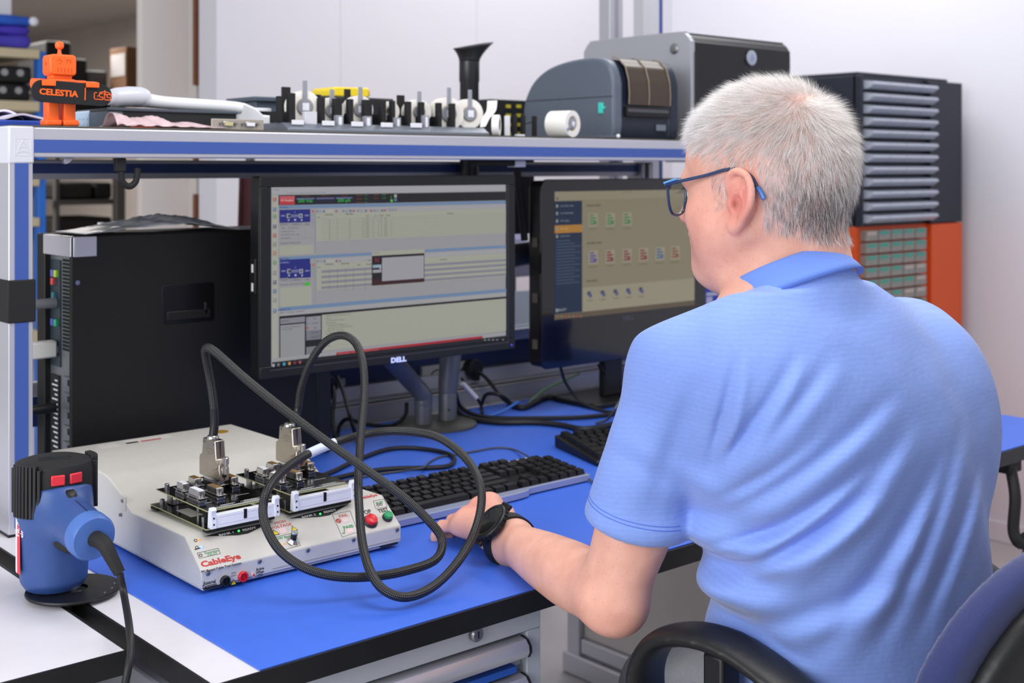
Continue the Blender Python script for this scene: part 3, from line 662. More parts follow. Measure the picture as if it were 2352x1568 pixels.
def hood(c):
    pr = [(-.0300, 0), (-.0300, .012), (-.0285, .0155), (-.0285, .021), (-.0265, .0235), (-.0195, .0275), (-.0165, .053), (.0185, .053), (.0215, .031), (.0285, .027), (.030, .022), (.030, 0)]
    T = Matrix.Translation(c)
    h = wput('connector_hood', MB().prism(pr, -.0075, .0075, 'x', 0, T).mesh('h'), m_nickel, bevel=.0012)
    def sub(name, mb, mat, **k):
        me = mb.mesh('s'); me.transform(Matrix.Translation(cab_t['_l']).inverted()); return put(name, me, mat, h, **k)
    sub('hood_seam', MB().box(-.0004, .0004, -.0312, -.0295, .001, .013, 0, T).box(-.0004, .0004, -.0192, -.0165, .030, .052, 0, T), m_black)
    sub('hood_cap', MB().box(-.0052, .0052, -.013, .015, .0526, .0532, 0, T), m_black)
    sub('cable_gland', MB().lathe([(.0085, .052), (.0085, .055), (.0070, .057)], 20, T @ Matrix.Translation((0, .004, 0))), m_chrome, smooth=True)
    arc_ = [T @ Vector((-.0076, -.014 + .015 * math.cos(a), .028 + .015 * math.sin(a))) for a in [R(180 + 12 * k) for k in range(9)]]
    sub('embossed_arc', MB().tube(arc_, .0006, 5), m_nickel, smooth=True)
    sub('embossed_ridge', MB().box(-.0080, -.0074, -.012, .010, .0355, .0362, 0, T).box(-.0080, -.0074, -.008, .006, .0325, .0332, 0, T).box(-.0080, -.0074, -.01, .008, .039, .0400, 0, T), m_nickel)
    for y in (-.0255,):
        th = sub('thumbscrew', MB().lathe([(.0045, .009), (.0045, .018), (.0032, .0185), (.0032, .022), (.0045, .0225), (.0045, .031), (.0036, .032)], 14, T @ Matrix.Translation((.0015, y - .0055, 0))), m_chrome, smooth=True)
    for y in (-.013, .015):
        sub('hood_screw', MB().cyl((0, 0, 0), .0025, .001, 'x', 12).add([], []) if False else MB().cyl(tuple(T @ Vector((-.0078, y, .049))), .0024, .0012, 'x', 12), m_steel)
    sub('mating_face', MB().box(-.0050, .0050, -.021, .021, -.004, .0005, 0, T).box(-.0068, .0068, -.0285, .0285, -.001, .0005, 0, T), m_chrome)
    sub('side_slot', MB().box(-.003, .003, -.0306, -.0295, .004, .010, 0, T), m_black)
hood(h1); hood(h2)
# ================================================================ tower computer
m_case = M('tower_black', '#0f0f0f', 0.55, bump=0.08, bscale=900)
m_zinc = M('zinc_sheet', '#8f9498', 0.4, 0.75)
TYF, TYB, TX0, TX1, TZ0, TZ1 = 2.03, 2.183, .811, 1.281, .7535, 1.178
tw = thing('tower_computer', 'black tower computer standing side-on behind the cable tester', 'computer', ((TX0 + TX1) / 2, 2.1, TZ0))
put('side_panel', MB().prism(rrect(TX1 - TX0 - .0, TZ1 - TZ0 - .006, .004, 3), TYF, TYF + .012, 'y', 0, Matrix.Translation(((TX0 + TX1) / 2, 0, (TZ0 + TZ1) / 2 + .003))), m_case, tw, world=True, bevel=.002)
put('chassis', MB().box(TX0 + .012, TX1, TYF + .011, TYB - .012, TZ0 + .004, TZ1 - .004), m_zinc, tw, world=True, bevel=.001)
put('far_panel', MB().box(TX0, TX1, TYB - .034, TYB, TZ0 + .002, TZ1), m_case, tw, world=True, bevel=.002)
put('top_cover', MB().box(TX0 + .04, TX1, TYF + .004, TYB - .01, TZ1 - .006, TZ1 + .001), m_case, tw, world=True, bevel=.002)
put('front_bezel', MB().box(TX1 - .002, TX1 + .03, TYF - .002, TYB, TZ0, TZ1 + .003), m_black, tw, world=True, bevel=.004)
for x in (TX0 + .05, TX1 - .05):
    for y in (TYF + .02, TYB - .025): put('foot', MB().cyl((x, y, TZ0 + .0005), .012, .006), m_black, tw, world=True)
put('corner_handle', MB().prism([(TX0 - .001, TYB - .03), (TX0 - .001, TYF + .004), (TX0 + .004, TYF - .002), (TX0 + .042, TYF - .002), (TX0 + .042, TYF + .012), (TX0 + .014, TYF + .02), (TX0 + .014, TYB - .03)], TZ1 - .034, TZ1 - .0005, 'z'), m_alu, tw, world=True, bevel=.0015, label='satin silver corner of the top handle')
hx0, hz1 = onY(372, 655, TYF)[0], 1.089; hx1, hz0 = onY(492, 735, TYF)[0], 1.021
hh = put('latch_recess', MB().prism(rrect(hx1 - hx0, hz1 - hz0, .006), TYF - .0012, TYF + .002, 'y', 0, Matrix.Translation(((hx0 + hx1) / 2, 0, (hz0 + hz1) / 2))), M('recess_black', '#070708', .35), tw, world=True, bevel=.0008)
put('latch_lever', MB().box(hx0 + .008, hx1 - .008, TYF - .003, TYF, hz0 + .006, hz0 + .022).box(hx1 - .020, hx1 - .014, TYF - .003, TYF, hz0 + .012, hz0 + .034), m_case, tw, world=True, bevel=.0015)
q = onY(177, 649, TYF); put('case_screw', MB().cyl((q[0], TYF - .001, q[2]), .004, .003, 'y', 14), m_chrome, tw, world=True)
# rear face, seen obliquely (faces -x)
XR0 = TX0 + .012
rear = put('rear_plate', MB().box(XR0 - .001, XR0 + .002, TYF + .012, TYB - .034, TZ0 + .006, TZ1 - .034), m_zinc, tw, world=True)
gr = MB(); hole = []
for i in range(8):
    for k in range(25):
        y = TYF + .0165 + i * .0062; z = .985 + k * .0062; gr.box(XR0 - .0022, XR0 - .0008, y, y + .0042, z, z + .0042)
put('vent_holes', gr, m_blackm, tw, world=True, kind='stuff')
for k in range(6):
    z = .79 + k * .027
    put('slot_cover', MB().box(XR0 - .005, XR0 - .001, TYF + .014, TYF + .055, z, z + .018), m_zinc, tw, world=True, bevel=.001)
    put('slot_vent', MB().box(XR0 - .0056, XR0 - .0048, TYF + .016, TYF + .035, z + .004, z + .014), m_blackm, tw, world=True)
put('io_panel', MB().box(XR0 - .003, XR0, TYF + .072, TYF + .115, .955, 1.135), M('io_dark', '#25333c', .4), tw, world=True)
for (y, z, c) in ((.080, 1.118, '#a8cf4a'), (.094, 1.118, '#6a5db5'), (.094, 1.104, '#c44a4a'), (.080, 1.035, '#2fa06c'), (.094, 1.035, '#4a52b0'), (.090, 1.08, '#3a6f7c'), (.082, .99, '#d8d8d0')):
    put('port', MB().box(XR0 - .008, XR0 - .002, TYF + y, TYF + y + .010, z - .012, z), M('port_' + c[1:], c, .4), tw, world=True, bevel=.001)
put('rating_label', MB().box(XR0 - .004, XR0 - .001, TYF + .075, TYF + .112, .80, .94), m_blackm, tw, world=True)
lt = MB()
for k in range(16): lt.box(XR0 - .0046, XR0 - .004, TYF + .080, TYF + .080 + .012 + .012 * ((k * 7) % 3) / 2, .81 + k * .008, .8125 + k * .008)
put('label_print', lt, m_silk, tw, world=True, kind='stuff')
for z, mm, nm in ((1.062, M('plug_grey', '#77787c', .5), 'network_plug'), (.985, M('plug_white', '#d6d5cf', .5), 'video_plug'), (.885, m_black, 'power_plug')):
    pc = thing(nm, {'network_plug': 'grey ribbed cable plug in the back of the tower computer', 'video_plug': 'white block plug in the back of the tower computer', 'power_plug': 'black plug low in the back of the tower computer'}[nm], 'plug', (XR0 - .04, TYF + .09, z))
    if nm == 'video_plug': put('plug_body', MB().box(-.03, .035, -.012, .012, -.014, .014), mm, pc, bevel=.003)
    else: put('plug_body', MB().lathe([(.0045, -.05), (.006, -.03), (.005, -.028), (.0065, -.02), (.0055, -.018), (.007, -.008), (.008, .0), (.009, .036)], 14, Matrix.Rotation(R(90), 4, 'Y')), mm, pc, smooth=True)
    put('cord', MB().tube(smooth_path([(-.02, 0, 0), (-.06, .004, -.005), (-.09, .02, -.05), (-.07, .05, -z + .765), (-.03, .1, -z + .762)], 6), .0035, 8), mm, pc, smooth=True)
ant = thing('white_post', 'small white plastic post standing behind the black tower computer', 'post', (onY(233, 520, 2.215)[0], 2.215, .9))
put('stem', MB().box(-.006, .006, -.006, .006, -.149, .292), m_whitep, ant, bevel=.002)
# grey antistatic bag lying on the tower
def bag_fn(u, v):
    x = -.005 + .29 * u; y = TYF - .004 + .125 * v + .008 * math.sin(9 * u)
    env = max(0, math.sin(math.pi * min(1, max(0, (u * .97 + .02))))) ** 1.3 * (.55 + .45 * math.sin(math.pi * v)) * (.35 + .65 * u)
    h = .034 * env + .004 * math.sin(31 * u + 9 * v) * env + .003 * math.sin(57 * v + 23 * u * u) * env + .002 * math.sin(85 * u * v) * env
    return (TX0 + .06 + x - .035, y, TZ1 + .0025 + max(h, 0))
bagm = MB().grid(bag_fn, 70, 30)
m_bag = M('antistatic_film', '#b4b8c0', 0.28, .15, var=.2, vscale=40, alpha=.95)
bg_t = put('antistatic_bag', bagm, m_bag, None, smooth=True, auto=False); bg_t['label'] = 'crumpled grey antistatic bag lying on top of the tower computer'; bg_t['category'] = 'bag'
md = bg_t.modifiers.new('thick', 'SOLIDIFY'); md.thickness = .0012; md.offset = 1

# ================================================================ screens
def screen_mat():
    m = bpy.data.materials.new('screen_glow'); m.use_nodes = True; nt = m.node_tree; b = nt.nodes['Principled BSDF']; a = nt.nodes.new('ShaderNodeAttribute'); a.attribute_name = 'Col'
    nt.links.new(a.outputs['Color'], b.inputs['Emission Color']); b.inputs['Emission Strength'].default_value = SCREEN_GAIN; b.inputs['Base Color'].default_value = (.012, .012, .012, 1); b.inputs['Roughness'].default_value = .35; b.inputs['Specular IOR Level'].default_value = .3
    return m
SCREEN_GAIN = 0.80
m_scr = screen_mat()
class UI:
    def __init__(s, px0, py0, sc, Y): s.px0, s.py0, s.sc, s.Y = px0, py0, sc, Y; s.mb = MB(); s.lay = 0
    def q(s, cx, cy): r = onY(s.px0 + cx / s.sc, s.py0 + cy / s.sc, s.Y); return r[0], r[2]
    def y(s): s.lay += 1; return s.Y - .00025 - s.lay * .000012
    def rect(s, x0, y0, x1, y1, col):
        a = s.q(x0, y0); b = s.q(x1, y1); s.mb.rect(a[0], b[1], b[0], a[1], s.y(), lin(col)); return a, b
    def text(s, t, cx, cy, h, col, sx=1.0, bold=0.0, align='CENTER'):
        a = s.q(cx, cy); k = s.q(cx, cy + h); size = (a[1] - k[1]) * 1.42; bold = max(bold, .012)
        s.mb.text(t, size, Matrix.Translation((a[0], s.y(), a[1])) @ FACE @ Matrix.Diagonal((sx, 1, 1, 1)), 0, bold * size, align, col=lin(col))
    def hline(s, x0, y0, x1, w, col):          # horizontal line starting at x0,y0 running to the depth of x1
        a = s.q(x0, y0); b = s.q(x1, y0); k = s.q(x0, y0 + w); s.mb.rect(a[0], k[1], b[0], a[1], s.y(), lin(col))
    def band(s, x0, y0, y1, x1, col):           # horizontal band with left heights y0..y1
        a = s.q(x0, y0); k = s.q(x0, y1); b = s.q(x1, y0); s.mb.rect(a[0], k[1], b[0], a[1], s.y(), lin(col))

# ---- monitor with the test software
MY = 1.90; MX0, MX1, MZ0, MZ1 = 1.085, 1.66, .930, 1.276
mon = thing('monitor', 'large black monitor showing test software, left of the two screens', 'monitor', ((MX0 + MX1) / 2, MY, MZ0))
m_bez = M('monitor_bezel', '#131417', 0.42, bump=0.04, bscale=900)
put('housing', MB().box(MX0, MX1, MY + .004, MY + .036, MZ0, MZ1).prism([(MZ0 + .03, MY + .036), (MZ1 - .02, MY + .036), (MZ1 - .06, MY + .062), (MZ0 + .07, MY + .062)], MX0 + .05, MX1 - .05, 'x', 0, Matrix(((1, 0, 0, 0), (0, 0, 1, 0), (0, 1, 0, 0), (0, 0, 0, 1)))), m_bez, mon, world=True, bevel=.003)
sx0, sx1, sz0, sz1 = 1.1065, 1.6365, .951, 1.2572
bz = MB()
bz.box(MX0, MX1, MY, MY + .005, sz1, MZ1).box(MX0, MX1, MY, MY + .005, MZ0, sz0).box(MX0, sx0, MY, MY + .005, sz0, sz1).box(sx1, MX1, MY, MY + .005, sz0, sz1)
put('bezel', bz, m_bez, mon, world=True, bevel=.0012)
put('inner_trim', MB().box(sx0 - .003, sx1 + .004, MY - .0006, MY + .001, sz0 - .0075, sz0 - .0062).box(sx1 + .004, sx1 + .0052, MY - .0006, MY + .001, sz0 - .0075, sz1 + .002), M('trim_grey', '#4a4c52', .35, .3), mon, world=True)
put('usb_block', MB().box(MX0 - .006, MX0 + .002, MY + .008, MY + .026, 1.075, 1.135), m_black, mon, world=True, bevel=.001)
put('usb_port', MB().box(MX0 - .0066, MX0 - .0055, MY + .013, MY + .019, 1.080, 1.094).box(MX0 - .0066, MX0 - .0055, MY + .013, MY + .019, 1.112, 1.126), m_silk, mon, world=True)
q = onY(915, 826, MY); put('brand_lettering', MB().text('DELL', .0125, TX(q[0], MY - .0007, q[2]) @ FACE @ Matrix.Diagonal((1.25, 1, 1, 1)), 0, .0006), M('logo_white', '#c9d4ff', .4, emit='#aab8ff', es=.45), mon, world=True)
q = onY(1175, 792, MY); put('power_light', MB().sphere((q[0], MY - .0003, q[2]), .0016, 10), M('led_power_blue', '#3a45e0', .3, emit='#3a48f0', es=1.0), mon, world=True)
u = UI(580, 390, 3.2, MY + .002)
CR, GR, NV, BLh = '#a3a497', '#98979c', '#161d78', '#6c86a8'
u.rect(138, 130, 1868, 1252, GR); a0 = u.q(138, 130)
u.mb.v[:] = []; u.mb.f[:] = []; u.mb.mi[:] = []; u.mb.col[:] = []; u.mb.rect(sx0, sz0, sx1, sz1, u.y(), lin(GR))
u.band(143, 132, 180, 1860, '#a4a4aa'); u.text('CableEye', 175, 147, 9, '#6f7076'); u.text('File  MacroTest  Settings  Instrument  View  Tools  Help', 395, 168, 10, '#77787e')
u.rect(143, 185, 188, 1400, '#a6a79d')
for k, (y, c) in enumerate(((215, '#b04a48'), (290, '#4a6a9c'), (340, '#4f8d57'), (415, '#46467c'), (480, '#b53a38'), (545, '#7d8272'), (610, '#b0702c'), (680, '#4d9160'), (755, '#7f8482'), (825, '#3c4a70'), (890, '#3f66a0'), (955, '#83868a'), (1035, '#3f70a8'))):
    u.rect(150, y - 12, 174, y + 12, c); u.rect(156, y - 8, 166, y + 4, '#a6a79d'); u.hline(148, y + 17, 178, 4, '#85867e')
u.band(190, 186, 260, 1860, '#0d0d12')
u.rect(197, 193, 308, 254, '#b8303c'); u.rect(197, 193, 308, 212, '#bf5560'); u.text('HV Enabled', 252, 224, 17, '#d8b8b8', .95)
for x0, x1, y in ((320, 455, 207), (467, 598, 205), (610, 731, 202)): u.rect(x0, y, x1, y + 10, '#5d608c'); u.rect(x0, y + 11, x1, y + 38, '#10122c')
u.text('500 Vdc', 387, 228, 25, '#2fae35', 1.05, .01); u.text('200 µA', 670, 224, 25, '#2fae35', 1.05, .01)
for x, y, t in ((388, 193, 'Test DC Voltage'), (530, 191, 'Test DC Voltage'), (672, 189, 'Test Current')): u.text(t, x, y, 7, '#8a3f2a')
for i in range(3):
    u.text('Rise Time', 785, 187 + 26 * i, 9, '#8a4426'); u.text('0.02 s', 833, 186 + 26 * i, 9, '#2f8a3c'); u.text('Isolation', 905, 184 + 24 * i, 9, '#8a4426') if i < 2 else None; u.text('10 MΩ', 962, 183 + 24 * i, 9, '#2f8a3c') if i < 2 else None
u.rect(1014, 190, 1019, 226, '#2f8a3c'); u.rect(1012, 218, 1028, 236, '#4fbf40'); u.rect(1038, 180, 1058, 203, '#9fa09c'); u.rect(1038, 210, 1058, 230, '#5d6da0')
def header(y0, y1, t): u.band(190, y0, y1, 1858, BLh); u.text(t, 226, (y0 + y1) / 2, 12, '#243a66', 1, .02)
header(263, 287, 'Test Data')
def drawing(y):
    u.rect(195, y, 422, y + 89, NV)
    for x in (262, 352): u.rect(x - 13, y + 28, x + 13, y + 60, '#a2a4b0'); u.rect(x - 5, y + 33, x + 15 if x < 300 else x + 5, y + 55, '#3b3c48')
    u.rect(282, y + 34, 335, y + 52, '#5d6596'); u.hline(276, y + 36, 342, 2, '#8f94b8'); u.hline(276, y + 50, 342, 2, '#8f94b8')
    for x in (262, 358): u.rect(x - 5, y + 70, x + 6, y + 80, '#b9bcc8')
    u.rect(303, y + 66, 318, y + 80, '#a9acbc'); u.text('DB25', 222, y + 43, 11, '#aeb4cc'); u.text('DB25', 396, y + 41, 11, '#aeb4cc'); u.text('4', 309, y + 17, 10, '#aeb4cc')
drawing(294)
def side_buttons(y): 
    for i, c in enumerate(('#b5645a', '#7c9a8c', '#8a8fa0', '#8a8fa0')): u.rect(432, y + i * 28, 448, y + 18 + i * 28, c)
side_buttons(296)
def btn_row(y):
    for x0, x1, t in ((196, 260, 'Last Cable'), (268, 365, 'Cable List'), (376, 420, 'Clear')): u.rect(x0, y, x1, y + 18, '#8d8c92'); u.text(t, (x0 + x1) / 2, y + 9, 9, '#45464c')
btn_row(390)
for i, t in enumerate(('State      Not Detected', 'Continuous Test', 'Test Points   start  stop', 'Comparator')): u.text(t, 208, 429 + 24 * i, 11, '#5d5e64', 1, 0, 'LEFT')
u.hline(196, 412, 450, 2, '#83838a'); u.rect(383, 412, 385, 505, '#85858c'); u.hline(196, 508, 450, 2, '#83838a')
u.text('Properties | Wiring | Label |', 198, 540, 11, '#4d4e54', 1, 0, 'LEFT')
u.rect(196, 560, 446, 616, CR); u.rect(455, 288, 458, 610, '#6f7d98')
def tools(y, xs):
    for i, x in enumerate(xs): u.rect(x, y - 9 - (x - 470) * .012, x + 15, y + 7 - (x - 470) * .012, ('#7c7d86', '#868f9c', '#6a6b78', '#9a5a58')[i % 4])
u.band(464, 286, 318, 1858, '#a0a0a4'); tools(305, (468, 490, 515, 605, 658, 682, 708, 733, 765, 790, 822, 860, 885, 908, 940, 962)); u.rect(530, 294, 590, 312, '#a9aa9e'); u.rect(993, 282, 1058, 302, '#8f9098')
u.band(464, 320, 525, 1858, CR)
for x, y, t in ((560, 330, 'DB25S Main'), (708, 325, 'DB25S Main'), (840, 338, 'Value'), (900, 337, 'Tol'), (943, 335, 'Control'), (992, 333, 'Pinball'), (1450, 319, 'Description'), (482, 348, 'Line')): u.text(t, x, y, 10, '#4b4c4c', 1, .02)
for k in range(10): u.hline(500, 362 + 16.6 * k, 1857, 1.8, '#7c7d76')
for x, c in ((560, '#5d5e5a'), (617, '#7c7d76'), (710, '#5d5e5a'), (802, '#7c7d76'), (816, '#7c7d76'), (882, '#7c7d76'), (920, '#7c7d76'), (967, '#7c7d76'), (1016, '#7c7d76')): u.rect(x, 362 - (x - 500) * .03, x + 2.2, 520 - (x - 500) * .06, c)
for k in range(9): u.rect(828, 356 + 16.4 * k, 852, 362 + 16.4 * k, '#85867f'); u.rect(970, 350 + 16.2 * k, 984, 356 + 16.2 * k, '#85867f'); u.rect(938, 350 + 16.2 * k, 948, 356 + 16.2 * k, '#85867f')
header(641, 664, 'Match Data'); u.rect(194, 662, 418, 692, NV); u.text('CL-400-001_1', 234, 680, 10, '#9fb0d8'); drawing(700); side_buttons(690); btn_row(796)
u.text('Properties | Data | Label | Output', 196, 845, 11, '#4d4e54', 1, 0, 'LEFT'); u.rect(376, 826, 416, 848, '#41b32c'); u.rect(196, 868, 428, 990, CR); u.rect(434, 850, 437, 980, '#8a93a4'); u.rect(455, 660, 458, 975, '#6f7d98')
u.band(464, 655, 688, 1856, '#a0a0a4'); tools(672, (468, 492, 516, 605, 630, 822, 846)); u.rect(530, 660, 595, 678, '#a9aa9e')
u.band(464, 690, 885, 1856, CR)
for k in range(4): u.band(500, 738 + 39.5 * k, 757 + 39.5 * k, 1855, '#82818e')
for x in (558, 617, 676, 734, 820): u.rect(x, 722, x + 2.2, 880, '#65666c')
for x, y, t in ((558, 693, 'DB25S Main'), (675, 688, 'DB25S Main'), (775, 697, 'Value'), (850, 692, 'Remark'), (1395, 658, 'Description'), (480, 715, 'Line')): u.text(t, x, y, 10, '#4b4c4c', 1, .02)
header(1010, 1038, 'Automatic Test'); u.band(190, 1040, 1074, 1856, '#a0a0a2'); u.text('Macro   Download   Conference', 196, 1050, 11, '#5a5b60', 1, 0, 'LEFT')
u.band(190, 1075, 1096, 1856, '#0d0e14'); u.rect(190, 1075, 502, 1372, '#0d0e14'); u.band(503, 1064, 1330, 1856, CR)
u.rect(197, 1092, 378, 1116, '#84838c'); u.text('automacro', 232, 1108, 10, '#3c3d58'); u.rect(197, 1142, 377, 1374, '#929397'); u.text('Test Terminal CABLEEYE (01) is', 204, 1160, 9, '#55565c', 1, 0, 'LEFT'); u.text('<<< Page available', 204, 1174, 9, '#55565c', 1, 0, 'LEFT')
for y, t in ((1080, 'Reset'), (1114, 'Continue'), (1148, 'Stop'), (1182, 'Hard Stop'), (1216, 'Opening Off'), (1300, 'Edit'), (1334, 'Load')): u.rect(387, y, 495, y + 25, '#8d8d96' if y < 1180 else '#75767f'); u.text(t, 452, y + 10, 10, '#3d3e46'); u.rect(392, y + 4, 403, y + 20, '#c03038' if t == 'Stop' else '#7a7b84')
for i, t in enumerate(('//DB.DownStuff_DoorExam_0119', 'Set Link', '//ATTACH IT(1) Cable(s)', '# Match-Pages,', '   Link Match(SUPERB(S)) On', '   Cable #(1) Scan:  (WPYFDVBR(1))', '// Walk, IFE = something', '# DoubleB1,(T28)', '   Cable', '   Link = Switch Doors(1)', '', '//Log', '# End')): u.text(t, 530, 1073 + 18.3 * i, 11, '#6d6e66', 1, .01, 'LEFT')
u.band(140, 1385, 1412, 1854, '#9c9ca0'); a = u.rect(607, 1340, 1682, 1238, '#a3202a'); u.text('Waiting Display - Test Running: CABLEEYE Check(1)', 614, 1350, 12, '#c06a70', 1, 0, 'LEFT')
u.text('10 s     A  Match-010   1 Testing  (Test) mtl.ste', 270, 1398, 11, '#66676c', 1, 0, 'LEFT')
u.mb.rect(sx0, sz0, sx1, u.q(140, 1412)[1], u.y(), lin('#131418'))
for x, c in ((146, '#9fa3a8'), (182, '#6f7278'), (224, '#3a9cc0'), (263, '#c08a4c'), (302, '#7a2a2c'), (340, '#9a4a52')): u.rect(x - 9, 1424 - (x - 146) * .12, x + 9, 1444 - (x - 146) * .12, c)
for x in (1700, 1730, 1760, 1790, 1832): u.rect(x - 8, 1243, x + 6, 1252 - (x - 1700) * .02, '#7d7f84')
# dialogue window on top
u.rect(868, 600, 1256, 628, CR); u.text('CABLEEYE', 900, 612, 9, '#6c6d68'); u.rect(868, 632, 1254, 800, '#140c12'); u.rect(868, 800, 1254, 822, '#2c0c14'); u.band(868, 812, 850, 1254, '#340e18')
u.rect(943, 645, 1250, 795, '#9d9da3'); u.text('N', 905, 663, 30, '#8a1c24', 1.0, .03); u.rect(875, 698, 938, 716, '#8fa6b8'); u.rect(875, 734, 938, 752, '#9b9ca2'); u.rect(925, 710, 935, 728, '#b5b6b8')
put('screen_image', u.mb, m_scr, mon, world=True, label='lit screen with tables, blue connector drawings and a black dialogue box')

# ---- second screen: all-in-one with label software
AY = 2.0; AX0, AX1, AZ0, AZ1 = 1.822, 2.36, .857, 1.266
aio = thing('all_in_one_screen', 'glossy black wide-framed screen showing label software, in front of the man', 'monitor', ((AX0 + AX1) / 2, AY, AZ0))
m_gloss = M('glossy_black', '#08090b', 0.12, coat=.5)
put('front_glass', MB().prism(rrect(AX1 - AX0, AZ1 - AZ0, .018), AY, AY + .006, 'y', 0, TX((AX0 + AX1) / 2, 0, (AZ0 + AZ1) / 2)), m_gloss, aio, world=True, bevel=.0015)
put('housing', MB().prism(rrect(AX1 - AX0 - .006, AZ1 - AZ0 - .006, .016), AY + .0055, AY + .045, 'y', 0, TX((AX0 + AX1) / 2, 0, (AZ0 + AZ1) / 2)), m_black, aio, world=True, bevel=.004)
for z in (.90, 1.0, 1.12): put('side_vent', MB().box(AX0 + .0005, AX0 + .004, AY + .016, AY + .03, z, z + .02), M('vent_tan', '#6f6656', .5), aio, world=True)
put('stand_post', MB().box(2.06, 2.12, AY + .046, AY + .066, .765, 1.0), m_black, aio, world=True, bevel=.004)
put('stand_base', MB().prism(rrect(.22, .16, .03), .7526, .765, 'z', 0, TX(2.09, AY + .07, 0)), m_black, aio, world=True, bevel=.003)
q = onY(1443, 730, AY); put('brand_lettering', MB().text('DELL', .013, TX(q[0], AY - .0004, q[2]) @ FACE @ Matrix.Diagonal((1.25, 1, 1, 1)), 0, .0005), M('logo_dim', '#4a4d52', .4), aio, world=True)
v = UI(1150, 380, 3.137, AY - .0001)
a = v.q(388, 188); b = v.q(1393, 1004); BGc = '#857d67'
v.mb.rect(a[0], b[1], b[0], a[1], v.y(), lin(BGc)); v.band(388, 190, 250, 1393, '#8c8570'); v.text('Industrial Workstation', 912, 194, 8, '#5a5446'); v.rect(402, 230, 412, 246, '#33302c')
v.rect(388, 258, 586, 1052, '#14263f'); v.rect(388, 432, 586, 480, '#a9772c')
for i, (y, t) in enumerate(((292, 'QUICK EDIT LABEL'), (345, 'OLD FROM LABELS'), (400, 'VIEW LABELS'), (456, 'NEW LABEL'), (510, 'RECENT FILES'))): v.rect(398, y - 11, 413, y + 11, '#87898a'); v.text(t, 428, y, 11, '#7f8894' if i != 3 else '#c9a468', 1, .01, 'LEFT')
for i in range(15): v.hline(398, 540 + 22 * i, 500 + (i * 37) % 75, 8, '#3c4d63')
v.text('BRADY', 440, 1040, 18, '#8f959a', 1.1, .02); v.rect(396, 1032, 410, 1054, '#8f959a')
for cx, cy, t in ((668, 287, 'General Labels'), (673, 556, 'Specialty Labels'), (656, 829, 'Automation')): v.text(t, cx, cy, 17, '#4a4538', 1, .02)
def icon(x, y, col, kind):
    v.rect(x - 33, y - 46, x + 33, y + 46, '#958e79'); 
    for i in range(4): v.rect(x - 24, y - 36 + 20 * i, x + (20 if i % 2 else 6), y - 26 + 20 * i, col)
    v.rect(x + 4, y + 6, x + 24, y + 34, col)
    v.hline(x - 32, y + 66, x + 28, 7, '#6d6754')
for x, y in ((665, 390), (789, 390), (909, 384)): icon(x, y, '#3f7a48', 0)
for x, y, c in ((665, 662, '#54488a'), (786, 655, '#7c3238'), (908, 648, '#7c3a40'), (1027, 642, '#7c3238'), (1145, 634, '#4a6484'), (1255, 628, '#80503c')): icon(x, y, c, 1)
v.mb.rect(v.q(588, 880)[0], v.q(588, 1070)[1], b[0], v.q(588, 880)[1], v.y(), lin('#958e79'))
for x, y in ((636, 928), (733, 921), (826, 913), (917, 905), (1008, 898)): v.rect(x - 16, y - 20, x + 10, y + 4, '#3d4668'); v.rect(x - 4, y, x + 18, y + 20, '#4d5474'); v.hline(x - 20, y + 42, x + 22, 6, '#6d6754')
v.mb.rect(a[0], b[1], b[0], v.q(388, 1074)[1], v.y(), lin('#5d5140'))
for i in range(7): v.rect(400 + 28 * i, 1080, 414 + 28 * i, 1092, ('#8a6a48', '#80755f', '#a04a34')[i % 3])
put('screen_image', v.mb, m_scr, aio, world=True, label='beige screen page with rows of small icons and a navy side menu')

# ================================================================ monitor arm
arm = thing('monitor_stand', 'grey double-post monitor stand on round base behind the left monitor', 'monitor stand', (*onz(1000, 980)[:2], .7528))
m_arm = M('arm_grey', '#6f7176', 0.42, .35)
bc = onz(1002, 979); put('base_disc', MB().lathe([(.085, 0), (.085, .004), (.080, .0075), (.0001, .009)], 40, TX(bc[0], bc[1], .7528), cap=False), M('arm_base', '#55544f', .45, .3), arm, world=True, smooth=True)
p1 = onz(972, 970, .762); p2 = onz(1028, 962, .762)
put('short_post', MB().lathe([(.0185, 0), (.0185, .03), (.0175, .042), (.0001, .043)], 24, TX(p1[0], p1[1], .761), cap=False), m_arm, arm, world=True, smooth=True)
e0 = onY(967, 925, p1[1]); e1 = onY(850, 838, 1.985)
put('sloping_arm', MB().tube(smooth_path([(p1[0], p1[1], .800), (p1[0] - .004, p1[1] - .002, .822), (p1[0] - .05, p1[1] - .015, .862), (e1[0] + .03, 1.99, .945), (e1[0] - .02, 1.982, .99)], 6), [.019] * 25, 14), m_arm, arm, world=True, smooth=True)
put('tall_post', MB().tube([(p2[0], p2[1], .761), (p2[0], p2[1], .815), (p2[0] + .001, p2[1], .832), (p2[0] + .012, p2[1] + .004, .90), (p2[0] + .02, p2[1] + .004, 1.02), (p2[0] + .02, p2[1] + .004, 1.09)], [.018, .018, .021, .023, .022, .022], 20), m_arm, arm, world=True, smooth=True)
put('post_collar', MB().lathe([(.0195, 0), (.0195, .052), (.0188, .055)], 24, TX(p2[0], p2[1], .762)), m_arm, arm, world=True, smooth=True)
put('set_screw', MB().cyl((p2[0] - .010, p2[1] - .0175, .785), .002, .003, 'y', 10), m_black, arm, world=True)
put('mount_plate', MB().box(1.32, 1.43, MY + .062, MY + .075, 1.04, 1.15), m_black, arm, world=True, bevel=.003)
put('upper_arm', MB().tube(smooth_path([(p2[0] + .02, p2[1] + .004, 1.07), (1.80, 2.14, 1.085), (1.95, 2.13, 1.10), (2.06, 2.075, 1.10)], 5), .026, 12), m_arm, arm, world=True, smooth=True)
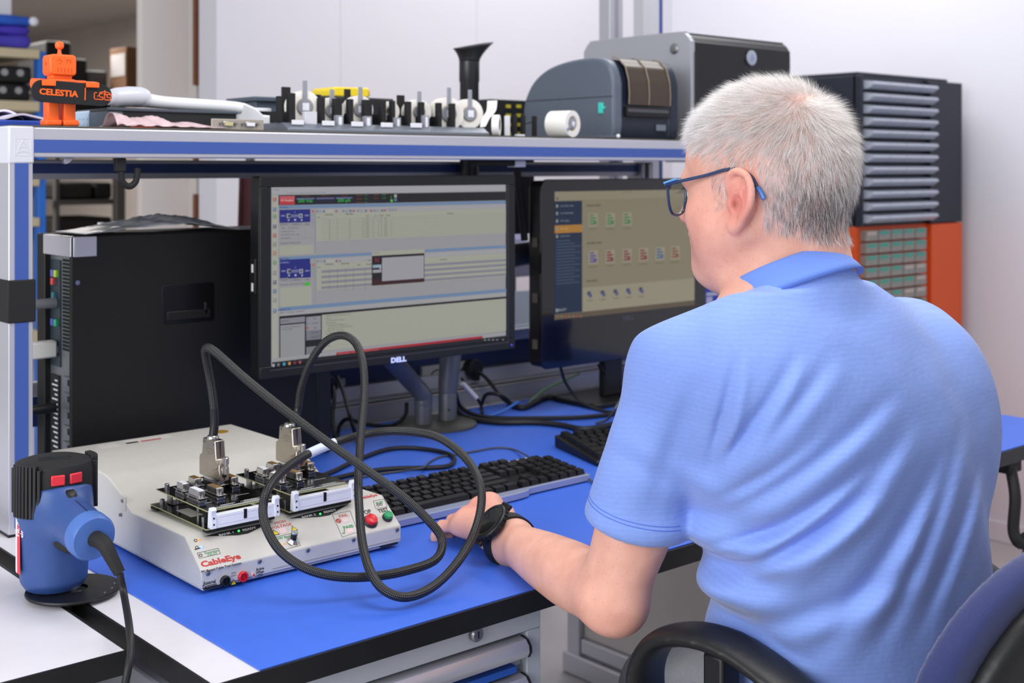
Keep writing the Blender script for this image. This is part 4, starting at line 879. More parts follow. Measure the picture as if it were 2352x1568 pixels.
put('upper_arm', MB().tube(smooth_path([(p2[0] + .02, p2[1] + .004, 1.06), (1.55, 2.06, 1.08), (1.40, 1.995, 1.09), (1.378, 1.978, 1.095)], 5), .02, 12), m_arm, arm, world=True, smooth=True)

# ================================================================ keyboards
m_key = M('key_black', '#17171a', 0.38); m_kbd = M('keyboard_black', '#101012', 0.45); m_kbs = M('keyboard_silver_edge', '#9da4c0', 0.35, .25)
KROWS = [[1.0, .4, 1, 1, 1, 1, .3, 1, 1, 1, 1, .3, 1, 1, 1, 1], [1] * 13 + [2], [1.5] + [1] * 12 + [1.5], [1.75] + [1] * 11 + [2.25], [2.25] + [1] * 10 + [2.75], [1.25, 1.25, 1.25, 6.25, 1.25, 1.25, 1.25, 1.25]]
def keyboard(lab, loc, rz, w, d, silver):
    k = thing('keyboard', lab, 'keyboard', loc, rz)
    P = w / 22.9; rowd = (d - .012) / 6.3; z0, z1 = .010, .024
    zz = lambda y: z0 + (z1 - z0) * y / d
    put('body', MB().prism([(0, .001), (0, zz(0)), (d, zz(d)), (d, .001)], 0, w, 'x'), m_kbd, k, bevel=.003)
    if silver:
        put('front_edge', MB().prism([(x, y) for x, y in smooth_path([(0, -.004), (.02, -.013), (.05, -.016), (.20, -.018), (.30, -.014), (.32, -.006), (.335, -.002), (w + .002, -.001)], 4)] + [(w + .002, .006), (0, .006)], .002, .0125, 'z'), m_kbs, k, bevel=.001, label='silver curved front edge')
        put('side_edge', MB().prism([(-.001, .002), (-.001, .012), (d, .022), (d, .002)], w, w + .002, 'x'), m_kbs, k)
        for i, (x, y) in enumerate(((.165, .152), (.18, .152), (.28, .15), (.30, .15))):
            put('media_button', MB().box(x, x + .016, d - .012, d - .004, zz(d) - .002, zz(d) + .003), M('media_grey', '#6c6d70', .3), k, bevel=.001)
    base = {}
    def key(x, y, kw):
        h = .0095; g = .0011; zb = zz(y + rowd / 2) - .001
        if kw not in base:
            x0, x1, y0, y1 = g, kw * P - g, g, rowd - g; s = .0022
            me = MB().add([(x0, y0, 0), (x1, y0, 0), (x1, y1, 0), (x0, y1, 0), (x0 + s, y0 + s * .8, h), (x1 - s, y0 + s * .8, h), (x1 - s, y1 - s * 1.2, h + .001), (x0 + s, y1 - s * 1.2, h + .001)], [(4, 5, 6, 7), (0, 1, 5, 4), (1, 2, 6, 5), (2, 3, 7, 6), (3, 0, 4, 7)]).mesh('key')
            me.materials.append(m_key); base[kw] = me
        o = bpy.data.objects.new('key', base[kw]); C.objects.link(o); o.parent = k; o.location = (x, y, zb)
        return o
    for r, row in enumerate(KROWS):
        y = .006 + (5 - r) * rowd + (rowd * .25 if r == 0 else 0); x = .006
        for i, kw in enumerate(row):
            if r == 0 and kw < .9: x += kw * P; continue
            key(x, y, kw); x += kw * P
    nx = .006 + 15.35 * P
    for r, cols in ((0, (0, 1, 2)), (1, (0, 1, 2)), (2, (0, 1, 2)), (4, (1,)), (5, (0, 1, 2))):
        for c in cols: key(nx + c * P, .006 + (5 - r) * rowd + (rowd * .25 if r == 0 else 0), 1)
    nx = .006 + 18.6 * P
    for r in range(1, 6):
        for c in range(4): key(nx + c * P, .006 + (5 - r) * rowd, 1)
    for c in range(3): put('indicator', MB().box(nx + c * P + .004, nx + c * P + .008, d - .010, d - .007, zz(d), zz(d) + .0006), m_silk, k)
    pm_ = MB()
    for r in range(5):
        for c in range(14): pm_.boxc((.006 + (c + .33) * P + (.25 * r) * P * .4, .006 + (4.55 - r) * rowd, zz(.006 + (4.5 - r) * rowd) + .0094), (.0022, .0022, .0003))
    put('key_lettering', pm_, M('key_print', '#4c4c4e', .5), k, kind='stuff')
    return k
kb1 = keyboard('black keyboard with silver front edge by the man\'s hand', (1.058, 1.548, DZ + .0026), 0, .462, .132, True)
kb2 = keyboard('plain black keyboard half hidden behind the man\'s sleeve', (1.606, 1.615, DZ + .0026), R(-17), .44, .175, False)

# ================================================================ cords on the bench
def cord(name, lab, pts, r, mat=m_cord, z=.7565, cat='cord', sm=8):
    P = [tuple(p) if len(p) == 3 and p[0] < 50 else tuple(onz(p[0], p[1], (p[2] if len(p) > 2 else z))) for p in pts]
    t = thing(name, lab, cat, P[0]); put('cable', MB().tube(smooth_path(P, sm), r, 8), mat, t, world=True, smooth=True); return t
cord('thick_cable', 'thick black cable lying in a flat loop on the mat behind the near keyboard', [(690, 1108), (760, 1084), (815, 1058), (880, 1034), (930, 1028), (985, 1032), (1030, 1042), (1044, 1056), (1028, 1070), (980, 1074), (900, 1076), (830, 1085), (760, 1100)], .0042, z=.7572)
cord('thin_cable', 'thin grey keyboard cord winding across the mat behind the near keyboard', [tuple(onz(1212, 1047, .765)), (1180, 1032), (1140, 1028), (1090, 1036), (1050, 1043), (1010, 1049), (985, 1062), (970, 1074, .7645), (920, 1082), (860, 1090), (800, 1102), (740, 1118)], .0018, m_cordg, .7552)
cord('thin_cable', 'thin grey cord running right from the near keyboard under the sleeve', [tuple(onz(1352, 1100, .757)), (1375, 1113), (1410, 1112), (1470, 1100), (1540, 1070)], .002, m_cordg, .7556)
cord('thick_cable', 'thick black cable bundle running right along the mat in front of the arm base', [(1038, 905, .80), (1052, 945, .765), (1090, 963), (1150, 970), (1230, 970), (1290, 976), (1340, 985), (1400, 976), (1500, 950)], .0058, z=.7585)
cord('thick_cable', 'upper strand of black cable bundle behind the rear keyboard', [(1045, 900, .81), (1062, 938, .765), (1120, 958), (1250, 960), (1350, 957), (1450, 945), (1560, 930)], .0048, z=.7578)
cord('thick_cable', 'fat black cable on the mat near the trunking, ending by the green wire', [(1170, 928), (1200, 936), (1225, 926), (1260, 912), (1320, 922), (1400, 925), (1500, 922), (1600, 915)], .0062, z=.759)
cord('screen_cord', 'black cord hanging from the right screen, left of two', [tuple(onY(1288, 845, 2.03)), tuple(onY(1300, 880, 2.05)), (1330, 918, .77), (1365, 938), (1410, 946), (1470, 944)], .0036)
cord('screen_cord', 'black cord hanging from the right screen, right of two', [tuple(onY(1375, 838, 2.03)), tuple(onY(1390, 860, 2.05)), (1420, 890, .775), (1450, 915), (1500, 930)], .0036)
cord('mouse_cord', 'thin cord arching over the rear keyboard to the trunking', [(1370, 972, .785), (1395, 963, .80), (1415, 935, .83), (1430, 912, .83), (1450, 898, .80), (1490, 885, .77)], .0028, m_cordg)
cord('green_wire', 'thin green and yellow earth wire rising to the trunking', [(1203, 938), (1225, 915, .765), (1255, 893, .78), (1300, 872, .795), (1330, 858, .80)], .0026, M('green_wire', '#5f8f4e', .45))
cord('blue_wire', 'short light blue wire on the mat beside the black cables', [(1108, 958), (1140, 950), (1170, 935, .765), (1190, 922, .775)], .0028, M('blue_wire', '#3b6fc4', .45))
wl = cord('tagged_cord', 'black cord with a white tag sleeve beside the arm post', [tuple(onY(1060, 868, 2.17)), tuple(onY(1078, 895, 2.17)), (1098, 918, .775), (1106, 935), (1108, 950)], .0034)
put('tag_sleeve', MB().cyl2(tuple(onY(1062, 880, 2.165)), tuple(onY(1094, 914, 2.16)), .0058, 12), m_whitep, wl, world=True, label='white tag sleeve')
cord('socket_cord', 'black cord looping from the right socket over the mat', [tuple(onY(1085, 850, 2.235)), tuple(onY(1110, 862, 2.2)), tuple(onY(1135, 890, 2.18)), (1155, 915, .775), (1172, 925), (1150, 908, .785), (1118, 905, .785), (1105, 930)], .0042)
cord('socket_cord', 'black cord from the left socket making an arc beside the tower', [tuple(onY(760, 875, 2.235)), tuple(onY(768, 905, 2.2)), (764, 955, .79), (768, 1005), (775, 1000), (782, 975, .775), (800, 962, .785), (840, 974, .765), (900, 977), (930, 955, .775), (934, 925, .80)], .0042)
cord('socket_cord', 'straight black cord dropping from the left socket to the mat', [tuple(onY(775, 865, 2.235)), tuple(onY(790, 905, 2.19)), (805, 960, .79), (818, 1000), (824, 1015)], .0042)
for px_, py_, lab in ((748, 885, 'black angled mains plug in the left trunking socket'), (1085, 845, 'black angled mains plug in the right trunking socket')):
    c = onY(px_, py_, 2.235); t = thing('mains_plug', lab, 'plug', c)
    put('body', MB().lathe([(.020, .014), (.021, 0), (.019, -.014), (.012, -.022), (.0001, -.022)], 20, FACE.copy() @ Matrix.Rotation(R(180), 4, 'Y') @ Matrix.Rotation(0, 4, 'Z') if False else FACE, cap=False) if False else MB().cyl((0, 0, 0), .021, .03, 'y', 22, 0, .018).boxc((.0, -.012, -.014), (.014, .016, .026)), m_black, t, bevel=.002)
c0 = onY(1190, 378, 1.99)
cord('hanging_strap', 'black strap hanging between the two screens from the shelf', [tuple(onY(1186, 372, 2.05)), tuple(onY(1192, 430, 2.05)), tuple(onY(1200, 500, 2.05)), tuple(onY(1205, 552, 2.05))], .008, m_blackm, cat='strap')
# ================================================================ on the shelf
SZ = 1.3537
# toy robot with a name plate
rb = thing('robot_figurine', 'orange 3D printed toy robot holding a black name plate on the shelf corner', 'figurine', (.742, 1.905, SZ))
def rpart(name, mb, mat=m_orange, par=None, **k): return put(name, mb, mat, par or rb, **k)
for s in (-1, 1):
    lg = rpart('leg', MB().prism(rrect(.019, .022, .004, 2), .008, .045, 'z', 0, TX(s * .0125, 0, 0)), bevel=.001)
    rpart('foot', MB().prism([(-.0125, -.0145), (.0125, -.0145), (.0125, .012), (-.0125, .012)], 0, .010, 'z', 0, TX(s * .0135, 0, 0)), bevel=.003)
    rpart('arm', MB().cyl((s * .031, .002, .064), .0075, .022, 'x', 14).boxc((s * .037, -.010, .062), (.012, .026, .012)), bevel=.0012)
    hx = s * .0335 - .004
    rpart('claw_tip', MB().prism([(-.0345, .0668), (-.0200, .0690), (-.0200, .0655), (-.0302, .0655), (-.0302, .0590), (-.0345, .0590)], hx - .001, hx + .019, 'x'), bevel=.0008)
    rpart('claw', MB().prism([(-.030, .0655), (-.020, .0655), (-.016, .061), (-.016, .047), (-.020, .0425), (-.030, .0425), (-.030, .047), (-.0225, .0495), (-.0205, .054), (-.0225, .059), (-.030, .060)], hx, hx + .018, 'x'), bevel=.0008)
rpart('torso', MB().prism(rrect(.042, .028, .005, 2), .040, .0715, 'z'), bevel=.002)
rpart('chest_panel', MB().prism(rrect(.024, .010, .002, 2), -.0148, -.0135, 'y', 0, TX(.003, 0, .064)), bevel=.0004)
rpart('neck', MB().prism(rrect(.032, .024, .004, 2), .0715, .0775, 'z'), bevel=.0015)
hd = rpart('head', MB().prism(rrect(.041, .032, .006, 3), -.016, .016, 'y', 0, TX(0, 0, .0925)), bevel=.0025)
m_or2 = M('orange_shadow_print', '#d4501a', .6)
fm = MB()
for k in range(5): fm.boxc((-.0085 + k * .0052, -.0161, .0845), (.0012, .0007, .0075))
fm.cyl2((-.010, -.0162, .0985), (-.006, -.0162, .101), .0006, 5).cyl2((-.006, -.0162, .101), (-.002, -.0162, .0985), .0006, 5).cyl2((-.008, -.0162, .0935), (-.002, -.0162, .0975), .0004, 5)
fm.boxc((.0085, -.0161, .1005), (.007, .0006, .0012)).boxc((.0055, -.0161, .098), (.0012, .0006, .005)).boxc((.0105, -.0161, .0975), (.0012, .0006, .005))
put('face_marks', fm, m_or2, hd)
put('side_heart', MB().boxc((-.0207, 0, .0945), (.0007, .005, .004), rx=.78), m_or2, hd)
rpart('antenna', MB().lathe([(.004, .1085), (.0026, .113), (.0026, .117), (.0055, .119), (.0068, .1235), (.0052, .128), (.0001, .130)], 16, cap=False), smooth=True)
pl = rpart('name_plate', MB().prism(rrect(.1235, .0335, .0165, 8), -.0302, -.0265, 'y', 0, TX(.0085, 0, .0495) @ Matrix.Rotation(R(2.2), 4, 'Y')), m_blackm, bevel=.0006, label='black name plate with orange raised lettering')
PT = TX(.0085, -.0304, .0495) @ Matrix.Rotation(R(2.2), 4, 'Y') @ FACE
put('lettering', MB().text('CELESTIA', .0125, PT @ TX(-.0215, -.0015, 0) @ Matrix.Diagonal((1.12, 1, 1, 1)), .0005, .0004), m_orange, pl)
put('divider', MB().boxc((.0275, -.0308, .049), (.0013, .0012, .019), ry=R(2.2)), m_orange, pl)
lg = MB()
def st(pts): lg.tube([PT @ Vector((a, b, 0)) for a, b in pts], .00075, 5)
st([(.0375, .0035), (.0345, .0035), (.0335, .0025), (.0335, -.0055), (.0345, -.0065), (.0465, -.0065), (.0475, -.0055), (.0475, -.0035), (.0465, -.0025), (.0425, -.0025), (.0415, -.0015), (.0415, .0015), (.0425, .0025), (.0465, .0025)])
st([(.0385, -.002), (.0400, -.0008)])
st([(.0498, .0085), (.0498, -.0055), (.0508, -.0065), (.0585, -.0065), (.0595, -.0055), (.0595, -.0035), (.0585, -.0025), (.0545, -.0025), (.0535, -.0015), (.0535, .0010), (.0545, .0020), (.0590, .0020)])
st([(.0415, .0035), (.0455, .0052), (.0505, .0058), (.0555, .0050), (.0590, .0030), (.0605, .0005), (.0600, -.001)]); st([(.0480, .0022), (.0530, .0022)])
put('emblem', lg, m_orange, pl, smooth=True)

# things behind and beside the robot
fo = thing('blue_folder', 'flat blue folder lying at the left end of the shelf', 'folder', (.60, 2.02, SZ))
q0, q1 = onY(-60, 280, 1.99), onY(108, 280, 1.99)
put('cover', MB().box(q0[0], q1[0], 1.99, 2.22, SZ, SZ + .011), M('folder_blue', '#2f56c0', .4), fo, world=True, bevel=.002)
pa = thing('paper_sheets', 'loose curled white papers on the blue folder', 'paper', (.62, 2.05, SZ + .0115))
for nm_, y0_, xa_, xb_2, hs in (('sheet', 1.992, .35, 1.0, (.0016, .0045, .0085, .0105, .0085, .006, .0035)), ('sheet', 2.03, .0, .80, (.004, .006, .0095, .0135, .0175, .0135, .004))):
    W_ = q1[0] - q0[0]; top_ = [(q0[0] + W_ * (xa_ + (xb_2 - xa_) * k / 6), SZ + .0117 + h_) for k, h_ in enumerate(hs)]
    top_ = [(a_[0], a_[1]) for a_ in smooth_path(top_, 4)]
    put(nm_, MB().prism([(a_, b_) for a_, b_ in top_] + [(a_, max(SZ + .0116, b_ - .0032)) for a_, b_ in reversed(top_)], y0_, y0_ + .15, 'y'), M('paper_white_lilac', '#e4e0f4', .6), pa, world=True)
a0, a1 = onY(172, 250, 2.03), onY(249, 262, 2.03)
tr = thing('pale_blue_tray', 'pale blue perforated tray standing behind the robot figurine', 'tray', ((a0[0] + a1[0]) / 2, 2.05, SZ))
put('wall', MB().prism([(a0[0], SZ), (a1[0], SZ), (a1[0], SZ + .035), (a0[0], SZ + .028)], 2.03, 2.034, 'y'), M('pale_blue_plastic', '#c3dcf4', .45), tr, world=True, bevel=.001)
put('floor_plate', MB().box(a0[0], a1[0], 2.034, 2.2, SZ, SZ + .003), MATS['pale_blue_plastic'], tr, world=True)
pm_ = MB()
for i in range(9):
    for j in range(2): pm_.boxc((a0[0] + .008 + i * .0062, 2.0298, SZ + .008 + j * .009), (.0012, .0006, .002))
put('perforations', pm_, M('hole_blue', '#7fa3c6', .6), tr, world=True, kind='stuff')
# dark grey box with the white bagged roll on it
b0, b1 = onY(249, 285, 1.955), onY(545, 300, 1.955)
gb = thing('dark_box', 'long flat dark grey box on the shelf under the white foam roll', 'box', ((b0[0] + b1[0]) / 2, 2.02, SZ))
m_dgrey = M('dark_grey_plastic', '#202226', .5); m_mgrey = M('mid_grey_plastic', '#4c5560', .5)
put('body', MB().box(b0[0], b1[0], 1.956, 2.09, SZ, SZ + .0335), m_dgrey, gb, world=True, bevel=.003)
put('end_block', MB().box(b0[0] - .001, b0[0] + .025, 1.953, 2.06, SZ, SZ + .0285), m_mgrey, gb, world=True, bevel=.003)
put('rim', MB().box(b0[0] - .002, b1[0], 1.952, 1.957, SZ + .029, SZ + .034), m_mgrey, gb, world=True, bevel=.001)
w0, w1 = onY(262, 242, 1.98), onY(552, 258, 1.99)
wr_ = thing('foam_roll', 'long white foam roll wrapped in clear film, lying on the dark box', 'roll', ((w0[0] + w1[0]) / 2, 1.985, SZ + .034))
zt = SZ + .034 + .0125
put('roll', MB().tube(smooth_path([(w0[0] - .004, 1.985, zt), (w0[0] + .02, 1.985, zt + .006), (w0[0] + .05, 1.985, zt + .004), (w0[0] + .09, 1.985, zt), (w1[0] - .03, 1.99, zt - .003), (w1[0], 1.99, zt - .005)], 5), [.009, .010, .0115, .0122, .0125, .0128, .0135, .0142, .0145, .014, .0135, .0125, .012, .0115, .011] + [.0105] * 11, 14), M('white_foam', '#eef0f6', .4, bump=.1, bscale=120), wr_, world=True, smooth=True)
put('film_end', MB().tube(smooth_path([(w0[0] - .012, 1.98, zt - .002), (w0[0] + .005, 1.982, zt + .005), (w0[0] + .045, 1.983, zt + .008), (w0[0] + .058, 1.983, zt + .002)], 4), [.006, .009, .012, .0155, .0165, .0165, .017, .0165, .0165, .016, .015, .0135, .013], 14), M('film_white', '#e8ecf6', .2, alpha=.75), wr_, world=True, smooth=True)
# white device at the right end
d0, d1 = onY(537, 260, 2.0), onY(640, 280, 2.0)
wd = thing('white_device', 'white rounded plastic device beside the left end of the label rack', 'device', ((d0[0] + d1[0]) / 2, 2.03, SZ))
put('body', MB().prism([(d0[0], SZ), (d1[0], SZ), (d1[0], SZ + .030), (d0[0] + .06, SZ + .032), (d0[0] + .045, SZ + .044), (d0[0] + .02, SZ + .053), (d0[0] + .008, SZ + .048), (d0[0], SZ + .03)], 2.0, 2.08, 'y'), m_whitep, wd, world=True, bevel=.004)
put('top_disc', MB().cyl(((d0[0] + d1[0]) / 2 + .02, 2.05, SZ + .042), .034, .006, n=28), m_whitep, wd, world=True, bevel=.001)
put('dark_band', MB().cyl(((d0[0] + d1[0]) / 2 + .02, 2.05, SZ + .036), .031, .008, n=28), m_black, wd, world=True)
# pink antistatic bag
g0, g1 = onY(248, 290, 1.915), onY(498, 302, 1.915)
pb = put('pink_bag', MB().grid(lambda u, v: (g0[0] + (g1[0] - g0[0]) * u - (1.915 - 1.886) * 0, 1.880 + .07 * v, SZ + .002 + max(0, .024 * math.sin(math.pi * min(1, v * 1.2)) * (1 - u) ** .8 * (.75 + .25 * math.sin(16 * u + 5 * v)) + .003 * math.sin(40 * u + 12 * v) * (1 - u))), 50, 12), M('pink_film', '#e9ccd2', .25, alpha=.80, var=.12, vscale=60), None, smooth=True, auto=False)
pb['label'] = 'crumpled pink antistatic bag on the front of the shelf beside the robot'; pb['category'] = 'bag'
md = pb.modifiers.new('thick', 'SOLIDIFY'); md.thickness = .001; md.offset = 1
q = onY(300, 293, 1.90); q2 = onY(350, 295, 1.90)
rl = thing('red_label', 'small orange red label inside the pink bag', 'label', (q[0], 1.889, SZ)); put('slip', MB().box(q[0], q2[0], 1.887, 1.90, SZ + .0002, SZ + .0026), M('label_red', '#e0604a', .5), rl, world=True)
# connector plate
c0, c1 = onY(486, 285, 1.884), onY(606, 287, 1.884)
cp = thing('connector_plate', 'small beige metal plate with two D-shaped sockets standing on the shelf edge', 'plate', ((c0[0] + c1[0]) / 2, 1.886, SZ))
put('plate', MB().box(c0[0], c1[0], 1.884, 1.8865, SZ, SZ + .0175).box(c0[0], c1[0], 1.8865, 1.92, SZ, SZ + .002), M('beige_metal', '#b7afa3', .4, .5), cp, world=True, bevel=.0006)
for t, mm in ((.30, M('insert_beige', '#c9bd8c', .5)), (.72, m_whitep)):
    x = c0[0] + (c1[0] - c0[0]) * t
    sk = put('socket', MB().prism([(x - .0095, SZ + .0135), (x + .0095, SZ + .0135), (x + .0083, SZ + .0055), (x - .0083, SZ + .0055)], 1.8795, 1.885, 'y'), m_chrome, cp, world=True, bevel=.0005)
    ms_ = MB().prism([(x - .0078, SZ + .0122), (x + .0078, SZ + .0122), (x + .007, SZ + .0068), (x - .007, SZ + .0068)], 1.8788, 1.8796, 'y').mesh('i'); ms_.transform(Matrix.Translation(cp['_l']).inverted()); put('insert', ms_, mm, sk)
    for s in (-1, 1): put('jackscrew', MB().cyl((x + s * .0135, 1.882, SZ + .0095), .0024, .006, 'y', 8), m_steel, cp, world=True)

# label roll rack --------------------------------------------------
RY = 1.925
def rx(px, Y=RY): return onY(px, 280, Y)[0]
rk = thing('label_rack', 'grey rail with black dividers holding label rolls along the shelf', 'rack', ((rx(640) + rx(1150)) / 2, 1.95, SZ))
put('rail', MB().prism([(RY - .030, SZ), (RY - .030, SZ + .005), (RY - .022, SZ + .0085), (RY - .012, SZ + .0155), (RY + .09, SZ + .0155), (RY + .09, SZ)], rx(662, RY - .03), rx(1125, RY - .03), 'x'), M('rail_grey', '#7f8692', .4, .4), rk, world=True, bevel=.0008)
m_roll = M('label_paper', '#efece6', .6); m_core = M('core_beige', '#d8c9ae', .6); m_hub = M('hub_grey', '#8f929b', .45)
zr = SZ + .0157
dv = [(637, 262), (663, 676), (729, 745), (768, 782), (797, 808), (842, 852), (880, 892), (907, 918), (933, 945), (964, 975), (1003, 1013), (1034, 1044)]
for i, (a, b) in enumerate(((636, 646), (660, 676), (730, 744), (765, 783), (797, 809), (833, 852), (872, 884), (896, 905), (931, 942), (962, 972), (1002, 1012), (1033, 1043))):
    h = .046 if i != 1 else .052
    put('divider', MB().box(rx(a) + .001, rx(b) - .001, RY - .006, RY + .006, zr, zr + h), m_blackm, rk, world=True, bevel=.0008)
    put('divider_plate', MB().box((rx(a) + rx(b)) / 2 - .0012, (rx(a) + rx(b)) / 2 + .0012, RY + .006, RY + .03, zr, zr + .02), m_blackm, rk, world=True)
for (a, b, top) in ((648, 668, 199), (714, 738, 216), (792, 806, 204), (913, 930, 218)):
    put('back_flag', MB().box(rx(a, RY + .06), rx(b, RY + .06), RY + .060, RY + .064, zr, onY(a, top, RY + .06)[2]), m_blackm, rk, world=True, bevel=.001)
for i, (a, b, y0, y1) in enumerate(((671, 698, 276, 286), (741, 768, 278, 288), (808, 834, 280, 290), (876, 902, 282, 292), (944, 969, 283, 293))):
    p0, p1 = onY(a, y1, RY - .02), onY(b, y0, RY - .02); put('index_tag', MB().box(p0[0], p1[0], RY - .021, RY - .0175, p0[2], p1[2]), m_whitep, rk, world=True, bevel=.0006)
for (a, b, y0, y1, mm) in ((699, 727, 257, 289, m_aluw), (772, 788, 265, 289, m_hub), (837, 853, 267, 291, m_hub), (907, 920, 270, 292, m_hub), (972, 985, 265, 294, m_hub)):
    p0, p1 = onY(a, y1, RY - .012), onY(b, y0, RY - .012); o = put('peg_block', MB().box(p0[0], p1[0], RY - .014, RY - .004, p0[2], p1[2]), mm, rk, world=True, bevel=.0008)
    put('peg_face', MB().box(p0[0] + .004, p1[0] - .004, RY - .0146, RY - .0135, p0[2] + .002, p1[2] - .003), m_whitep, rk, world=True) if mm is m_hub else None
ROLLS = [(690, 246, 33, .024, 1, 'largest white label roll at the left end of the rack'), (752, 255, 27, .020, 1, 'white label roll, second from the left in the rack'), (817, 252, 28, .024, 1, 'white label roll in front of the yellow box'), (886, 256, 20, .008, 0, 'narrow pale label roll between black dividers in the rack'),
         (952, 258, 26, .026, 1, 'white label roll right of the middle in the rack'), (1020, 262, 33, .030, 1, 'large cream label roll in the rack, second from the right'), (1068, 262, 30, .018, 1, 'cream label roll with a hanging grey hub at the right of the rack')]
for (px, py, r_, wdt, hub, lab) in ROLLS:
    c = onY(px, py, RY + .03); r = r_ * 1.75 / 2900 * (c[1] / 1.95) * 1.32; d_ = c[0] * FW[0] + c[1] * FW[1]; r = r_ * d_ / 2900 * 1.14
    zc = max(c[2], zr + r * .0 + .001)
    t = thing('label_roll', lab, 'label roll', (c[0], RY + .018, c[2]), R(-14))
    T = Matrix.Rotation(R(90), 4, 'X')
    put('paper', MB().lathe([(r * .55, -wdt), (r, -wdt), (r, .004), (r * .55, .004), (r * .55, -wdt)], 36, T, cap=False), m_roll, t, smooth=True)
    put('core', MB().lathe([(r * .42, -wdt), (r * .56, -wdt), (r * .56, .0045), (r * .42, .0045), (r * .42, -wdt)], 28, T, cap=False), m_core, t, smooth=True)
    if hub:
        hb = put('hub', MB().lathe([(.0001, .0075), (r * .46, .0075), (r * .5, .006), (r * .5, .003), (r * .30, .002), (r * .30, -wdt * .6), (.0001, -wdt * .6)], 26, T, cap=False), m_hub, t, smooth=True)
        put('hub_handle', MB().boxc((0, -.0055, r * .95), (.0085, .003, r * 1.3)), m_hub, hb, bevel=.001)
        put('hub_label', MB().boxc((.001, -.0080, 0), (r * .42, .0007, r * .46)), m_whitep, hb)
# loose rolls
def loose_roll(px, py, r, wdt, Y, rz, lab, hub):
    c = onY(px, py, Y); t = thing('label_roll', lab, 'label roll', (c[0], Y, SZ + r), R(rz)); T = Matrix.Rotation(R(90), 4, 'X')
    put('paper', MB().lathe([(r * .60, -wdt / 2), (r, -wdt / 2), (r, wdt / 2), (r * .60, wdt / 2), (r * .60, -wdt / 2)], 44, T, cap=False), m_roll, t, smooth=True)
    put('core', MB().lathe([(r * .50, -wdt / 2 + .002), (r * .61, -wdt / 2), (r * .61, wdt / 2 - .001), (r * .50, wdt / 2 - .002), (r * .50, -wdt / 2 + .002)], 32, T, cap=False), m_core if hub else m_blackm, t, smooth=True)
    if hub:
        hb = put('hub', MB().lathe([(.0001, wdt / 2), (r * .42, wdt / 2), (r * .46, wdt / 2 - .002), (r * .46, -wdt / 2), (.0001, -wdt / 2)], 28, T, cap=False), m_hub, t, smooth=True)
        put('hub_handle', MB().boxc((-r * .45, -wdt / 2 - .001, -r * .28), (r * .8, .002, .006), ry=-.5), m_hub, hb, bevel=.001)
        put('hub_label', MB().boxc((0, -wdt / 2 - .0012, 0), (r * .36, .0007, r * .36), ry=.4), m_whitep, hb)
    return t
loose_roll(1292, 286, .0275, .052, 1.905, 12, 'thick white label roll lying on its side in front of the grey printer', True)
lr2 = loose_roll(1140, 290, .0205, .014, 1.892, 42, 'small cream label roll with its strip unrolled upwards at the right end of the rack', False)
q0, q1, q2_, q3 = onY(1130, 232, 1.93), onY(1128, 255, 1.92), onY(1118, 272, 1.91), onY(1106, 292, 1.895)
sp_ = smooth_path([tuple(q0 + np.array([-.012, 0, 0])), tuple(q1 + np.array([-.012, 0, 0])), tuple(q2_ + np.array([-.012, 0, 0])), tuple(q3 + np.array([-.004, 0, 0]))], 6); vs = []
for k, p in enumerate(sp_): wd_ = .024 * (1 - .55 * (k / len(sp_)) ** 2); vs += [tuple(p), (p[0] + wd_, p[1] - .002, p[2] + .0015)]
mm = MB().add(vs, [(2 * k, 2 * k + 1, 2 * k + 3, 2 * k + 2) for k in range(len(sp_) - 1)]); put('paper_strip', mm, m_roll, lr2, world=True, smooth=True, auto=False)
# hooks / hangers right of the rack
p0, p1 = onY(1161, 308, 1.93), onY(1172, 266, 1.93)
hg = thing('hanger_bar', 'black wire stand with a white strip and a tag between the rack and the printer', 'stand', (p0[0], 1.93, SZ))
put('white_strip', MB().box(p0[0], p1[0], 1.93, 1.934, SZ + .0015, p1[2]), m_whitep, hg, world=True, bevel=.0008)
for px, top in ((1183, 264), (1202, 264), (1228, 266)):
    a = onY(px, top, 1.945); put('post', MB().box(a[0] - .004, a[0] + .004, 1.942, 1.95, SZ, a[2]), m_blackm, hg, world=True, bevel=.0008)
a, b = onY(1202, 286, 1.946), onY(1228, 278, 1.946); put('tie_rod', MB().cyl2(tuple(a), tuple(b), .0013, 8), m_blackm, hg, world=True)
a, b = onY(1186, 312, 1.925), onY(1204, 308, 1.925); put('tag', MB().box(a[0], b[0], 1.923, 1.930, SZ, SZ + .005), m_whitep, hg, world=True)
put('base', MB().box(p0[0], onY(1232, 310, 1.945)[0], 1.935, 1.955, SZ, SZ + .002), m_blackm, hg, world=True)

# yellow case and grey box behind the rack
y0_, y1_ = onY(763, 200, 2.12), onY(864, 200, 2.12); y2_ = onY(848, 200, 2.12)
yc = thing('yellow_case', 'bright yellow plastic case resting on a dark bin behind the label rolls', 'case', ((y0_[0] + y1_[0]) / 2, 2.14, onY(800, 221, 2.12)[2]))
zc0, zc1 = onY(770, 221, 2.12)[2], onY(770, 198, 2.12)[2]
put('body', MB().prism([(y0_[0], zc0), (y0_[0] + .001, zc1 - .006), (y0_[0] + .008, zc1 - .001), (y2_[0], zc1), (y2_[0], zc0)], 2.12, 2.20, 'y'), M('yellow_plastic', '#f7d92e', .4), yc, world=True, bevel=.003)
put('latch', MB().box(y2_[0], y2_[0] + .006, 2.125, 2.195, zc0 + .003, zc1 - .004), M('yellow_dark', '#e3b52a', .45), yc, world=True, bevel=.002)
db = thing('dark_bin', 'dark grey bin behind the middle of the label rack under the yellow case', 'bin', (y0_[0] + .06, 2.15, SZ))
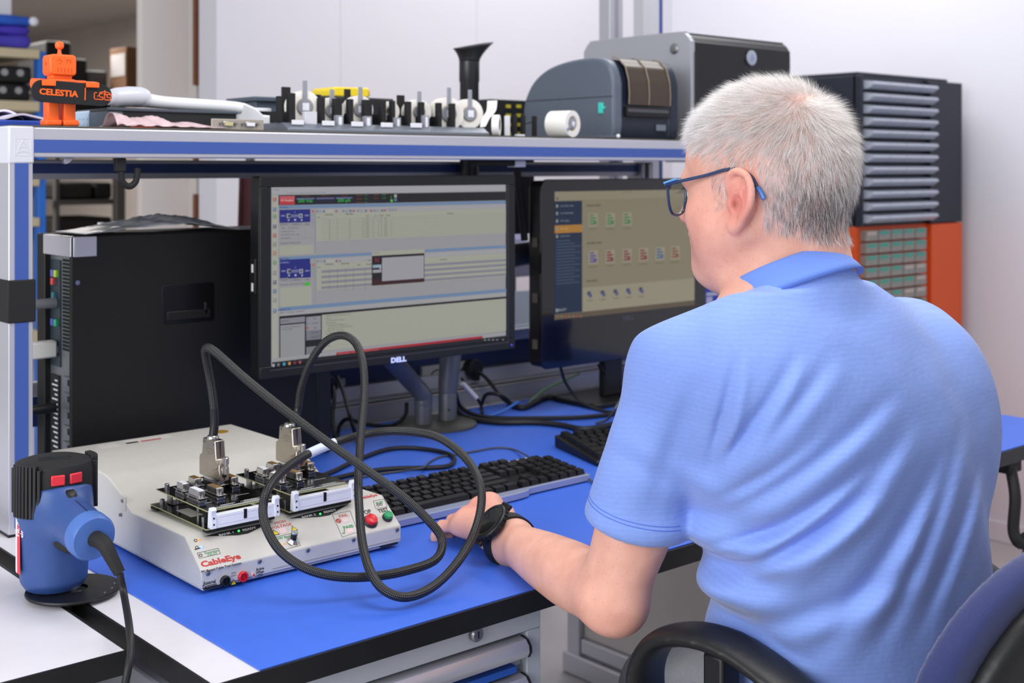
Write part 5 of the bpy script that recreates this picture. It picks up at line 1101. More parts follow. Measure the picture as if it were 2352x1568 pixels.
put('body', MB().box(y0_[0] - .04, onY(905, 240, 2.10)[0], 2.10, 2.21, SZ, zc0 - .001), m_dgrey, db, world=True, bevel=.003)
g0, g1 = onY(582, 240, 2.16), onY(680, 240, 2.16)
gx = thing('grey_bin', 'slate grey bin with a lip behind the left end of the label rack', 'bin', ((g0[0] + g1[0]) / 2, 2.2, SZ))
zt_ = onY(600, 222, 2.16)[2]
put('body', MB().box(g0[0] + .008, g1[0], 2.165, 2.26, SZ, zt_ - .008), M('slate_grey', '#4e5a68', .45), gx, world=True, bevel=.002)
put('lip', MB().box(g0[0], g1[0] + .004, 2.155, 2.27, zt_ - .009, zt_), MATS['slate_grey'], gx, world=True, bevel=.002)

# fume nozzle
nz0 = onY(1078, 262, 2.22); ntop = onY(1090, 100, 2.22)
nz = thing('fume_nozzle', 'black fume extractor pipe with a flared mouth behind the shelf', 'fume extractor', (nz0[0], 2.22, 1.0))
dN = nz0[0] * FW[0] + nz0[1] * FW[1]; pxm = dN / 2900
put('pipe', MB().lathe([(22 * pxm, .95), (22 * pxm, onY(1078, 190, 2.22)[2]), (23.5 * pxm, onY(1078, 186, 2.22)[2]), (23.5 * pxm, onY(1078, 140, 2.22)[2])], 28, TX(nz0[0], 2.22, 0)), M('nozzle_black', '#232428', .32), nz, world=True, smooth=True)
zb, ztp = onY(1078, 142, 2.22)[2], onY(1078, 104, 2.22)[2]
vs = []; fs = []; nn_ = 32; K = 8
for k in range(K + 1):
    t = k / K; e = t ** 1.6
    for i in range(nn_):
        an = 2 * math.pi * i / nn_; sx_ = (23.5 + 30 * e) * pxm; sy_ = (23.5 + 12 * e) * pxm
        vs.append((nz0[0] + sx_ * math.cos(an) + .012 * e, 2.22 + sy_ * math.sin(an), zb + (ztp - zb) * t + .010 * e * math.cos(an)))
for k in range(K):
    for i in range(nn_): fs.append((k * nn_ + i, k * nn_ + (i + 1) % nn_, (k + 1) * nn_ + (i + 1) % nn_, (k + 1) * nn_ + i))
o = put('flared_mouth', MB().add(vs, fs), MATS['nozzle_black'], nz, world=True, smooth=True, auto=False); md = o.modifiers.new('s', 'SOLIDIFY'); md.thickness = .002

# black organiser with yellow labels behind, right of the nozzle
o0, o1 = onY(1128, 250, 2.30), onY(1215, 250, 2.30)
og = thing('label_organiser', 'black drawer organiser with yellow labels behind the shelf beside the printer', 'organiser', ((o0[0] + o1[0]) / 2, 2.33, SZ))
put('body', MB().box(o0[0], o1[0] + .02, 2.302, 2.36, 1.13, onY(1150, 228, 2.3)[2]), m_dgrey, og, world=True, bevel=.002)
for r in range(6):
    for c in range(3):
        a = onY(1168 + c * 24, 244 + r * 21, 2.3); put('label', MB().box(a[0] - .007, a[0] + .007, 2.2995, 2.3025, a[2] - .004, a[2] + .004), M('label_yellow', '#c9bb3a', .5), og, world=True)

# thermal label printer: front faces -y, its left side faces -x
qx = 1.971; qy = 1.93; qw = .214; qd = .300; qh = .182
pr_c = thing('label_printer', 'slate grey rounded label printer with a clear brown lid on the shelf', 'printer', (qx, qy, SZ))
m_pr = M('printer_slate', '#5d6675', .42, bump=.03, bscale=900); m_prd = M('printer_dark', '#1f2737', .4)
def sp(k=1.0): return [(max(0, a), max(0, b)) for a, b in smooth_path([(.006, .0), (.0, .030), (-.003, .090), (.002, .130), (.014, .160), (.034, .176), (.075, .182), (.150, .178), (.215, .164), (.262, .138), (.288, .105), (.298, .075), (.300, .030), (.296, 0)], 4)]
put('left_side', MB().prism(sp(), 0, .030, 'x'), m_pr, pr_c, bevel=.008, seg=3)
put('right_side', MB().prism(sp(), qw - .034, qw, 'x'), m_prd, pr_c, bevel=.010, seg=3)
put('core', MB().prism([(a + .004 if a < .1 else a, b) for a, b in sp()], .022, qw - .026, 'x'), m_prd, pr_c, bevel=.002)
q = onX(1197, 232, qx); q2_ = onX(1408, 222, qx); zs = (q[2] + q2_[2]) / 2 - SZ
put('lid_seam', MB().box(-.0006, .002, .004, .294, zs - .0007, zs + .0007), m_black, pr_c)
put('lid_seam', MB().box(qw - .003, qw + .0006, .004, .294, zs - .0007, zs + .0007), m_black, pr_c)
q = onX(1383, 248, qx); yy, zz_ = q[1] - qy, q[2] - SZ
put('release_tab', MB().prism([(yy - .013, zz_), (yy - .004, zz_ + .004), (yy - .004, zz_ + .012), (yy + .010, zz_ + .012), (yy + .010, zz_ - .012), (yy - .004, zz_ - .012), (yy - .004, zz_ - .004)], -.003, .002, 'x'), M('turquoise', '#3fd0c2', .4), pr_c, bevel=.001)
def lidf(u, v):
    P_ = [(.050, .182), (.028, .176), (.008, .160), (-.002, .130), (-.0045, .100), (-.0035, .076)]; k = v * 5; a = int(min(4, k)); f_ = k - a
    return (.040 + (qw - .080) * u, P_[a][0] * (1 - f_) + P_[a + 1][0] * f_ - .003, P_[a][1] * (1 - f_) + P_[a + 1][1] * f_ + (.0015 if v < .3 else 0))
put('clear_lid', MB().grid(lidf, 12, 20), M('smoked_lid', '#4a3f36', .30, spec=.35), pr_c, smooth=True, auto=False)
for u_ in (.0, .48, 1.0):
    put('lid_rib', MB().tube([tuple(np.array(lidf(u_, k / 20)) + np.array([0, -.0015, .0008])) for k in range(21)], .0013, 6), M('lid_edge', '#8d7d6c', .3), pr_c, smooth=True)
put('label_slot', MB().box(.036, qw - .040, -.006, .012, .050, .072), m_black, pr_c, bevel=.001)
put('tear_bar', MB().box(.040, qw - .044, -.0075, .004, .059, .067), M('bar_grey', '#5d5e62', .4, .6), pr_c, bevel=.0008)
put('front_mark', MB().box(qw - .075, qw - .045, -.0005, .004, .020, .034), M('mark_grey', '#6d7684', .5), pr_c, bevel=.001)
for x in (.02, qw - .02):
    for y in (.03, .27): put('foot', MB().cyl((x, y, .0005), .006, .003), m_black, pr_c)
pn = thing('pen', 'white capped stick lying in front of the grey printer', 'pen', (onY(1400, 318, 1.90)[0], 1.895, SZ + .003))
put('barrel', MB().cyl2(tuple(np.array(onY(1330, 316, 1.95)) * [1, 1, 0] + [0, 0, SZ + .003]), tuple(np.array(onY(1420, 318, 1.885)) * [1, 1, 0] + [0, 0, SZ + .003]), .0028, 10), m_mgrey, pn, world=True, smooth=True)
put('cap', MB().sphere(tuple(np.array(onY(1420, 318, 1.885)) * [1, 1, 0] + [0, 0, SZ + .0045]), .0045, 12), m_whitep, pn, world=True, smooth=True)

# large silver and black workstation case on the shelf: black front faces -y, silver side faces -x
KX, KY = 2.262, 1.962; kw = .385; kd = .36; kh = onY(1590, 70, KY)[2] - SZ
ks = thing('silver_case', 'silver and black computer case with rounded top standing behind the printer', 'computer', (KX, KY, SZ))
m_brs = M('brushed_silver', '#b4b6be', .40, .45, var=.03, vscale=4)
def rr(): return smooth_path([(0, 0), (0, kh - .05), (.004, kh - .022), (.022, kh - .004), (.05, kh), (kd - .05, kh), (kd - .022, kh - .004), (kd - .004, kh - .022), (kd, kh - .05), (kd, 0)], 4)
put('silver_side', MB().prism([(max(0, min(kd, a)), max(0, b)) for a, b in rr()], 0, .014, 'x'), m_brs, ks, bevel=.004, seg=3)
put('black_body', MB().prism([(max(0, min(kd, a)) * .99 + .002, max(0, b) * .992) for a, b in rr()], .014, kw, 'x'), M('case_satin_black', '#15161a', .42), ks, bevel=.006, seg=3)
put('front_trim', MB().box(.012, .017, -.0015, .01, .002, kh - .05), M('trim_black', '#2a2b2f', .4), ks)
q = onX(1549, 112, KX); put('side_lock', MB().lathe([(.0125, 0), (.0125, .003), (.0095, .0045), (.0001, .0045)], 24, TX(0, q[1] - KY, q[2] - SZ) @ Matrix.Rotation(R(-90), 4, 'Y'), cap=False), m_steel, ks, smooth=True)
q = onY(1725, 133, KY); bd = put('front_badge', MB().lathe([(.0185, 0), (.0185, .003), (.016, .0045), (.0001, .0042)], 32, TX(q[0] - KX, 0, q[2] - SZ) @ FACE, cap=False), M('badge_silver', '#b9c0cf', .3, .6), ks, smooth=True)
put('badge_mark', MB().boxc((q[0] - KX - .003, -.0048, q[2] - SZ), (.003, .0006, .020), ry=.25).boxc((q[0] - KX + .004, -.0048, q[2] - SZ - .002), (.003, .0006, .013), ry=.25), M('badge_blue', '#7f93c4', .4), bd)
for x in (.03, kw - .03):
    for y in (.03, kd - .03): put('foot', MB().cyl((x, y, .0004), .010, .003), m_black, ks)
# ================================================================ the man
def V3(p): return np.array(p, float)
# head frame: f forward, l to his left, u up
HO = V3((1.226, .944, 1.252)); az = R(7); pt = R(1.5)
Fh = V3((-math.sin(az), math.cos(az), 0)); Lh = V3((-math.cos(az), -math.sin(az), 0)); Uh = V3((0, 0, 1))
Fp = Fh * math.cos(pt) - Uh * math.sin(pt); Up = Uh * math.cos(pt) + Fh * math.sin(pt)
HR = np.stack([Fp, Lh, Up], 1)
def hl(p): return (p - HO) @ HR                    # world -> head local
def hw(q): return HO + HR @ V3(q)
def head_sdf(p):
    q = hl(p); f, l, u = q[:, 0], q[:, 1], q[:, 2]; a = np.stack([f, np.abs(l), u], 1)
    d = s_ell(q, (-.006, 0, .050), (.097, .0765, .088))
    d = smin(d, s_ell(q, (.040, 0, .045), (.054, .064, .060)), .03)
    d = smin(d, s_ell(q, (-.055, 0, .028), (.048, .062, .055)), .03)
    d = smin(d, s_ell(q, (.045, 0, -.022), (.048, .058, .062)), .03)
    d = smin(d, s_ell(a, (.052, .043, -.020), (.030, .024, .026)), .022)      # cheek bones
    d = smin(d, s_cone(a, (.000, .056, -.030), (.064, .020, -.078), .020, .021), .028)   # jaw
    d = smin(d, s_ell(a, (.035, .036, -.050), (.035, .026, .030)), .02)
    d = smin(d, s_ell(q, (.078, 0, -.080), (.019, .024, .018)), .018)         # chin
    d = smin(d, s_ell(q, (.040, 0, -.084), (.045, .038, .022)), .03)          # under the chin
    d = smin(d, s_ell(q, (.078, 0, -.045), (.022, .030, .028)), .018)         # mouth
    d = smin(d, s_ell(q, (.0985, 0, -.041), (.006, .021, .0045)), .006); d = smin(d, s_ell(q, (.0965, 0, -.0505), (.007, .018, .005)), .006)
    d = smin(d, s_cone(a, (.090, .006, .026), (.080, .045, .026), .010, .009), .014)     # brow
    d = smax(d, -s_ell(a, (.098, .032, .010), (.014, .017, .011)), .012)
    d = smin(d, s_sph(a, (.0785, .032, .010), .0122), .003)                   # eyes
    d = smin(d, s_cone(q, (.092, 0, .018), (.113, 0, -.018), .0085, .0115), .011)        # nose
    d = smin(d, s_sph(a, (.102, .011, -.023), .0082), .008)
    d = smax(d, -s_sph(a, (.108, .0065, -.032), .003), .003)
    # ears
    ear = None
    pl = [(.004, .070, .006), (.007, .073, .022), (.000, .079, .035), (-.013, .084, .040), (-.025, .086, .033), (-.031, .087, .016), (-.029, .087, -.004), (-.020, .085, -.020), (-.009, .080, -.033), (-.001, .074, -.037), (.002, .071, -.026)]
    e = None
    a0_ = a; a = np.stack([a[:, 0], a[:, 1], (a[:, 2] + .001) / .88], 1)
    pl = smooth_path(pl, 3)
    for (A, B_) in zip(pl[:-1], pl[1:]):
        c = s_cone(a, A, B_, .0043, .0043); e = c if e is None else smin(e, c, .003)
    e = smin(e, s_ell(a, (-.012, .077, .004), (.017, .005, .034)), .006)
    e = smin(e, s_cone(a, (-.018, .081, .026), (-.014, .081, -.016), .0042, .0040), .004)
    e = smin(e, s_ell(a, (-.003, .075, -.030), (.0085, .0055, .010)), .006)
    e = smax(e, -s_ell(a, (-.008, .0855, -.003), (.0090, .0115, .0130)), .003); e = smax(e, -s_ell(a, (-.014, .088, .022), (.006, .007, .008)), .003); e = smax(e, -s_ell(a, (-.022, .089, .016), (.0035, .006, .016)), .003)
    e = smin(e, s_ell(a, (.004, .075, -.003), (.0045, .0055, .007)), .004)
    return smin(d, e, .006)
# skeleton joints
NK0 = at(1852, 668, 1.515); NK1 = hw((-.028, 0, -.005))
SHL = at(1572, 850, 1.475); SHR = at(2078, 798, 1.64)
ELB = at(1404, 1370, 1.478); WRI = at(1171, 1242, 1.733)
ELR = V3((1.53, 1.04, .80)); WRR = V3((1.52, 1.30, .80))
TR = R(-6)                                          # torso turned a little
TF = V3((-math.sin(TR), math.cos(TR), 0)); TL = V3((-math.cos(TR), -math.sin(TR), 0))
# torso stations: z, centre px at d, half width, half depth
ST = [(.42, 1.285, .870, .185, .150), (.60, 1.288, .872, .182, .150), (.70, 1.288, .868, .178, .146), (.80, 1.286, .866, .178, .138), (.90, 1.278, .873, .184, .134), (.98, 1.268, .884, .192, .132), (1.05, 1.256, .898, .194, .122), (1.10, 1.247, .910, .176, .105), (1.14, 1.240, .922, .135, .085), (1.17, 1.236, .930, .09, .070), (1.20, 1.234, .936, .065, .062)]
ST_ = np.array(ST); _z = np.linspace(ST_[0, 0], ST_[-1, 0], 160)
_c = np.stack([np.interp(_z, ST_[:, 0], ST_[:, k]) for k in range(1, 5)], 1); _g = np.exp(-(np.arange(-12, 13) / 5.0) ** 2); _g /= _g.sum()
_c = np.stack([np.convolve(np.pad(_c[:, k], 12, mode='edge'), _g, 'valid') for k in range(4)], 1); STa = np.concatenate([_z[:, None], _c], 1)
def torso_sdf(p, grow=0.0):
    z = p[:, 2]; cx = np.interp(z, STa[:, 0], STa[:, 1]); cy = np.interp(z, STa[:, 0], STa[:, 2]); hw_ = np.interp(z, STa[:, 0], STa[:, 3]) + grow; hd = np.interp(z, STa[:, 0], STa[:, 4]) + grow
    dx = p[:, 0] - cx; dy = p[:, 1] - cy; s = dx * TL[0] + dy * TL[1]; t = dx * TF[0] + dy * TF[1]
    k = (np.abs(s / hw_) ** 2.3 + np.abs(t / hd) ** 2.3) ** (1 / 2.3); d = (k - 1) * np.minimum(hw_, hd) * .92
    return np.maximum(d, np.maximum(STa[0, 0] - z, z - STa[-1, 0]))
def hand_bones():
    """left hand: palm down on the keyboard edge, fingers curled"""
    out = []
    w = WRI; kn = [onz(1119, 1137, .8115), onz(1096, 1148, .811), onz(1073, 1167, .803), onz(1052, 1191, .7915)]
    return w, kn
HW, KN = hand_bones()
def body_sdf(p):
    d = head_sdf(p)
    d = smin(d, s_cone(p, NK0, NK1, .062, .058), .03)
    d = smin(d, s_cone(p, hw((.030, 0, -.080)), NK0 + TF * .026, .036, .044), .035)
    t = torso_sdf(p, -.032); d = smin(d, t, .02)
    for S, s in ((SHL, 1), (SHR, -1)):
        d = smin(d, s_cone(p, NK0 - V3((0, 0, .055)), S - V3((0, 0, .02)), .040, .036), .03)
    d = smin(d, arm_sdf(p), .02)
    return d
def s_tap(p, a, b, ts, rs):
    a = V3(a); b = V3(b); ab = b - a; t = ((p - a) @ ab) / (ab @ ab); tc_ = np.clip(t, 0, 1)
    return np.sqrt(((p - a - tc_[:, None] * ab) ** 2).sum(1)) - np.interp(tc_, ts, rs)
_t = np.linspace(0, 1, 40)
def sm_r(ts, rs):
    r = np.interp(_t, ts, rs); g = np.exp(-(np.arange(-8, 9) / 3.5) ** 2); g /= g.sum(); return np.convolve(np.pad(r, 8, mode='edge'), g, 'valid')
R_UP = sm_r([0, .4, .75, 1], [.050, .050, .044, .037]); R_FO = sm_r([0, .12, .35, .65, .88, 1], [.035, .039, .0415, .0355, .0285, .0275])
def arm_sdf(p):
    d = s_tap(p, SHL - V3((0, 0, .01)), ELB, _t, R_UP)
    d = smin(d, s_sph(p, ELB + V3((.002, -.014, -.010)), .026), .022)          # point of the elbow
    d = smin(d, s_tap(p, ELB, WRI, _t, R_FO), .024)
    # right arm, reaching forward to the bench
    r = s_cone(p, SHR, ELR, .054, .044); r = smin(r, s_cone(p, ELR, WRR, .045, .029), .02)
    r = smin(r, s_ell(p, WRR + V3((-.005, .06, -.008)), (.042, .055, .017)), .015)
    for k in range(4):
        a = WRR + V3((-.035 + .021 * k, .10, -.010)); b = a + V3((0, .040, .004)); c = b + V3((0, .028, -.020))
        r = smin(r, smin(s_cone(p, a, b, .0088, .008), s_cone(p, b, c, .008, .0068), .003), .004)
    r = smin(r, smin(s_cone(p, WRR + V3((-.035, .03, -.008)), WRR + V3((-.065, .075, -.014)), .012, .0095), s_cone(p, WRR + V3((-.065, .075, -.014)), WRR + V3((-.068, .105, -.022)), .0095, .0075), .004), .006)
    d = np.minimum(d, r)
    # left hand
    pal = s_cone(p, WRI, (KN[0] + KN[1]) / 2 - V3((0, .012, .012)), .027, .0205)
    pal = smin(pal, s_cone(p, WRI, (KN[2] + KN[3]) / 2 - V3((0, .010, .010)), .027, .0195), .02)
    pal = smin(pal, s_cone(p, KN[0] - V3((.004, .014, .012)), KN[3] - V3((-.004, .008, .008)), .016, .0145), .014)
    d = smin(d, pal, .018)
    fd = FINGERS
    for j, ch in enumerate(fd):
        rr = FR_[j]; e = None
        for (A, B_, ra, rb) in zip(ch[:-1], ch[1:], rr[:-1], rr[1:]):
            c = s_cone(p, A, B_, ra, rb); e = c if e is None else smin(e, c, .003)
        d = smin(d, e, .0065)
    for k in KN: d = smin(d, s_sph(p, k - V3((0, 0, .010)), .0108), .008)
    return d
FD = ((KN[1] + KN[2]) / 2 - WRI); FD[2] = 0; FD /= np.linalg.norm(FD)
SD = V3((FD[1], -FD[0], 0))                          # to the thumb side
def fing(k, l1, l2, l3, a1, a2, a3, sp):
    c = [k - V3((0, 0, .010))]; a = 0
    dirn = lambda an: (FD * math.cos(sp) + SD * math.sin(sp)) * math.cos(an) - V3((0, 0, 1)) * math.sin(an)
    for L_, an in ((l1, a1), (l2, a2), (l3, a3)): c.append(c[-1] + dirn(R(an)) * L_)
    return c
FINGERS = [fing(KN[0], .040, .024, .018, 34, 72, 96, .08), fing(KN[1], .043, .027, .019, 30, 70, 95, .02), fing(KN[2], .040, .025, .018, 24, 66, 90, -.08), fing(KN[3], .033, .021, .017, 12, 52, 78, -.24)]
FINGERS.append([WRI + FD * .030 + SD * .022 - V3((0, 0, .008)), KN[0] + SD * .020 - FD * .020 - V3((0, 0, .026)), KN[0] + SD * .024 + FD * .010 - V3((0, 0, .038)), KN[0] + SD * .016 + FD * .032 - V3((0, 0, .044))])
FR_ = [[.0108, .0096, .0085, .0072], [.0110, .0098, .0087, .0074], [.0106, .0094, .0084, .0071], [.0098, .0086, .0076, .0066], [.0150, .0125, .0105, .0085]]
man = thing('person', 'man with short white hair, blue polo shirt and glasses, seated at the bench', 'person', (1.286, .87, 0))
OFF = Matrix.Translation(man['_l']).inverted()
me = sdf_mesh(body_sdf, (.93, .70, .69), (1.66, 1.58, 1.42), .0021, 'body')
co = mesh_co(me); q = hl(co); f, l, u = q[:, 0], q[:, 1], q[:, 2]
base = np.tile(np.array(lin('#e6b19e')), (len(co), 1)); red = np.array(lin('#de8a80')); pale = np.array(lin('#ecbfae'))
def mixc(c, w): base[:] = base * (1 - w[:, None]) + c * w[:, None]
inhead = np.clip((co[:, 2] - 1.15) / .03, 0, 1)
mixc(red, inhead * .85 * np.exp(-((f + .012) ** 2 + (u - .0) ** 2) / .0010) * (np.abs(l) > .070))
mixc(red, inhead * .40 * np.exp(-((f - .055) ** 2 + (u + .02) ** 2 + (np.abs(l) - .045) ** 2) / .0012))
mixc(red, inhead * .5 * np.exp(-((f - .113) ** 2 + (u + .02) ** 2 + l ** 2) / .0004))
mixc(np.array(lin('#c98a80')), inhead * .45 * np.exp(-((f - .06) ** 2 / .002 + (u + .065) ** 2 / .0009)))     # stubble
mixc(np.array(lin('#8a4038')), .8 * np.exp(-((f + .003) ** 2 + (np.abs(l) - .074) ** 2 + (u + .004) ** 2) / .00003))  # shade of the ear canal, painted into the skin colour
mixc(np.array(lin('#b9605c')), np.exp(-((f - .099) ** 2 + (u + .046) ** 2 * 2 + l ** 2 * .25) / .00006))
mixc(np.array(lin('#f2efe9')), (((f - .0785) ** 2 + (np.abs(l) - .032) ** 2 + (u - .010) ** 2 < .0126 ** 2) & (f > .082)) * 1.0)
mixc(np.array(lin('#4a5a66')), (((f - .091) ** 2 + (np.abs(l) - .032) ** 2 + (u - .008) ** 2 < .0050 ** 2)) * 1.0)
hm_ = np.clip((u - .055) / .02, 0, 1) * np.clip((.075 - f) / .01, 0, 1) + np.clip((-f - .03) / .01, 0, 1) * np.clip((u + .045) / .02, 0, 1); mixc(np.array(lin('#dcb9b3')), np.clip(hm_, 0, 1) * inhead * .8)
hand = np.exp(-((co - (KN[1] + KN[2]) / 2) ** 2).sum(1) / .0016); mixc(red, .45 * hand)
elb = np.exp(-((co - ELB + V3((0, 0, .03))) ** 2).sum(1) / .002); mixc(red, .35 * elb)
set_col(me, base)
me.transform(OFF)
def skin_mat():
    m = M('skin', '#e2ad9a', .48, attr='Col', sub=.12, bump=.16, bscale=700, spec=.35); nt = m.node_tree; N = nt.nodes; L = nt.links; b = N['Principled BSDF']
    tc = N.new('ShaderNodeTexCoord'); n1 = N.new('ShaderNodeTexNoise'); n1.inputs['Scale'].default_value = 35; n1.inputs['Detail'].default_value = 6; L.new(tc.outputs['Object'], n1.inputs['Vector'])
    r1 = N.new('ShaderNodeValToRGB'); r1.color_ramp.elements[0].position = .3; r1.color_ramp.elements[0].color = (.90, .82, .80, 1); r1.color_ramp.elements[1].position = .7; r1.color_ramp.elements[1].color = (1.06, 1.04, 1.03, 1); L.new(n1.outputs['Fac'], r1.inputs[0])
    vo = N.new('ShaderNodeTexVoronoi'); vo.inputs['Scale'].default_value = 170; L.new(tc.outputs['Object'], vo.inputs['Vector'])
    r2 = N.new('ShaderNodeValToRGB'); r2.color_ramp.elements[0].position = .06; r2.color_ramp.elements[0].color = (.80, .66, .60, 1); r2.color_ramp.elements[1].position = .22; r2.color_ramp.elements[1].color = (1, 1, 1, 1); L.new(vo.outputs['Distance'], r2.inputs[0])
    at_ = [n for n in N if n.type == 'ATTRIBUTE'][0]
    m1 = N.new('ShaderNodeMix'); m1.data_type = 'RGBA'; m1.blend_type = 'MULTIPLY'; m1.inputs['Factor'].default_value = 1; L.new(at_.outputs['Color'], m1.inputs['A']); L.new(r1.outputs[0], m1.inputs['B'])
    m2 = N.new('ShaderNodeMix'); m2.data_type = 'RGBA'; m2.blend_type = 'MULTIPLY'; m2.inputs['Factor'].default_value = .55; L.new(m1.outputs['Result'], m2.inputs['A']); L.new(r2.outputs[0], m2.inputs['B']); L.new(m2.outputs['Result'], b.inputs['Base Color'])
    return m
m_skin = skin_mat()
body = put('body', me, m_skin, man, smooth=True, auto=False)

# ---------------------------------------------------------------- polo shirt
SLD = (ELB - SHL) / np.linalg.norm(ELB - SHL)
HEM = SHL + (ELB - SHL) * .67
HEMN = SLD * 1.0 + V3((.22, .0, .0)); HEMN /= np.linalg.norm(HEMN)
CN = V3((-.05, .42, .90)); CN /= np.linalg.norm(CN)       # collar plane normal
RC = at(1815, 648, 1.505) + TF * .008                                # middle of the collar ring
def fold(p, A, B_, wdt, dep):
    """a crease running along A-B: ridge beside a groove"""
    A = V3(A); B_ = V3(B_); ab = B_ - A; L_ = np.linalg.norm(ab); ab = ab / L_; r = p - A; t = r @ ab; side = r - t[:, None] * ab
    nrm = np.cross(ab, V3((-.6, -.75, .1))); nrm /= np.linalg.norm(nrm); s = side @ nrm; tt = np.clip((t + .03) / (L_ + .06), 0, 1); env = np.sin(math.pi * tt) ** 1.3; s_c = 1.0
    dist2 = np.sqrt((side ** 2).sum(1)); near_ = np.exp(-(dist2 / .085) ** 2)
    return dep * env * near_ * (np.exp(-((s - wdt * .6) / wdt) ** 2) - 1.15 * np.exp(-((s + wdt * .5) / (wdt * .8)) ** 2))
def bk(px, py, d): return at(px, py, d)
FOLDS = [(bk(1650, 1372, 1.36), bk(2010, 1165, 1.33), .011, .0085), (bk(1680, 1300, 1.36), bk(1990, 1085, 1.35), .010, .0070), (bk(1760, 1370, 1.34), bk(2110, 1010, 1.36), .015, .0068), (bk(1900, 1500, 1.34), bk(2200, 1040, 1.40), .017, .0070), (bk(2030, 1470, 1.35), bk(2235, 1000, 1.43), .014, .0050),
         (bk(1650, 1215, 1.37), bk(2060, 930, 1.37), .013, .0055), (bk(1655, 1080, 1.39), bk(1800, 850, 1.40), .011, .0080), (bk(1690, 1070, 1.38), bk(1900, 850, 1.38), .013, .0048), (bk(1640, 1440, 1.37), bk(1830, 1530, 1.33), .011, .0065), (bk(1700, 1500, 1.34), bk(2090, 1340, 1.34), .016, .0055),
         (bk(2120, 1420, 1.38), bk(2262, 1090, 1.46), .012, .0036), (bk(1642, 1040, 1.40), bk(1672, 860, 1.41), .008, .0065), (bk(1570, 880, 1.42), bk(1480, 1160, 1.42), .016, .0028), (bk(1620, 1130, 1.42), bk(1430, 1030, 1.44), .012, .0026), (bk(1660, 1150, 1.39), bk(1850, 1010, 1.38), .008, .0035), (bk(1640, 1270, 1.38), bk(1770, 1230, 1.36), .007, .0040)]
def shirt_sdf(p):
    d = np.maximum(torso_sdf(p, 0.0), p[:, 2] - 1.15)
    for S in (SHL, SHR):
        d = smin(d, s_cone(p, RC - V3((0, 0, .064)) - TF * .01, S - V3((0, 0, .002)), .062, .060), .035)
    d = smin(d, s_cone(p, RC - V3((0, 0, .075)), RC - CN * .020, .080, .0790), .025)
    ch = SHL + (SHR - SHL) * .5; d = smin(d, s_ell(p, SHR + V3((-.02, -.05, -.09)), (.085, .08, .13)), .05)
    d = smin(d, s_ell(p, SHL + V3((.05, -.04, -.10)), (.07, .07, .11)), .05)
    # left sleeve, widening to the hem
    sl = s_cone(p, SHL, HEM + SLD * .05, .060, .0615); sl = smax(sl, (p - HEM) @ HEMN, .007)
    slr = s_cone(p, SHR, SHR + (ELR - SHR) * .66, .060, .066)
    # waist bunching on his left side
    ks_ = np.clip((HEM - p) @ HEMN / .18, 0, 1) * .03 + .004; d = smin(d, sl, ks_); d = smin(d, slr, .022)
    wv = p[:, 2]
    side = np.exp(-(((p - at(1640, 1330, 1.42)) ** 2).sum(1)) / .006)
    d = d - side * (.012 * np.sin((wv - .86) * 2 * math.pi / .062) + .002)
    for (A, B_, wd, dp) in FOLDS: d = d - fold(p, A, B_, wd, dp)
    d = smax(d, (p - (RC - CN * .004)) @ CN, .006)
    return d * .9
me = sdf_mesh(shirt_sdf, (.95, .66, .58), (1.66, 1.13, 1.24), .0030, 'shirt')
me.transform(OFF)
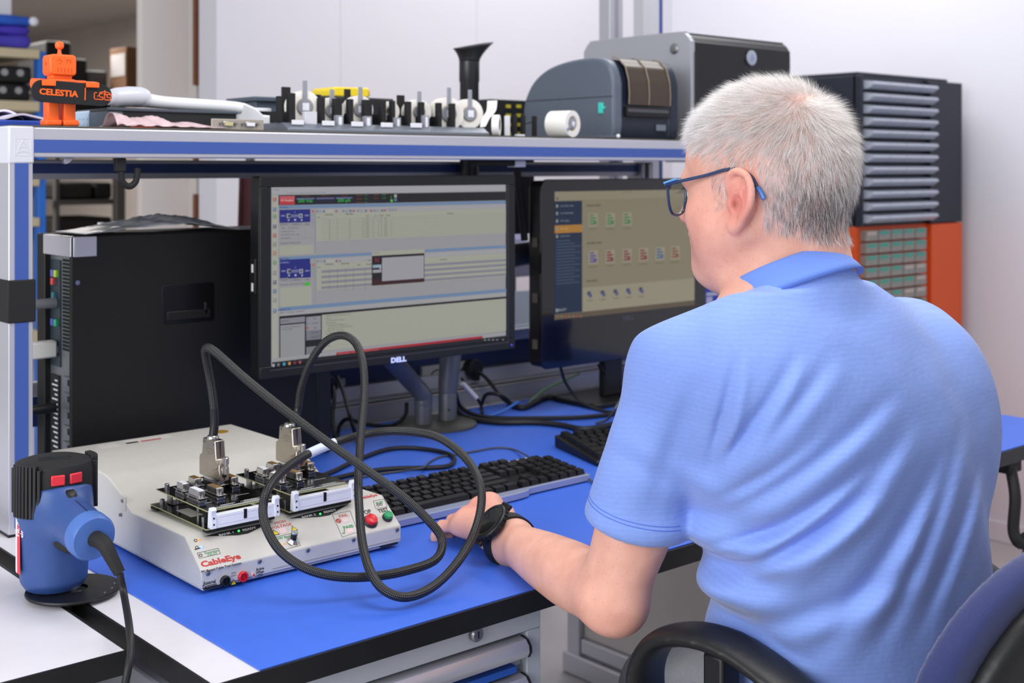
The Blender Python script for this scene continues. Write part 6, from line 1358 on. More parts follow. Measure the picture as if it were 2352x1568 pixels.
def shirt_mat():
    m = M('polo_cotton', '#8aa6ee', .85, sheen=.25, spec=.2); nt = m.node_tree; N = nt.nodes; L = nt.links; b = N['Principled BSDF']
    tc = N.new('ShaderNodeTexCoord'); wn = N.new('ShaderNodeTexNoise'); wn.inputs['Scale'].default_value = 6; L.new(tc.outputs['Object'], wn.inputs['Vector'])
    mp = N.new('ShaderNodeMapping'); mp.inputs['Rotation'].default_value = (R(0), R(0), 0); L.new(tc.outputs['Object'], mp.inputs[0])
    ad = N.new('ShaderNodeVectorMath'); ad.operation = 'MULTIPLY_ADD'; ad.inputs[1].default_value = (.035, .035, .035); L.new(wn.outputs['Color'], ad.inputs[0]); L.new(mp.outputs[0], ad.inputs[2])
    wv = N.new('ShaderNodeTexWave'); wv.wave_type = 'BANDS'; wv.bands_direction = 'Z'; wv.wave_profile = 'SAW'; wv.inputs['Scale'].default_value = 58; wv.inputs['Distortion'].default_value = 0.6; wv.inputs['Detail'].default_value = 1; wv.inputs['Detail Scale'].default_value = 2
    L.new(ad.outputs[0], wv.inputs['Vector'])
    bp = N.new('ShaderNodeBump'); bp.inputs['Strength'].default_value = .8; bp.inputs['Distance'].default_value = .003; L.new(wv.outputs['Fac'], bp.inputs['Height'])
    fn = N.new('ShaderNodeTexNoise'); fn.inputs['Scale'].default_value = 1500; L.new(tc.outputs['Object'], fn.inputs['Vector'])
    b2 = N.new('ShaderNodeBump'); b2.inputs['Strength'].default_value = .12; b2.inputs['Distance'].default_value = .0008; L.new(fn.outputs['Fac'], b2.inputs['Height']); L.new(bp.outputs[0], b2.inputs['Normal']); L.new(b2.outputs[0], b.inputs['Normal'])
    n2 = N.new('ShaderNodeTexNoise'); n2.inputs['Scale'].default_value = 260; n2.inputs['Detail'].default_value = 2; L.new(tc.outputs['Object'], n2.inputs['Vector'])
    mr = N.new('ShaderNodeMapRange'); mr.inputs[3].default_value = .93; mr.inputs[4].default_value = 1.07; L.new(n2.outputs['Fac'], mr.inputs[0])
    mx = N.new('ShaderNodeMix'); mx.data_type = 'RGBA'; mx.blend_type = 'MULTIPLY'; mx.inputs['Factor'].default_value = 1; mx.inputs['A'].default_value = lin('#8aa6ee') + (1,); wr_ = N.new('ShaderNodeMapRange'); wr_.inputs[3].default_value = .95; wr_.inputs[4].default_value = 1.03; L.new(wv.outputs['Fac'], wr_.inputs[0]); mu = N.new('ShaderNodeMath'); mu.operation = 'MULTIPLY'; L.new(mr.outputs[0], mu.inputs[0]); L.new(wr_.outputs[0], mu.inputs[1]); L.new(mu.outputs[0], mx.inputs['B']); L.new(mx.outputs['Result'], b.inputs['Base Color'])
    return m
m_shirt = shirt_mat()
shirt = put('polo_shirt', me, m_shirt, man, smooth=True, auto=False)
md = shirt.modifiers.new('smooth', 'SMOOTH'); md.factor = .5; md.iterations = 4
# stand collar band around the neck
def ringpts(off, rad, n=56):
    e1 = np.cross(CN, V3((0, 1, 0))); e1 /= np.linalg.norm(e1); e2 = np.cross(CN, e1); c = RC + CN * off
    return [c + e1 * rad * math.cos(2 * math.pi * k / n) + e2 * rad * 1.06 * math.sin(2 * math.pi * k / n) for k in range(n)]
prof_ = [(-.020, .0875), (-.010, .0838), (.000, .0785), (.012, .0745), (.0165, .0725), (.0160, .0700), (.006, .0700), (-.012, .0740)]
rings = [ringpts(o, r_) for o, r_ in prof_]; mbc = MB(); n_ = 56
vs = [tuple(p) for r_ in rings for p in r_]; fs = []
for j in range(len(rings)):
    j2 = (j + 1) % len(rings)
    for k in range(n_): fs.append((j * n_ + k, j * n_ + (k + 1) % n_, j2 * n_ + (k + 1) % n_, j2 * n_ + k))
mbc.add(vs, fs); put('collar', mbc, M('collar_cotton', '#6f92e6', .85, sheen=.25, spec=.2, bump=.2, bscale=1400), man, world=True, smooth=True, auto=False, label='ribbed stand-up collar')
put('collar_seam', MB().tube([V3(p) - CN * .0 for p in ringpts(-.0185, .0874)], .0007, 6, closed=True), M('seam_thread', '#4f6fc8', .8), man, world=True, smooth=True)
# sleeve stitching, two rows near the hem
def sleeve_ring(back):
    e1 = np.cross(HEMN, V3((0, 0, 1))); e1 /= np.linalg.norm(e1); e2 = np.cross(HEMN, e1); out = []
    c = HEM - HEMN * back
    for k in range(60):
        dv = e1 * math.cos(2 * math.pi * k / 60) + e2 * math.sin(2 * math.pi * k / 60); lo, hi = .02, .16
        for _ in range(16):
            mid = (lo + hi) / 2
            if shirt_sdf((c + dv * mid)[None])[0] < 0: lo = mid
            else: hi = mid
        out.append(c + dv * (lo + .0002) if lo < .12 else None)
    return out
for bk_ in (.020, .024):
    rp = sleeve_ring(bk_); run = []
    for p in rp + [None]:
        if p is None:
            if len(run) > 4: put('hem_stitching', MB().tube(run, .0005, 5), MATS['seam_thread'], man, world=True)
            run = []
        else: run.append(p)
# trousers
def tr_sdf(p):
    d = s_ell(p, (1.285, .86, .52), (.185, .16, .14))
    for s, k in ((-.10, (1.205, 1.22, .51)), (.10, (1.40, 1.26, .51))):
        d = smin(d, s_cone(p, (1.285 + s, .88, .545), k, .095, .070), .04)
        d = smin(d, s_cone(p, k, (k[0], k[1] + .03, .10), .070, .050), .02)
    return d + .002 * np.sin(p[:, 0] * 70 + p[:, 1] * 30)
me = sdf_mesh(tr_sdf, (1.0, .66, .06), (1.55, 1.48, .72), .007, 'trousers'); me.transform(OFF)
put('trousers', me, M('grey_denim', '#8f9095', .85, var=.12, vscale=500, bump=.3, bscale=900), man, smooth=True, auto=False)
for x, s in ((1.20, 1), (1.40, -1)):
    sm = sdf_mesh(lambda p: smin(s_ell(p, (x, 1.35, .05), (.048, .14, .05)), s_ell(p, (x, 1.27, .08), (.046, .06, .055)), .03), (x - .07, 1.16, -.002), (x + .07, 1.52, .16), .006, 'shoe')
    cc = mesh_co(sm); cc[:, 2] = np.maximum(cc[:, 2], .001); sm.vertices.foreach_set('co', cc.ravel()); sm.transform(OFF); put('shoe', sm, m_blackm, man, smooth=True)

# ---------------------------------------------------------------- hair
def hair():
    n = 60000; vv = mesh_co(body.data) + V3(man['_l']); nn = mesh_no(body.data)
    tri = np.empty(len(body.data.polygons) * 4, int); body.data.polygons.foreach_get('vertices', tri); tri = tri.reshape(-1, 4)
    c = vv[tri].mean(1); q = hl(c); f, l, u = q[:, 0], q[:, 1], q[:, 2]; al = np.abs(l)
    # hairline: front edge on the forehead, around the ear, nape
    front = .082 - np.clip((al - .035) / .03, 0, 1) * .022
    m = (u > .060) & (f < front)
    m |= (u > .018) & (f < .040 - (.060 - np.clip(u, .018, .06)) * .25) & (al > .045) & (u <= .060)
    m |= (f < .030) & (f > .012) & (u > -.008) & (u <= .02) & (al > .060)          # sideburn
    m |= (f < -.033) & (u > -.036 - np.clip(-f - .05, 0, .04) * .35) & (u <= .060)
    m |= (f < .012) & (u > .040) & (u <= .062)
    m &= ~((f > -.036) & (f < .010) & (u < .042) & (al > .069) & (u > -.04))
    near_ = np.linalg.norm(q - V3((0, 0, .03)), axis=1) < .16; m &= near_
    fi = np.nonzero(m)[0]; pk = rng.choice(fi, n); qd = tri[pk]; w_ = rng.random((n, 2))
    P = (vv[qd[:, 0]] * (1 - w_[:, :1]) + vv[qd[:, 1]] * w_[:, :1]) * (1 - w_[:, 1:]) + (vv[qd[:, 3]] * (1 - w_[:, :1]) + vv[qd[:, 2]] * w_[:, :1]) * w_[:, 1:]
    N_ = nn[qd].mean(1); N_ /= np.linalg.norm(N_, axis=1)[:, None]
    q = hl(P); f, l, u = q[:, 0], q[:, 1], q[:, 2]
    # growth: away from a crown whorl at the back top
    wh = V3((-.062, .012, .112)); away = q - wh; away /= np.linalg.norm(away, axis=1)[:, None] + 1e-6
    swirl = np.cross(V3((-.5, 0, .85))[None], away) * np.exp(-((q - wh) ** 2).sum(1) / .0012)[:, None] * .8
    G = away + swirl; dn = np.clip((.075 - u) / .06, 0, 1)[:, None]; G = G * (1 - dn * .7) + V3((-.15, 0, -1))[None] * dn * .8
    G[:, 0] += np.clip((f - .02) / .04, 0, 1) * .35 * (u > .07)
    Gw = G @ HR.T; Gw -= N_ * (Gw * N_).sum(1)[:, None]; Gw /= np.linalg.norm(Gw, axis=1)[:, None] + 1e-6
    clump = np.sin(q * 260 + np.sin(q[:, ::-1] * 190) * 1.6); jit = rng.normal(0, .20, (n, 3)) + clump * .22
    top = np.clip((u - .05) / .05, 0, 1); lift = .40 + .42 * top + rng.normal(0, .10, n); lift[(u < .0)] *= .7
    D = Gw + N_ * lift[:, None] + jit; D /= np.linalg.norm(D, axis=1)[:, None]
    ln = (.0110 + .0095 * top + .003 * np.clip(-(f + .05) / .04, 0, 1)) * rng.uniform(.65, 1.25, n)
    ln *= np.where(u < -.025, .75, 1.0) * np.where((f > .0) & (u < .05), .6, 1.0)
    bend = Gw * .35 - N_ * .10
    K = 4; V = np.empty((n, K * 3, 3)); rad = np.array([.000085, .00008, .000062, .000012])
    a1 = np.cross(D, N_ + .01); a1 /= np.linalg.norm(a1, axis=1)[:, None] + 1e-9; a2 = np.cross(D, a1)
    for k in range(K):
        t = k / (K - 1); c_ = P - N_ * .0006 + D * (ln * t)[:, None] + bend * (ln * t * t * .7)[:, None]
        for j in range(3): an = 2 * math.pi * j / 3; V[:, k * 3 + j] = c_ + (a1 * math.cos(an) + a2 * math.sin(an)) * rad[k]
    F = []
    o = (np.arange(n) * K * 3)[:, None]
    for k in range(K - 1):
        for j in range(3): F.append(o + np.array([k * 3 + j, k * 3 + (j + 1) % 3, (k + 1) * 3 + (j + 1) % 3, (k + 1) * 3 + j])[None])
    F = np.concatenate(F).astype(np.int32)
    hm = bpy.data.meshes.new('hair'); hm.vertices.add(n * K * 3); hm.vertices.foreach_set('co', V.reshape(-1)); hm.loops.add(F.size); hm.loops.foreach_set('vertex_index', F.ravel()); hm.polygons.add(len(F)); hm.polygons.foreach_set('loop_start', np.arange(0, F.size, 4)); hm.update(calc_edges=True)
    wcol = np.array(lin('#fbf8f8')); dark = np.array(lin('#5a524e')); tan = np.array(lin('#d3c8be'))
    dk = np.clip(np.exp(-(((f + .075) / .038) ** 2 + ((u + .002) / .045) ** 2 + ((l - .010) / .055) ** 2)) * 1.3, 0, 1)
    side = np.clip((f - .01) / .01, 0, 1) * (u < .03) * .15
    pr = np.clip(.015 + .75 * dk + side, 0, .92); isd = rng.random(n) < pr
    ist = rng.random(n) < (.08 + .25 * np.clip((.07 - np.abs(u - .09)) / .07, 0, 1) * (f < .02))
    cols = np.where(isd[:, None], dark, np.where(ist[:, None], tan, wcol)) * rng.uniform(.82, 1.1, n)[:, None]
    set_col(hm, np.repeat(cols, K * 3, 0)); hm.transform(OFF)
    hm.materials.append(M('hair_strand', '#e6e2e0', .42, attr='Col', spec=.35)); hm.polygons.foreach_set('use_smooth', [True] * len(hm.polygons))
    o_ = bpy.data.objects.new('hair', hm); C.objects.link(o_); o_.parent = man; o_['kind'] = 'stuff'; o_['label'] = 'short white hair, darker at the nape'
    # eyebrow and lashes
    return o_
hair()
eb = MB()
for s in (1, -1):
    for k in range(60):
        t = rng.random(); a = hw((.0905 - .012 * t + rng.normal(0, .001), s * (.016 + .034 * t), .0275 + .004 * math.sin(t * 3) + rng.normal(0, .0012))); b = a + HR @ V3((.004, s * .006, .002)); eb.cyl2(a, b, .0003, 3, 0, .0001)
    for k in range(16):
        t = k / 15; a = hw((.089 - .006 * t, s * (.024 + .017 * t), .0095)); eb.cyl2(a, a + HR @ V3((.007, s * .003, .001)), .0003, 3, 0, .0001)
put('eyebrows', eb, M('brow_hair', '#8d8580', .6), man, world=True, kind='stuff')

# ---------------------------------------------------------------- glasses (worn, but a thing of their own)
gl = thing('glasses', 'dark blue framed glasses worn by the man', 'glasses', HO)
m_frame = M('frame_blue', '#24395f', .3, coat=.3)
def hp(f, l, u): return tuple(hw((f, l, u + .007 * min(1, max(0, f / .08)) - .003)))
for s in (1, -1):
    rim = [hp(.1105 - .010 * (abs(x) / .062) ** 2, s * x, y) for x, y in [(s_x, s_y) for s_x, s_y in ((.009, .012), (.012, .019), (.022, .0215), (.045, .021), (.058, .0185), (.061, .010), (.057, -.008), (.047, -.0185), (.030, -.021), (.016, -.017), (.010, -.004))]]
    put('rim', MB().tube(smooth_path(rim, 5, True), .0018, 8, closed=True), m_frame, gl, world=True, smooth=True)
    ins = smooth_path(rim, 3, True); cc = sum((V3(p) for p in ins), V3((0, 0, 0))) / len(ins)
    put('lens', MB().add([tuple(p) for p in ins], [tuple(range(len(ins)))]), M('lens_glass', '#ffffff', .0, trans=1.0, ior=1.08, alpha=.35), gl, world=True)
    tp = [hp(.1005, s * .0615, .0165), hp(.096, s * .070, .0165), hp(.07, s * .0775, .0215), hp(.035, s * .0795, .030), hp(.008, s * .0780, .0385), hp(-.010, s * .0750, .0395), hp(-.024, s * .0745, .032), hp(-.033, s * .0750, .018), hp(-.0375, s * .0755, .012)]
    put('temple', MB().tube(smooth_path(tp, 6), .0021, 8), m_frame, gl, world=True, smooth=True)
    put('temple_tip', MB().tube(smooth_path([tp[-2], tp[-1], hp(-.0410, s * .0755, .005)], 4), .0030, 8), M('frame_light_blue', '#3f6fb8', .35), gl, world=True, smooth=True, label='lighter blue temple tip')
    put('temple_inlay', MB().tube([hp(.098, s * .0725, .0185), hp(.075, s * .0795, .0235)], .0014, 6), M('frame_cyan', '#5f9fe0', .3), gl, world=True)
put('bridge', MB().tube(smooth_path([hp(.110, .009, .011), hp(.1155, 0, .013), hp(.110, -.009, .011)], 5), .0018, 8), m_frame, gl, world=True, smooth=True)

# ---------------------------------------------------------------- watch
wa = (WRI - ELB) / np.linalg.norm(WRI - ELB)
toC = V3((-.68, .18, .70)); wn_ = toC - wa * (toC @ wa); wn_ /= np.linalg.norm(wn_); wb_ = np.cross(wa, wn_)
WP = WRI - wa * .002
wt = thing('wristwatch', 'black round sports watch on the man\'s left wrist', 'watch', WP)
ring_ = []
for k in range(48):
    an = 2 * math.pi * k / 48; ring_.append((an, WP + (wn_ * math.cos(an) + wb_ * math.sin(an))))
rows = [(-.0105, .0000), (-.0100, .0022), (.0100, .0022), (.0105, .0000)]; vs = []; fs = []
def skin_r(dv, o):
    lo, hi = .005, .06; c = WP + wa * o
    for _ in range(14):
        mid = (lo + hi) / 2
        if arm_sdf((c + dv * mid)[None])[0] < 0: lo = mid
        else: hi = mid
    return min(lo, .036)
for (o, h_) in rows:
    for k in range(48):
        an = 2 * math.pi * k / 48; dv = wn_ * math.cos(an) + wb_ * math.sin(an); vs.append(tuple(WP + wa * o + dv * (skin_r(dv, o) + .0004 + h_)))
for j in range(3):
    for k in range(48): fs.append((j * 48 + k, j * 48 + (k + 1) % 48, (j + 1) * 48 + (k + 1) % 48, (j + 1) * 48 + k))
put('strap', MB().add(vs, fs), M('watch_rubber', '#17181a', .55, bump=.05, bscale=900), wt, world=True, smooth=True)
r0 = skin_r(wn_, 0); TW_ = Matrix.Translation(WP + wn_ * (r0 - .001)) @ Matrix(np.stack([wa, wb_, np.cross(wa, wb_)], 1).tolist()).to_4x4()
TW_ = TW_ @ Matrix.Diagonal((1.18, 1.18, 1.0, 1)) if True else TW_
if (np.cross(wa, wb_) @ wn_) < 0: TW_ = TW_ @ Matrix.Rotation(R(180), 4, 'X')
put('case', MB().lathe([(.0215, .001), (.0240, .003), (.0240, .0095), (.0225, .0115), (.0190, .0122), (.0188, .0116)], 48, TW_, cap=False), m_black, wt, world=True, smooth=True)
put('bezel_ring', MB().lathe([(.0205, .0122), (.0195, .0128), (.0188, .0124)], 48, TW_, cap=False), M('bezel_dark_metal', '#4b4a47', .3, .8), wt, world=True, smooth=True)
put('dial', MB().lathe([(.0189, .0117), (.0001, .0118)], 40, TW_, cap=False), m_gloss, wt, world=True)
kn_ = MB()
for k in range(26):
    an = 2 * math.pi * k / 26; kn_.boxc((.0243 * math.cos(an), .0243 * math.sin(an), .0062), (.0016, .0034, .0050), an)
me = kn_.mesh('k'); me.transform(TW_); put('case_knurling', me, m_black, wt, world=True, bevel=.0003, kind='stuff')
for s in (-1, 1):
    me = MB().boxc((0, s * .0245, .004), (.020, .009, .006)).mesh('k'); me.transform(TW_); put('lug', me, m_black, wt, world=True, bevel=.0015)
scalp_dbg = 0
# ================================================================ heat gun in its holder
m_hgb = M('gun_blue', '#33508c', .42, var=.05, vscale=60, bump=.06, bscale=1200)
def ondepth(px, py, d): return at(px, py, d)
HGd = 1.45
hgc = onz(128, 1350, .772); dG = hgc[0] * FW[0] + hgc[1] * FW[1]
gx_, gy_ = .613, 1.592
dG = gx_ * FW[0] + gy_ * FW[1]; lat = gx_ * RT[0] + gy_ * RT[1]
def gz(py, d=None): return CAMZ - (py - HYP) / FPX * (d or dG)
gpx = CXP + FPX * lat / dG
zt, zb_ = gz(1050), gz(1345)
hg_t = thing('heat_gun', 'blue and black heat gun standing nose down in its holder, cord hanging in front', 'heat gun', (gx_, gy_, zb_))
rG = .045; hG = zt - zb_
def gun_sdf(p):
    q = p.copy(); z = q[:, 2]
    r = np.interp(z, [0, .01, .06, hG * .55, hG * .75, hG], [.034, .0405, .043, .0445, .0455, .0455])
    d = np.maximum(np.sqrt(q[:, 0] ** 2 + (q[:, 1] * .96) ** 2) - r, np.maximum(-z, z - hG * .80))
    a = V3((-.002, -.020, hG * .62)); b = V3((.000, -.112, hG * .545))
    d = smin(d, s_cone(p, a, b, .030, .0265), .030)
    n = (b - a) / np.linalg.norm(b - a); d = smax(d, (p - b - n * .012) @ n, .006)
    return d
me = sdf_mesh(gun_sdf, (-.07, -.17, -.01), (.07, .06, hG + .01), .0026, 'shell')
put('shell', me, m_hgb, hg_t, smooth=True, auto=False)
a = V3((-.002, -.020, hG * .62)); b = V3((.000, -.112, hG * .545)); nH = (b - a) / np.linalg.norm(b - a)
TH = Matrix.Translation(tuple(b)) @ Vector(nH).to_track_quat('Z', 'Y').to_matrix().to_4x4()
capm = MB().lathe([(.0475, hG * .745), (.0485, hG * .80), (.0485, hG * .93), (.046, hG * .975), (.036, hG * .995), (.0001, hG)], 40, cap=False)
put('top_cap', capm, m_blackm, hg_t, smooth=True)
for an, nm in ((R(205), 'side_grip'), (R(-8), 'side_grip')):
    g = MB()
    for k in range(9):
        aa = an - .42 + k * .105; g.boxc((.0490 * math.cos(aa), .0490 * math.sin(aa), hG * .80), (.008, .0044, hG * .40 if k not in (0, 8) else hG * .34), aa)
    put(nm, g, m_black, hg_t, bevel=.0008)
va_ = math.atan2(-gy_, -gx_)
for k, da in enumerate((.10, .56)):
    aa = va_ + da; put('red_button', MB().boxc((.0475 * math.cos(aa), .0475 * math.sin(aa), hG * .885), (.006, .0165, .013), aa), M('gun_red', '#d9303c', .4), hg_t, bevel=.0015)
put('display_window', MB().prism(rrect(.040, .014, .002, 2), hG * .992, hG * 1.004, 'z', 0, TX(-.002, -.005, 0) @ Matrix.Rotation(va_ + R(90), 4, 'Z')), m_black, hg_t, bevel=.0006)
put('display_glass', MB().prism(rrect(.026, .008, .001, 2), hG * 1.004, hG * 1.0055, 'z', 0, TX(.002, -.006, 0) @ Matrix.Rotation(va_ + R(90), 4, 'Z')), M('lcd_dark', '#2a2d30', .15, coat=.6), hg_t)
# handle details
put('handle_seam', MB().tube([tuple(a + nH * t * .105 + V3((.0, -.0, 1)) * (.0300 - .003 * t)) for t in (0.35, .6, .85, 1.0)], .0007, 5), m_navy, hg_t)
put('handle_end', MB().lathe([(.0285, -.006), (.0285, .008), (.0255, .0140), (.0001, .0152)], 36, TH, cap=False), M('gun_blue_end', '#4a6eb4', .4), hg_t, smooth=True)
put('end_seam', MB().boxc((0, 0, .0127), (.0009, .050, .0008)).mesh('s') and (lambda m_: m_)(MB().boxc((0, 0, 0), (.001, .001, .001))), m_navy, hg_t) if False else None
gp = a + nH * .045 + V3((0, 0, -.024)) + V3((-.004, 0, 0))
put('trigger_grip', sdf_mesh(lambda p: s_ell((p - gp) @ np.stack([nH, np.cross(V3((0, 0, 1)), nH), V3((0, 0, 1))], 1), (0, 0, 0), (.036, .017, .0125)), gp - .05, gp + .05, .003, 'g'), m_blackm, hg_t, smooth=True)
tp_ = a + nH * .062 + V3((0, 0, .0265))
put('thumb_wheel', MB().lathe([(.011, -.006), (.0125, -.004), (.0125, .004), (.011, .006)], 26, Matrix.Translation(tuple(a + nH * .030 + V3((0, -.004, .0235)))) @ Vector(np.cross(nH, (0, 0, 1))).to_track_quat('Z', 'Y').to_matrix().to_4x4()), m_black, hg_t, smooth=True)
put('switch', MB().sphere(tuple(a + nH * .088 + V3((0, 0, .0215))), .009, 14, 0, (1.2, .8, .6)), m_black, hg_t, smooth=True)
# side label
lm = MB(); a0 = va_ - 1.22
def cyl_patch(a0, a1, z0, z1, r, mi): 
    n = 6; o = [(r * math.cos(a0 + (a1 - a0) * k / n), r * math.sin(a0 + (a1 - a0) * k / n)) for k in range(n + 1)]
    lm.add([(x, y, z0) for x, y in o] + [(x, y, z1) for x, y in o], [(k, k + 1, n + 2 + k, n + 1 + k) for k in range(n)], mi)
cyl_patch(a0 - .28, a0 - .04, .025, hG * .70, .0454, 0); cyl_patch(a0 - .04, a0 + .16, .025, hG * .70, .0454, 1)
def wrap_text(txt, size, ang, zc, mi, bold=0.0):
    v, f = text_geo(txt, size, 0, bold); r = .0457
    lm.add([(r * math.cos(ang - y / r * -1), r * math.sin(ang + y / r), zc - x * -1) if False else (r * math.cos(ang - y / r), r * math.sin(ang - y / r), zc + x) for x, y, z in v], f, mi)
wrap_text('HL 2010 E', .0092, a0 + .06, hG * .56, 0, .0003); wrap_text('electronic', .0080, a0 + .26, hG * .54, 0, .0002)
put('side_label', lm, [M('label_gun_white', '#dfe3f0', .4), M('label_gun_red', '#d8323f', .4)], hg_t, label='white and red side label with lettering')
put('nozzle', MB().lathe([(.030, -.045), (.030, -.004), (.034, .004)], 28), M('nozzle_steel', '#3b3b3d', .4, .7), hg_t, smooth=True)
# cord
c0 = V3(hg_t['_l']) + b + nH * .012
dc = float(c0 @ FW)
cp_ = [c0, c0 + nH * .022 + V3((0, 0, -.006)), at(275, 1316, dc - .02), at(286, 1372, dc - .03), at(297, 1440, 1.385), at(300, 1500, 1.355), at(288, 1570, 1.34), at(270, 1700, 1.34), at(255, 2000, 1.4)]
put('strain_relief', MB().tube(smooth_path([tuple(c0 - nH * .006), tuple(at(238, 1248, dc - .012)), tuple(at(256, 1280, dc - .018)), tuple(at(275, 1316, dc - .02))], 6), list(np.linspace(.0105, .0068, 19)), 12), m_blackm, hg_t, world=True, smooth=True)
put('power_cord', MB().tube(smooth_path([tuple(p) for p in cp_[2:]], 8), .0043, 10), m_cord, hg_t, world=True, smooth=True)
# holder: ring plate with stem clamped between the two benches
hd_ = thing('heat_gun_holder', 'black ring holder on a stem between the two benches, carrying the heat gun', 'holder', (gx_ + .003, gy_, .70))
zr_ = zb_ - .0045
put('ring_plate', MB().lathe([(.018, zr_), (.057, zr_), (.058, zr_ + .002), (.057, zr_ + .004), (.018, zr_ + .004), (.018, zr_)], 44, TX(gx_ + .016, gy_ - .022, 0), cap=False), m_black, hd_, world=True, smooth=True)
for k in range(3):
    an = -1.1 + k * .35; put('rivet', MB().cyl((gx_ + .016 + .050 * math.cos(an), gy_ - .022 + .050 * math.sin(an), zr_ + .004), .002, .002, n=10), m_steel, hd_, world=True)
put('stem', MB().box(.606, .6255, gy_ - .030, gy_ + .010, .60, zr_ + .001), m_black, hd_, world=True, bevel=.002)
put('stem_foot', MB().box(.604, .6275, gy_ - .06, gy_ + .02, .0, .60), m_black, hd_, world=True, bevel=.002)

# ================================================================ office chair
ch = thing('office_chair', 'black office chair with navy cushion rim and loop armrests under the man', 'chair', (1.285, .80, 0))
def arm_loop(sx):
    X_ = 1.285 + sx * (.208 if sx < 0 else .250); k_ = 1 if sx < 0 else -1; zo = -.022
    pts = [(X_ + .006 * k_, .775, .748), (X_ + .004 * k_, .80, .764), (X_, .84, .783), (X_ - .004 * k_, .89, .797), (X_ - .010 * k_, .94, .796), (X_ - .014 * k_, .982, .778), (X_ - .015 * k_, 1.003, .742), (X_ - .014 * k_, 1.003, .70), (X_ - .010 * k_, .995, .64), (X_ - .005 * k_, .96, .58), (X_, .90, .555)]
    pts = [(x, y - .015, z + zo) for x, y, z in pts]
    P = [V3(p) for p in smooth_path(pts, 6)]; n = len(P)
    def f(p):
        best = np.full(len(p), 1e3)
        for i in range(0, n - 1, 2):
            A, B_ = P[i], P[min(i + 2, n - 1)]; w_ = .027 if i < 30 else .024; ab = B_ - A; t = np.clip(((p - A) @ ab) / (ab @ ab), 0, 1); r = p - A - t[:, None] * ab
            tn = ab / np.linalg.norm(ab); sd = V3((1, 0, 0)); up = np.cross(tn, sd); q = np.stack([r @ sd / 1.55, r @ up / .62, r @ tn], 1); best = smin(best, (np.sqrt((q * q).sum(1)) - .0175) * .8, .006)
        return best
    c = np.array(pts); me = sdf_mesh(f, c.min(0) - .05, c.max(0) + .05, .004, 'arm'); 
    put('armrest', me, m_black, ch, world=True, smooth=True, auto=False)
    for y, z1 in ((.890, .763), (.820, .745)):
        put('armrest_strut', MB().box(X_ - .016, X_ + .016, y - .014, y + .014, .55, z1), m_black, ch, world=True, bevel=.004)
    put('arm_bracket', MB().box(min(X_, 1.285), max(X_, 1.285), .86, .91, .44, .465), m_black, ch, world=True, bevel=.004)
    put('arm_upright', MB().box(X_ - .018, X_ + .018, .86, .91, .44, .57), m_black, ch, world=True, bevel=.004)
arm_loop(-1); arm_loop(1)
def plate(yoff, th, grow, r_=.17):
    def f(p):
        x = p[:, 0] - 1.275; z = p[:, 2] - .705; y = p[:, 1] - (.565 + yoff) - .55 * x * x * -1 - .10 * (z + .1) * -1
        y = p[:, 1] - (.585 + yoff + .9 * x * x * 0.55 - .16 * z - .10 * x)
        hx, hz = .235 + grow, .225 + grow; q = np.stack([np.abs(x) - hx + r_, np.abs(z) - hz + r_], 1); d2 = np.sqrt((np.maximum(q, 0) ** 2).sum(1)) + np.minimum(q.max(1), 0) - r_
        return smax(d2, np.abs(y) - th, .012) * .85
    return f
put('back_shell', sdf_mesh(plate(-.022, .012, -.010), (.98, .44, .48), (1.62, .80, 1.05), .005, 'b'), m_black, ch, world=True, smooth=True, auto=False)
put('back_cushion', sdf_mesh(plate(.008, .017, .004), (.98, .46, .48), (1.62, .84, 1.05), .005, 'c'), M('navy_fabric', '#2a3263', .9, var=.15, vscale=600, bump=.3, bscale=1400, sheen=.3), ch, world=True, smooth=True, auto=False)
md = C.objects['back_cushion'].modifiers.new('smooth', 'SMOOTH'); md.factor = .5; md.iterations = 6
md = C.objects['back_shell'].modifiers.new('smooth', 'SMOOTH'); md.factor = .5; md.iterations = 6
put('seat_cushion', sdf_mesh(lambda p: s_box(p, (1.285, .90, .44), (.24, .24, .035), .03), (1.0, .62, .38), (1.57, 1.18, .50), .008, 's'), MATS['navy_fabric'], ch, world=True, smooth=True, auto=False)
put('back_bar', MB().tube(smooth_path([(1.285, .80, .40), (1.285, .66, .40), (1.29, .575, .46), (1.295, .555, .62)], 5), .02, 10), m_black, ch, world=True, smooth=True)
put('gas_lift', MB().cyl((1.285, .88, .26), .025, .30), m_black, ch, world=True)
for k in range(5):
    an = 2 * math.pi * k / 5 + .3; e = (1.285 + .28 * math.cos(an), .88 + .28 * math.sin(an))
    lg_ = put('base_arm', MB().tube([(1.285, .88, .13), (*e, .085)], [.028, .018], 8), m_black, ch, world=True, smooth=True)
    put('caster', MB().cyl((e[0], e[1], .031), .030, .04, 'x' if k % 2 else 'y', 18), m_black, ch, world=True)

# ================================================================ handheld label maker on the right end of the mat
LM = onz(2280, 990, DZ + .003)
lmk = thing('label_maker', 'blue handheld label printer with grey screen and yellow key, right end of the mat', 'label maker', (2.462, 1.335, DZ + .0026), R(35))
m_lmb = M('labelmaker_blue', '#2b3f9e', .38)
def lm_sdf(p):
    tl = R(42); y = p[:, 1] * math.cos(tl) + p[:, 2] * math.sin(tl); z = -p[:, 1] * math.sin(tl) + p[:, 2] * math.cos(tl); q = np.stack([p[:, 0], y, z], 1)
    d = s_box(q, (0, .085, .012), (.046, .078, .022), .012); d = smin(d, s_box(p, (0, .045, .025), (.048, .050, .026), .014), .012)
    return np.maximum(d, -p[:, 2])
put('body', sdf_mesh(lm_sdf, (-.07, -.05, -.005), (.07, .18, .17), .003, 'b'), m_lmb, lmk, smooth=True, auto=False)
TL_ = Matrix.Rotation(R(42), 4, 'X')
